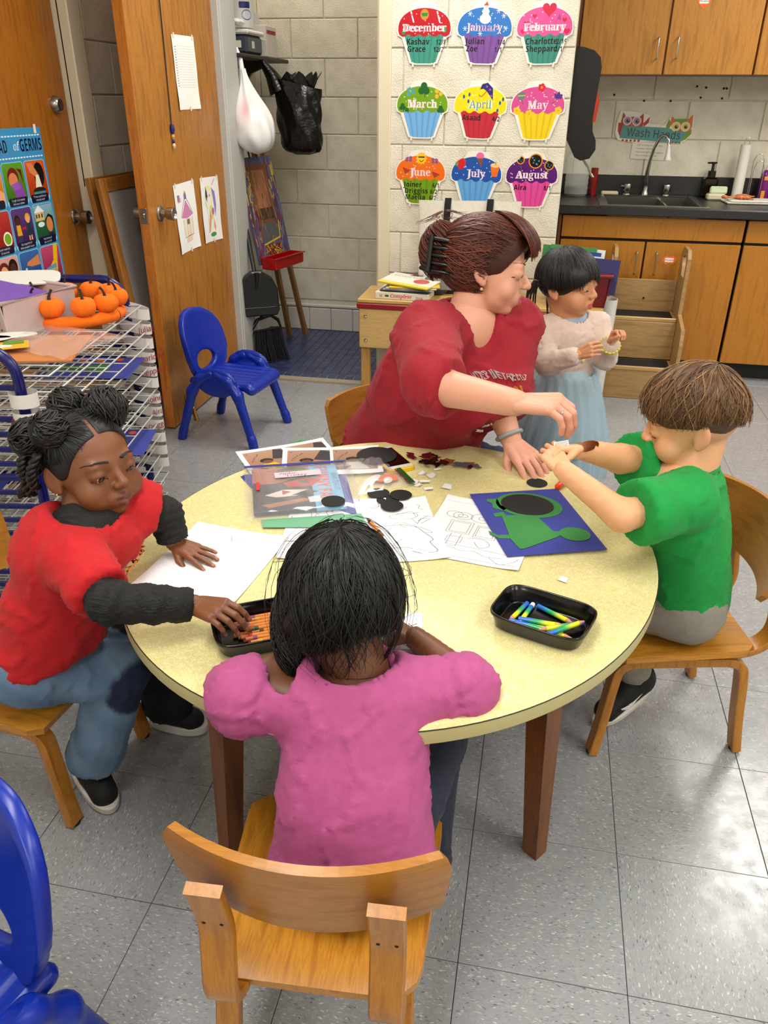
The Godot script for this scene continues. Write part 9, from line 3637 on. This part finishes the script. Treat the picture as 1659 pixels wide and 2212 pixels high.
	dm.normal_scale = 0.3
	part(t, "jeans", m, dm)
	var sb := mat("shoe_black", Color(0.018, 0.018, 0.02), 0.75)
	shoe(t, V(-1.235, 0.035, 0.005), V(-1.10, 0.004, 0.115), V(-0.1, 1, -0.05), sb)
	shoe(t, V(-1.145, 0.004, -0.185), V(-0.995, 0.004, -0.165), Vector3.UP, sb)
	var H := 0.2
	s = SDF.new(V(-0.12, -0.10, -0.13), V(0.12, 0.13, 0.12), 0.0032)
	s.ell(V(0, 0.13, -0.06) * H, V(0.384, 0.412, 0.472) * H, Basis.IDENTITY, 0.004)
	s.ell(V(0, -0.10, 0.44) * H, V(0.45, 0.45, 0.40) * H, Basis.IDENTITY, 0.012, true)
	s.ell(V(0, -0.33, 0.0) * H, V(0.6, 0.34, 0.6) * H, Basis.IDENTITY, 0.012, true)
	var rd := V(0.384, 0.412, 0.472) * H
	for line in [[V(-0.15, 0.55, 0.85), V(-0.05, 1, 0.05)], [V(-0.05, 1, 0.05), V(-0.95, 0.42, -0.3)], [V(-0.05, 1, 0.05), V(0.95, 0.3, 0.25)], [V(-0.05, 1, 0.05), V(0, 0.2, -1)]]:
		for k in 10:
			var a: Vector3 = (line[0] as Vector3).lerp(line[1], k / 10.0).normalized()
			var b: Vector3 = (line[0] as Vector3).lerp(line[1], (k + 1) / 10.0).normalized()
			s.cap(V(0, 0.13, -0.06) * H + a * rd, V(0, 0.13, -0.06) * H + b * rd, 0.0042, 0.0042, 0.001, true)
	m = MB.new()
	var b0 := lin(0.03, 0.027, 0.026)
	var b1 := lin(0.13, 0.12, 0.115)
	s.to(m, func(_p: Vector3, _n: Vector3) -> Color: return b0, null, HX)
	var hc := V(0, 0.13, -0.06) * H
	for q in [[V(-0.75, 0.75, 0.15), 0.155], [V(-0.75, 0.5, -0.5), 0.17], [V(0.72, 0.85, 0.2), 0.19], [V(0.25, 0.95, -0.45), 0.165], [V(-0.15, 0.35, -1), 0.17]]:
		var pc: Vector3 = hc + (q[0] as Vector3).normalized() * rd * 1.16
		strands(m, HX, pc, Vector3.ONE * float(q[1]) * H, q[0], 150, func(_ph: float) -> float: return 2.9, {"dark": b0, "light": b1, "width": 0.0026, "seed": int(q[1] * 1000), "wave": 0.5, "loose": 0.16, "swirl": 1.3, "start_rand": 1.2})
		strands(m, HX, hc, rd * 1.022, q[0], 330, func(_ph: float) -> float: return 0.74, {"dark": b0, "light": b1, "width": 0.0011, "seed": int(q[1] * 2000), "wave": 0.02, "loose": 0.006, "start": 0.05, "start_rand": 0.2})
	for q in [[V(-0.40, 0.30, -0.28), V(-0.05, -0.30, -0.08)], [V(-0.42, 0.25, -0.1), V(-0.03, -0.34, -0.16)], [V(-0.34, 0.2, -0.42), V(-0.06, -0.40, -0.05)], [V(-0.25, 0.0, -0.5), V(-0.12, -0.25, -0.22)]]:
		for tw in 2:
			var pts := []
			for k in 16:
				var f := k / 15.0
				var a := f * 20.0 + PI * tw
				pts.append(HX * ((q[0] + q[1] * f) * H + V(cos(a), 0, sin(a)) * 0.006 + V(-0.012 * sin(f * PI), 0, 0)))
			m.col = b0
			m.tube(pts, 0.0058, 7)
	part(t, "hair", m, hair_mat())
	m = MB.new()
	m.lathe([U(0, -0.0025), U(0.0025, 0), U(0, 0.0025)], AT(HX * V(-0.40 * H, -0.145 * H, -0.02 * H)), 8)
	part(t, "earring", m, mat("gold", Color(0.85, 0.62, 0.2), 0.2, 1.0))


func boy() -> void:
	var t := thing("person", "boy with brown side-swept hair in a bright green T-shirt seated at the right", "person", V(0.1, 0, -0.44))
	var sk := lin(0.86, 0.64, 0.48)
	var lip := lin(0.78, 0.38, 0.34)
	var nail := lin(0.88, 0.66, 0.56)
	var hip := V(0.125, 0.395, -0.43)
	var chest := V(0.075, 0.62, -0.38)
	var neck := V(0.072, 0.728, -0.392)
	var Ls := V(0.05, 0.71, -0.275)
	var Rs := V(0.02, 0.708, -0.475)
	var Le := V(-0.079, 0.708, -0.185)
	var Lw := V(-0.196, 0.775, -0.225)
	var Re := V(-0.074, 0.742, -0.385)
	var Rw := V(-0.168, 0.797, -0.288)
	var HX := Transform3D(Basis.from_euler(V(0.22, -1.62, -0.06)), V(0.058, 0.828, -0.41))
	var kneeL := V(-0.05, 0.375, -0.40)
	var ankL := V(0.055, 0.13, -0.465)
	var kneeR := V(-0.09, 0.375, -0.52)
	var ankR := V(-0.07, 0.08, -0.56)
	var s := SDF.new(V(-0.3, 0.0, -0.66), V(0.26, 0.80, -0.1), 0.011)
	s.cap(hip, chest, 0.08, 0.085, 0.03)
	s.cap(chest, neck, 0.075, 0.042, 0.04)
	s.cap(Ls, Rs, 0.035, 0.035, 0.04)
	for q in [[Ls, Le, Lw], [Rs, Re, Rw]]:
		s.cap(q[0], q[1], 0.034, 0.03, 0.015)
		s.cap(q[1], q[2], 0.031, 0.0215, 0.015)
	for q in [[V(0.13, 0.37, -0.37), kneeL, ankL], [V(0.12, 0.37, -0.49), kneeR, ankR]]:
		s.cap(q[0], q[1], 0.05, 0.04, 0.02)
		s.cap(q[1], q[2], 0.036, 0.027, 0.02)
	var m := MB.new()
	s.to(m, func(_p: Vector3, _n: Vector3) -> Color: return sk)
	var hs := add_head(m, HX, 0.2, 0.152, sk, lip, {"neck": neck, "nose": 0.5, "cheek": 1.2, "open": 0.2})
	add_hand(m, Lw, V(-0.222, 0.797, -0.25), V(0.5, 0.35, -0.35), true, 0.102, sk, nail, [0.8, 0.85, 0.9, 0.9], 0.8, Le - Lw)
	add_hand(m, Rw, V(-0.20, 0.80, -0.275), V(0.0, 0.3, 0.9), false, 0.1, sk, nail, [0.75, 0.8, 0.85, 0.9], 0.7)
	part(t, "body", m, skin_mat())
	face_parts(t, hs, HX, 0.2, Color(0.36, 0.23, 0.13), {"open": 0.2, "down": 0.6, "brow": 0.8})
	s = SDF.new(V(-0.14, 0.36, -0.62), V(0.28, 0.79, -0.15), 0.0075)
	var fx := V(1, 0, 0)
	s.cap(V(0.125, 0.405, -0.425), V(0.08, 0.62, -0.38), 0.118, 0.108, 0.04, false, fx, 1.25)
	s.cap(Ls, neck - V(0, 0.022, 0), 0.05, 0.052, 0.04)
	s.cap(Rs, neck - V(0, 0.022, 0), 0.05, 0.052, 0.04)
	s.cap(Ls, Ls.lerp(Le, 0.72), 0.058, 0.067, 0.03)
	s.cap(Rs, Rs.lerp(Re, 0.72), 0.054, 0.060, 0.03)
	s.trim(Ls.lerp(Le, 0.78), Le - Ls, 0.004, 0.085)
	s.trim(Rs.lerp(Re, 0.72), Re - Rs, 0.004, 0.075)
	s.trim(V(0.12, 0.375, -0.42), V(-0.15, -1, 0.1))
	s.cap(neck + V(-0.006, -0.012, 0.0), neck + V(0, 0.1, 0), 0.056, 0.085, 0.005, true)
	m = MB.new()
	s.to(m, null, folds(44, 0.004, 6.0, V(1, 1.2, 1)))
	part(t, "green_shirt", m, cloth_v("green_cotton", Color(0.015, 0.56, 0.23)))
	print_on(t, s, "PRESCHOOL", 0.024, V(0.0, 0.665, -0.385), V(0.05, 0, 1).normalized(), V(-0.1, 1, 0).normalized(), mat("print_yellow", Color(0.72, 0.78, 0.12), 0.7), -0.5, 0.005)
	m = MB.new()
	var ring := []
	for k in 33:
		var a := TAU * k / 32.0
		ring.append(neck + V(-0.004, 0.005, 0) + Basis(Vector3.BACK, 0.18) * V(0.057 * cos(a), 0, 0.056 * sin(a)))
	m.tube(ring, 0.006, 8, false, 0.8)
	part(t, "neckband", m, cloth_v("green_rib", Color(0.012, 0.52, 0.21)))
	s = SDF.new(V(-0.2, 0.05, -0.64), V(0.26, 0.5, -0.26), 0.009)
	s.cap(V(0.125, 0.40, -0.39), V(0.12, 0.40, -0.47), 0.09, 0.09, 0.03)
	for q in [[V(0.13, 0.385, -0.37), kneeL, ankL], [V(0.12, 0.385, -0.49), kneeR, ankR]]:
		s.cap(q[0], q[1], 0.068, 0.055, 0.02)
		s.cap(q[1], q[2], 0.05, 0.042, 0.02)
	m = MB.new()
	s.to(m, null, folds(12, 0.003, 10.0))
	part(t, "grey_trousers", m, cloth_v("grey_jersey", Color(0.52, 0.50, 0.46)))
	var sb := mat("shoe_black", Color(0.018, 0.018, 0.02), 0.75)
	shoe(t, V(0.098, 0.062, -0.515), V(-0.03, 0.012, -0.38), V(0.25, 0.96, 0.0), sb, -1.0)
	shoe(t, V(-0.05, 0.004, -0.58), V(-0.2, 0.004, -0.55), Vector3.UP, sb)
	var H := 0.2
	s = SDF.new(V(-0.13, -0.10, -0.14), V(0.13, 0.15, 0.14), 0.0045)
	s.ell(V(0, 0.17, -0.05) * H, V(0.402, 0.425, 0.49) * H, Basis.IDENTITY, 0.01)
	s.cap(V(-0.16, 0.27, 0.2) * H, V(0.16, 0.26, 0.21) * H, 0.125 * H, 0.125 * H, 0.03)
	s.ell(V(0, -0.23, 0.34) * H, V(0.40, 0.42, 0.36) * H, Basis.IDENTITY, 0.01, true)
	s.ell(V(0, -0.21, 0.08) * H, V(0.56, 0.36, 0.42) * H, Basis.IDENTITY, 0.01, true)
	s.trim(V(0, -0.19, -0.2) * H, V(0, -1, -0.3), 0.02)
	m = MB.new()
	var b0 := lin(0.30, 0.195, 0.115)
	var b1 := lin(0.60, 0.44, 0.275)
	s.to(m, func(_p: Vector3, _n: Vector3) -> Color: return b0, null, HX)
	var ce := V(0, 0.12, -0.03) * H
	strands(m, HX, ce, V(0.43, 0.49, 0.515) * H, V(-0.1, 1, -0.55), 2000, func(ph: float) -> float: return 1.40 + 0.50 * maxf(0.0, cos(ph)) + 0.02 * absf(sin(ph)), {"dark": b0, "light": b1, "width": 0.0018, "seed": 51, "wave": 0.035, "loose": 0.03, "swirl": 0.28, "steps": 10, "flip": 0.0})
	strands(m, HX, ce, V(0.44, 0.50, 0.525) * H, V(-0.1, 1, -0.55), 240, func(ph: float) -> float: return 1.42 + 0.45 * maxf(0.0, cos(ph)), {"dark": b0, "light": lin(0.68, 0.51, 0.33), "width": 0.0014, "seed": 52, "wave": 0.16, "loose": 0.05, "swirl": 0.35, "steps": 10, "flip": 0.05})
	part(t, "hair", m, hair_mat())


func small_girl() -> void:
	var t := thing("person", "small girl in a cream cardigan and pale blue tulle dress behind the woman", "person", V(-0.16, 0, -1.33))
	var sk := lin(0.80, 0.56, 0.40)
	var lip := lin(0.72, 0.32, 0.30)
	var nail := lin(0.86, 0.64, 0.54)
	var neck := V(-0.178, 0.81, -1.335)
	var chest := V(-0.17, 0.72, -1.335)
	var hip := V(-0.17, 0.50, -1.34)
	var Rs := V(-0.252, 0.778, -1.285)
	var Ls := V(-0.085, 0.782, -1.375)
	var Re := V(-0.232, 0.70, -1.19)
	var Rw := V(-0.145, 0.748, -1.135)
	var Le := V(-0.052, 0.69, -1.32)
	var Lw := V(-0.045, 0.755, -1.255)
	var HX := Transform3D(Basis.from_euler(V(-0.027, 1.10, 0.05)), V(-0.19, 0.912, -1.318))
	var s := SDF.new(V(-0.34, 0.0, -1.5), V(0.04, 0.86, -1.06), 0.0105)
	s.cap(hip, chest, 0.07, 0.072, 0.03)
	s.cap(chest, neck, 0.065, 0.038, 0.04)
	s.cap(Ls, Rs, 0.03, 0.03, 0.04)
	for q in [[Ls, Le, Lw], [Rs, Re, Rw]]:
		s.cap(q[0], q[1], 0.028, 0.025, 0.015)
		s.cap(q[1], q[2], 0.025, 0.019, 0.015)
	for x in [-0.21, -0.13]:
		s.cap(V(x, 0.46, -1.34), V(x, 0.25, -1.33), 0.046, 0.034, 0.02)
		s.cap(V(x, 0.25, -1.33), V(x, 0.05, -1.34), 0.034, 0.024, 0.02)
	var m := MB.new()
	s.to(m, func(_p: Vector3, _n: Vector3) -> Color: return sk)
	var hs := add_head(m, HX, 0.19, 0.146, sk, lip, {"neck": neck, "nose": 0.6, "cheek": 1.25, "open": 0.3, "mouth": 0.3})
	add_hand(m, Rw, V(-0.118, 0.765, -1.12), V(-0.2, 0.6, -0.3), false, 0.092, sk, nail, [0.75, 0.75, 0.75, 0.7], 0.8, Re - Rw)
	add_hand(m, Lw, V(-0.034, 0.79, -1.245), V(-0.5, 0.1, 0.4), true, 0.09, sk, nail, [1.0, 1.05, 1.05, 1.05], 0.9, Le - Lw)
	part(t, "body", m, skin_mat())
	face_parts(t, hs, HX, 0.19, Color(0.12, 0.08, 0.06), {"open": 0.3, "down": 0.1, "look": 0.1, "iris": lin(0.05, 0.03, 0.02), "brow": 0.75})
	s = SDF.new(V(-0.36, 0.58, -1.5), V(0.04, 0.87, -1.06), 0.006)
	var fx := V(0.45, 0, 0.89)
	s.cap(V(-0.17, 0.645, -1.335), V(-0.17, 0.745, -1.335), 0.088, 0.092, 0.03, false, fx, 1.2)
	s.cap(Rs, neck - V(0, 0.022, 0), 0.038, 0.044, 0.03)
	s.cap(Ls, neck - V(0, 0.022, 0), 0.038, 0.044, 0.03)
	for q in [[Ls, Le, Lw], [Rs, Re, Rw]]:
		s.cap(q[0], q[1], 0.04, 0.037, 0.015)
		s.cap(q[1], (q[1] as Vector3).lerp(q[2], 0.85), 0.036, 0.028, 0.012)
	s.trim(V(-0.17, 0.625, -1.33), V(0, -1, 0), 0.004, 0.14)
	s.cap(neck + V(0.004, -0.006, 0.006), neck + V(0, 0.1, 0), 0.05, 0.075, 0.005, true)
	s.cap(V(-0.10, 0.755, -1.22), V(-0.075, 0.62, -1.16), 0.012, 0.058, 0.006, true)
	m = MB.new()
	s.to(m, null, folds(61, 0.0025, 9.0, V(1, 1.3, 1)))
	part(t, "cardigan", m, cloth_v("cream_knit", Color(0.83, 0.74, 0.69)))
	s = SDF.new(V(-0.32, 0.58, -1.48), V(-0.02, 0.84, -1.18), 0.006)
	s.cap(V(-0.17, 0.62, -1.335), V(-0.17, 0.75, -1.333), 0.083, 0.083, 0.03, false, fx, 1.25)
	s.cap(neck - V(0, 0.05, 0), neck - V(-0.002, 0.006, -0.002), 0.06, 0.050, 0.02)
	s.cap(neck + V(0.0, -0.005, 0.002), neck + V(0, 0.1, 0), 0.0425, 0.07, 0.003, true)
	m = MB.new()
	s.to(m)
	var dress := part(t, "dress_bodice", m, cloth_v("pale_blue", Color(0.56, 0.66, 0.76)))
	m = MB.new()
	for k in 5:
		var a := TAU * k / 5.0
		m.lathe([U(0, 0), U(0.007, 0.0), U(0.004, 0.002), U(0, 0.002)], Transform3D(Basis(Vector3.UP, 0.46) * Basis(Vector3.RIGHT, PI / 2), V(-0.122, 0.70, -1.268) + V(0.9, 0, -0.45) * 0.009 * cos(a) + V(0, 0.009 * sin(a), 0)), 10)
	part(t, "dress_flower", m, mat("flower_cream", Color(0.85, 0.78, 0.5), 0.7))
	for tier in 3:
		m = MB.new()
		var rows := []
		var y0: float = [0.655, 0.64, 0.43][tier]
		var y1: float = [0.30, 0.40, 0.26][tier]
		for r in 12:
			var f := r / 11.0
			var row := []
			for k in 73:
				var a := -TAU * k / 72.0
				var y := lerpf(y0, y1, f)
				var g := (0.655 - y) / 0.38
				var rr := 0.086 + 0.085 * sin(clampf(g * 1.5, 0, PI / 2)) + (0.010 if tier == 1 else 0.0) - (0.012 if tier == 0 else 0.0)
				rr += (0.006 + 0.007 * g) * sin(a * [17, 22, 26][tier] + tier + 2.0 * sin(f * 3)) * smoothstep(0.0, 0.3, f + 0.1 * tier)
				row.append(V(-0.172 + rr * cos(a), y + 0.006 * sin(a * 9.0) * f, -1.335 + rr * sin(a)))
			rows.append(row)
		m.sheet(rows, 0.0 if tier else 0.001)
		var tm := mat("tulle_%d" % tier, Color(0.66, 0.75, 0.80, [1.0, 0.55, 0.62][tier]), 0.7)
		if tier:
			tm.transparency = BaseMaterial3D.TRANSPARENCY_ALPHA
			tm.cull_mode = BaseMaterial3D.CULL_DISABLED
		part(t, "skirt_lining" if tier == 0 else "tulle_tier", m, tm)
	for x in [-0.21, -0.13]:
		shoe(t, V(x - 0.02, 0.0, -1.37), V(x + 0.04, 0.0, -1.24), Vector3.UP, mat("shoe_white", Color(0.75, 0.72, 0.72), 0.6))
	m = MB.new()
	var ax := (Lw - Le).normalized()
	var e1 := ax.cross(Vector3.RIGHT).normalized()
	var e2 := ax.cross(e1)
	for k in 16:
		var a := TAU * k / 16.0
		m.lathe([U(0, -0.0055), U(0.0055, -0.0035), U(0.0072, 0), U(0.0055, 0.0035), U(0, 0.0065)], AT(Lw.lerp(Le, 0.12) + e1 * 0.027 * cos(a) + e2 * 0.027 * sin(a)), 8)
	part(t, "bead_bracelet", m, mat("bead_yellow", Color(0.82, 0.78, 0.03), 0.35)).set_meta("kind", "stuff")
	var H := 0.19
	s = SDF.new(V(-0.12, -0.11, -0.13), V(0.12, 0.13, 0.12), 0.0042)
	s.ell(V(0, 0.14, -0.05) * H, V(0.42, 0.43, 0.50) * H, Basis.IDENTITY, 0.008)
	s.cap(V(-0.2, 0.20, 0.24) * H, V(0.2, 0.20, 0.24) * H, 0.13 * H, 0.13 * H, 0.03)
	s.ell(V(0, -0.28, 0.34) * H, V(0.42, 0.43, 0.36) * H, Basis.IDENTITY, 0.008, true)
	s.ell(V(0, -0.38, 0.05) * H, V(0.56, 0.34, 0.36) * H, Basis.IDENTITY, 0.008, true)
	s.trim(V(0, -0.28, -0.2) * H, V(0, -1, -0.2), 0.02)
	m = MB.new()
	var b0 := lin(0.04, 0.033, 0.03)
	var b1 := lin(0.20, 0.17, 0.155)
	s.to(m, func(_p: Vector3, _n: Vector3) -> Color: return b0, null, HX)
	strands(m, HX, V(0, 0.1, -0.04) * H, V(0.445, 0.50, 0.525) * H, V(0, 1, -0.15), 1500, func(ph: float) -> float: return 1.62 + 0.10 * sin(ph * 6.0) + 0.15 * absf(sin(ph)), {"dark": b0, "light": b1, "width": 0.0016, "seed": 71, "wave": 0.03, "loose": 0.025, "steps": 9})
	for e in [-1.0, 1.0]:
		for k in 60:
			var j := k * 0.7
			var st := V(e * 0.30, 0.05, -0.30) * H + V(cos(j), sin(j * 1.7), sin(j)) * 0.006
			var pts := [HX * st, HX * (st + V(e * 0.06, 0.03, -0.10) * H), HX * (st + V(e * 0.08, -0.14, -0.16) * H + V(cos(j), 0, sin(j)) * 0.007), HX * (st + V(e * 0.08, -0.42, -0.18) * H + V(cos(j), 0, sin(j)) * 0.010), HX * (st + V(e * 0.07, -0.72, -0.17) * H + V(cos(j), 0.3, sin(j)) * 0.006)]
			m.col = b0.lerp(b1, fposmod(j * 0.37, 1.0) * 0.6)
			m.tube(pts, [0.002, 0.0022, 0.0022, 0.002, 0.0006], 4, false)
	part(t, "hair", m, hair_mat())


func V(x: float, y: float, z: float) -> Vector3:
	return Vector3(x, y, z)


func U(x: float, y: float) -> Vector2:
	return Vector2(x, y)


func AT(p: Vector3) -> Transform3D:
	return Transform3D(Basis.IDENTITY, p)
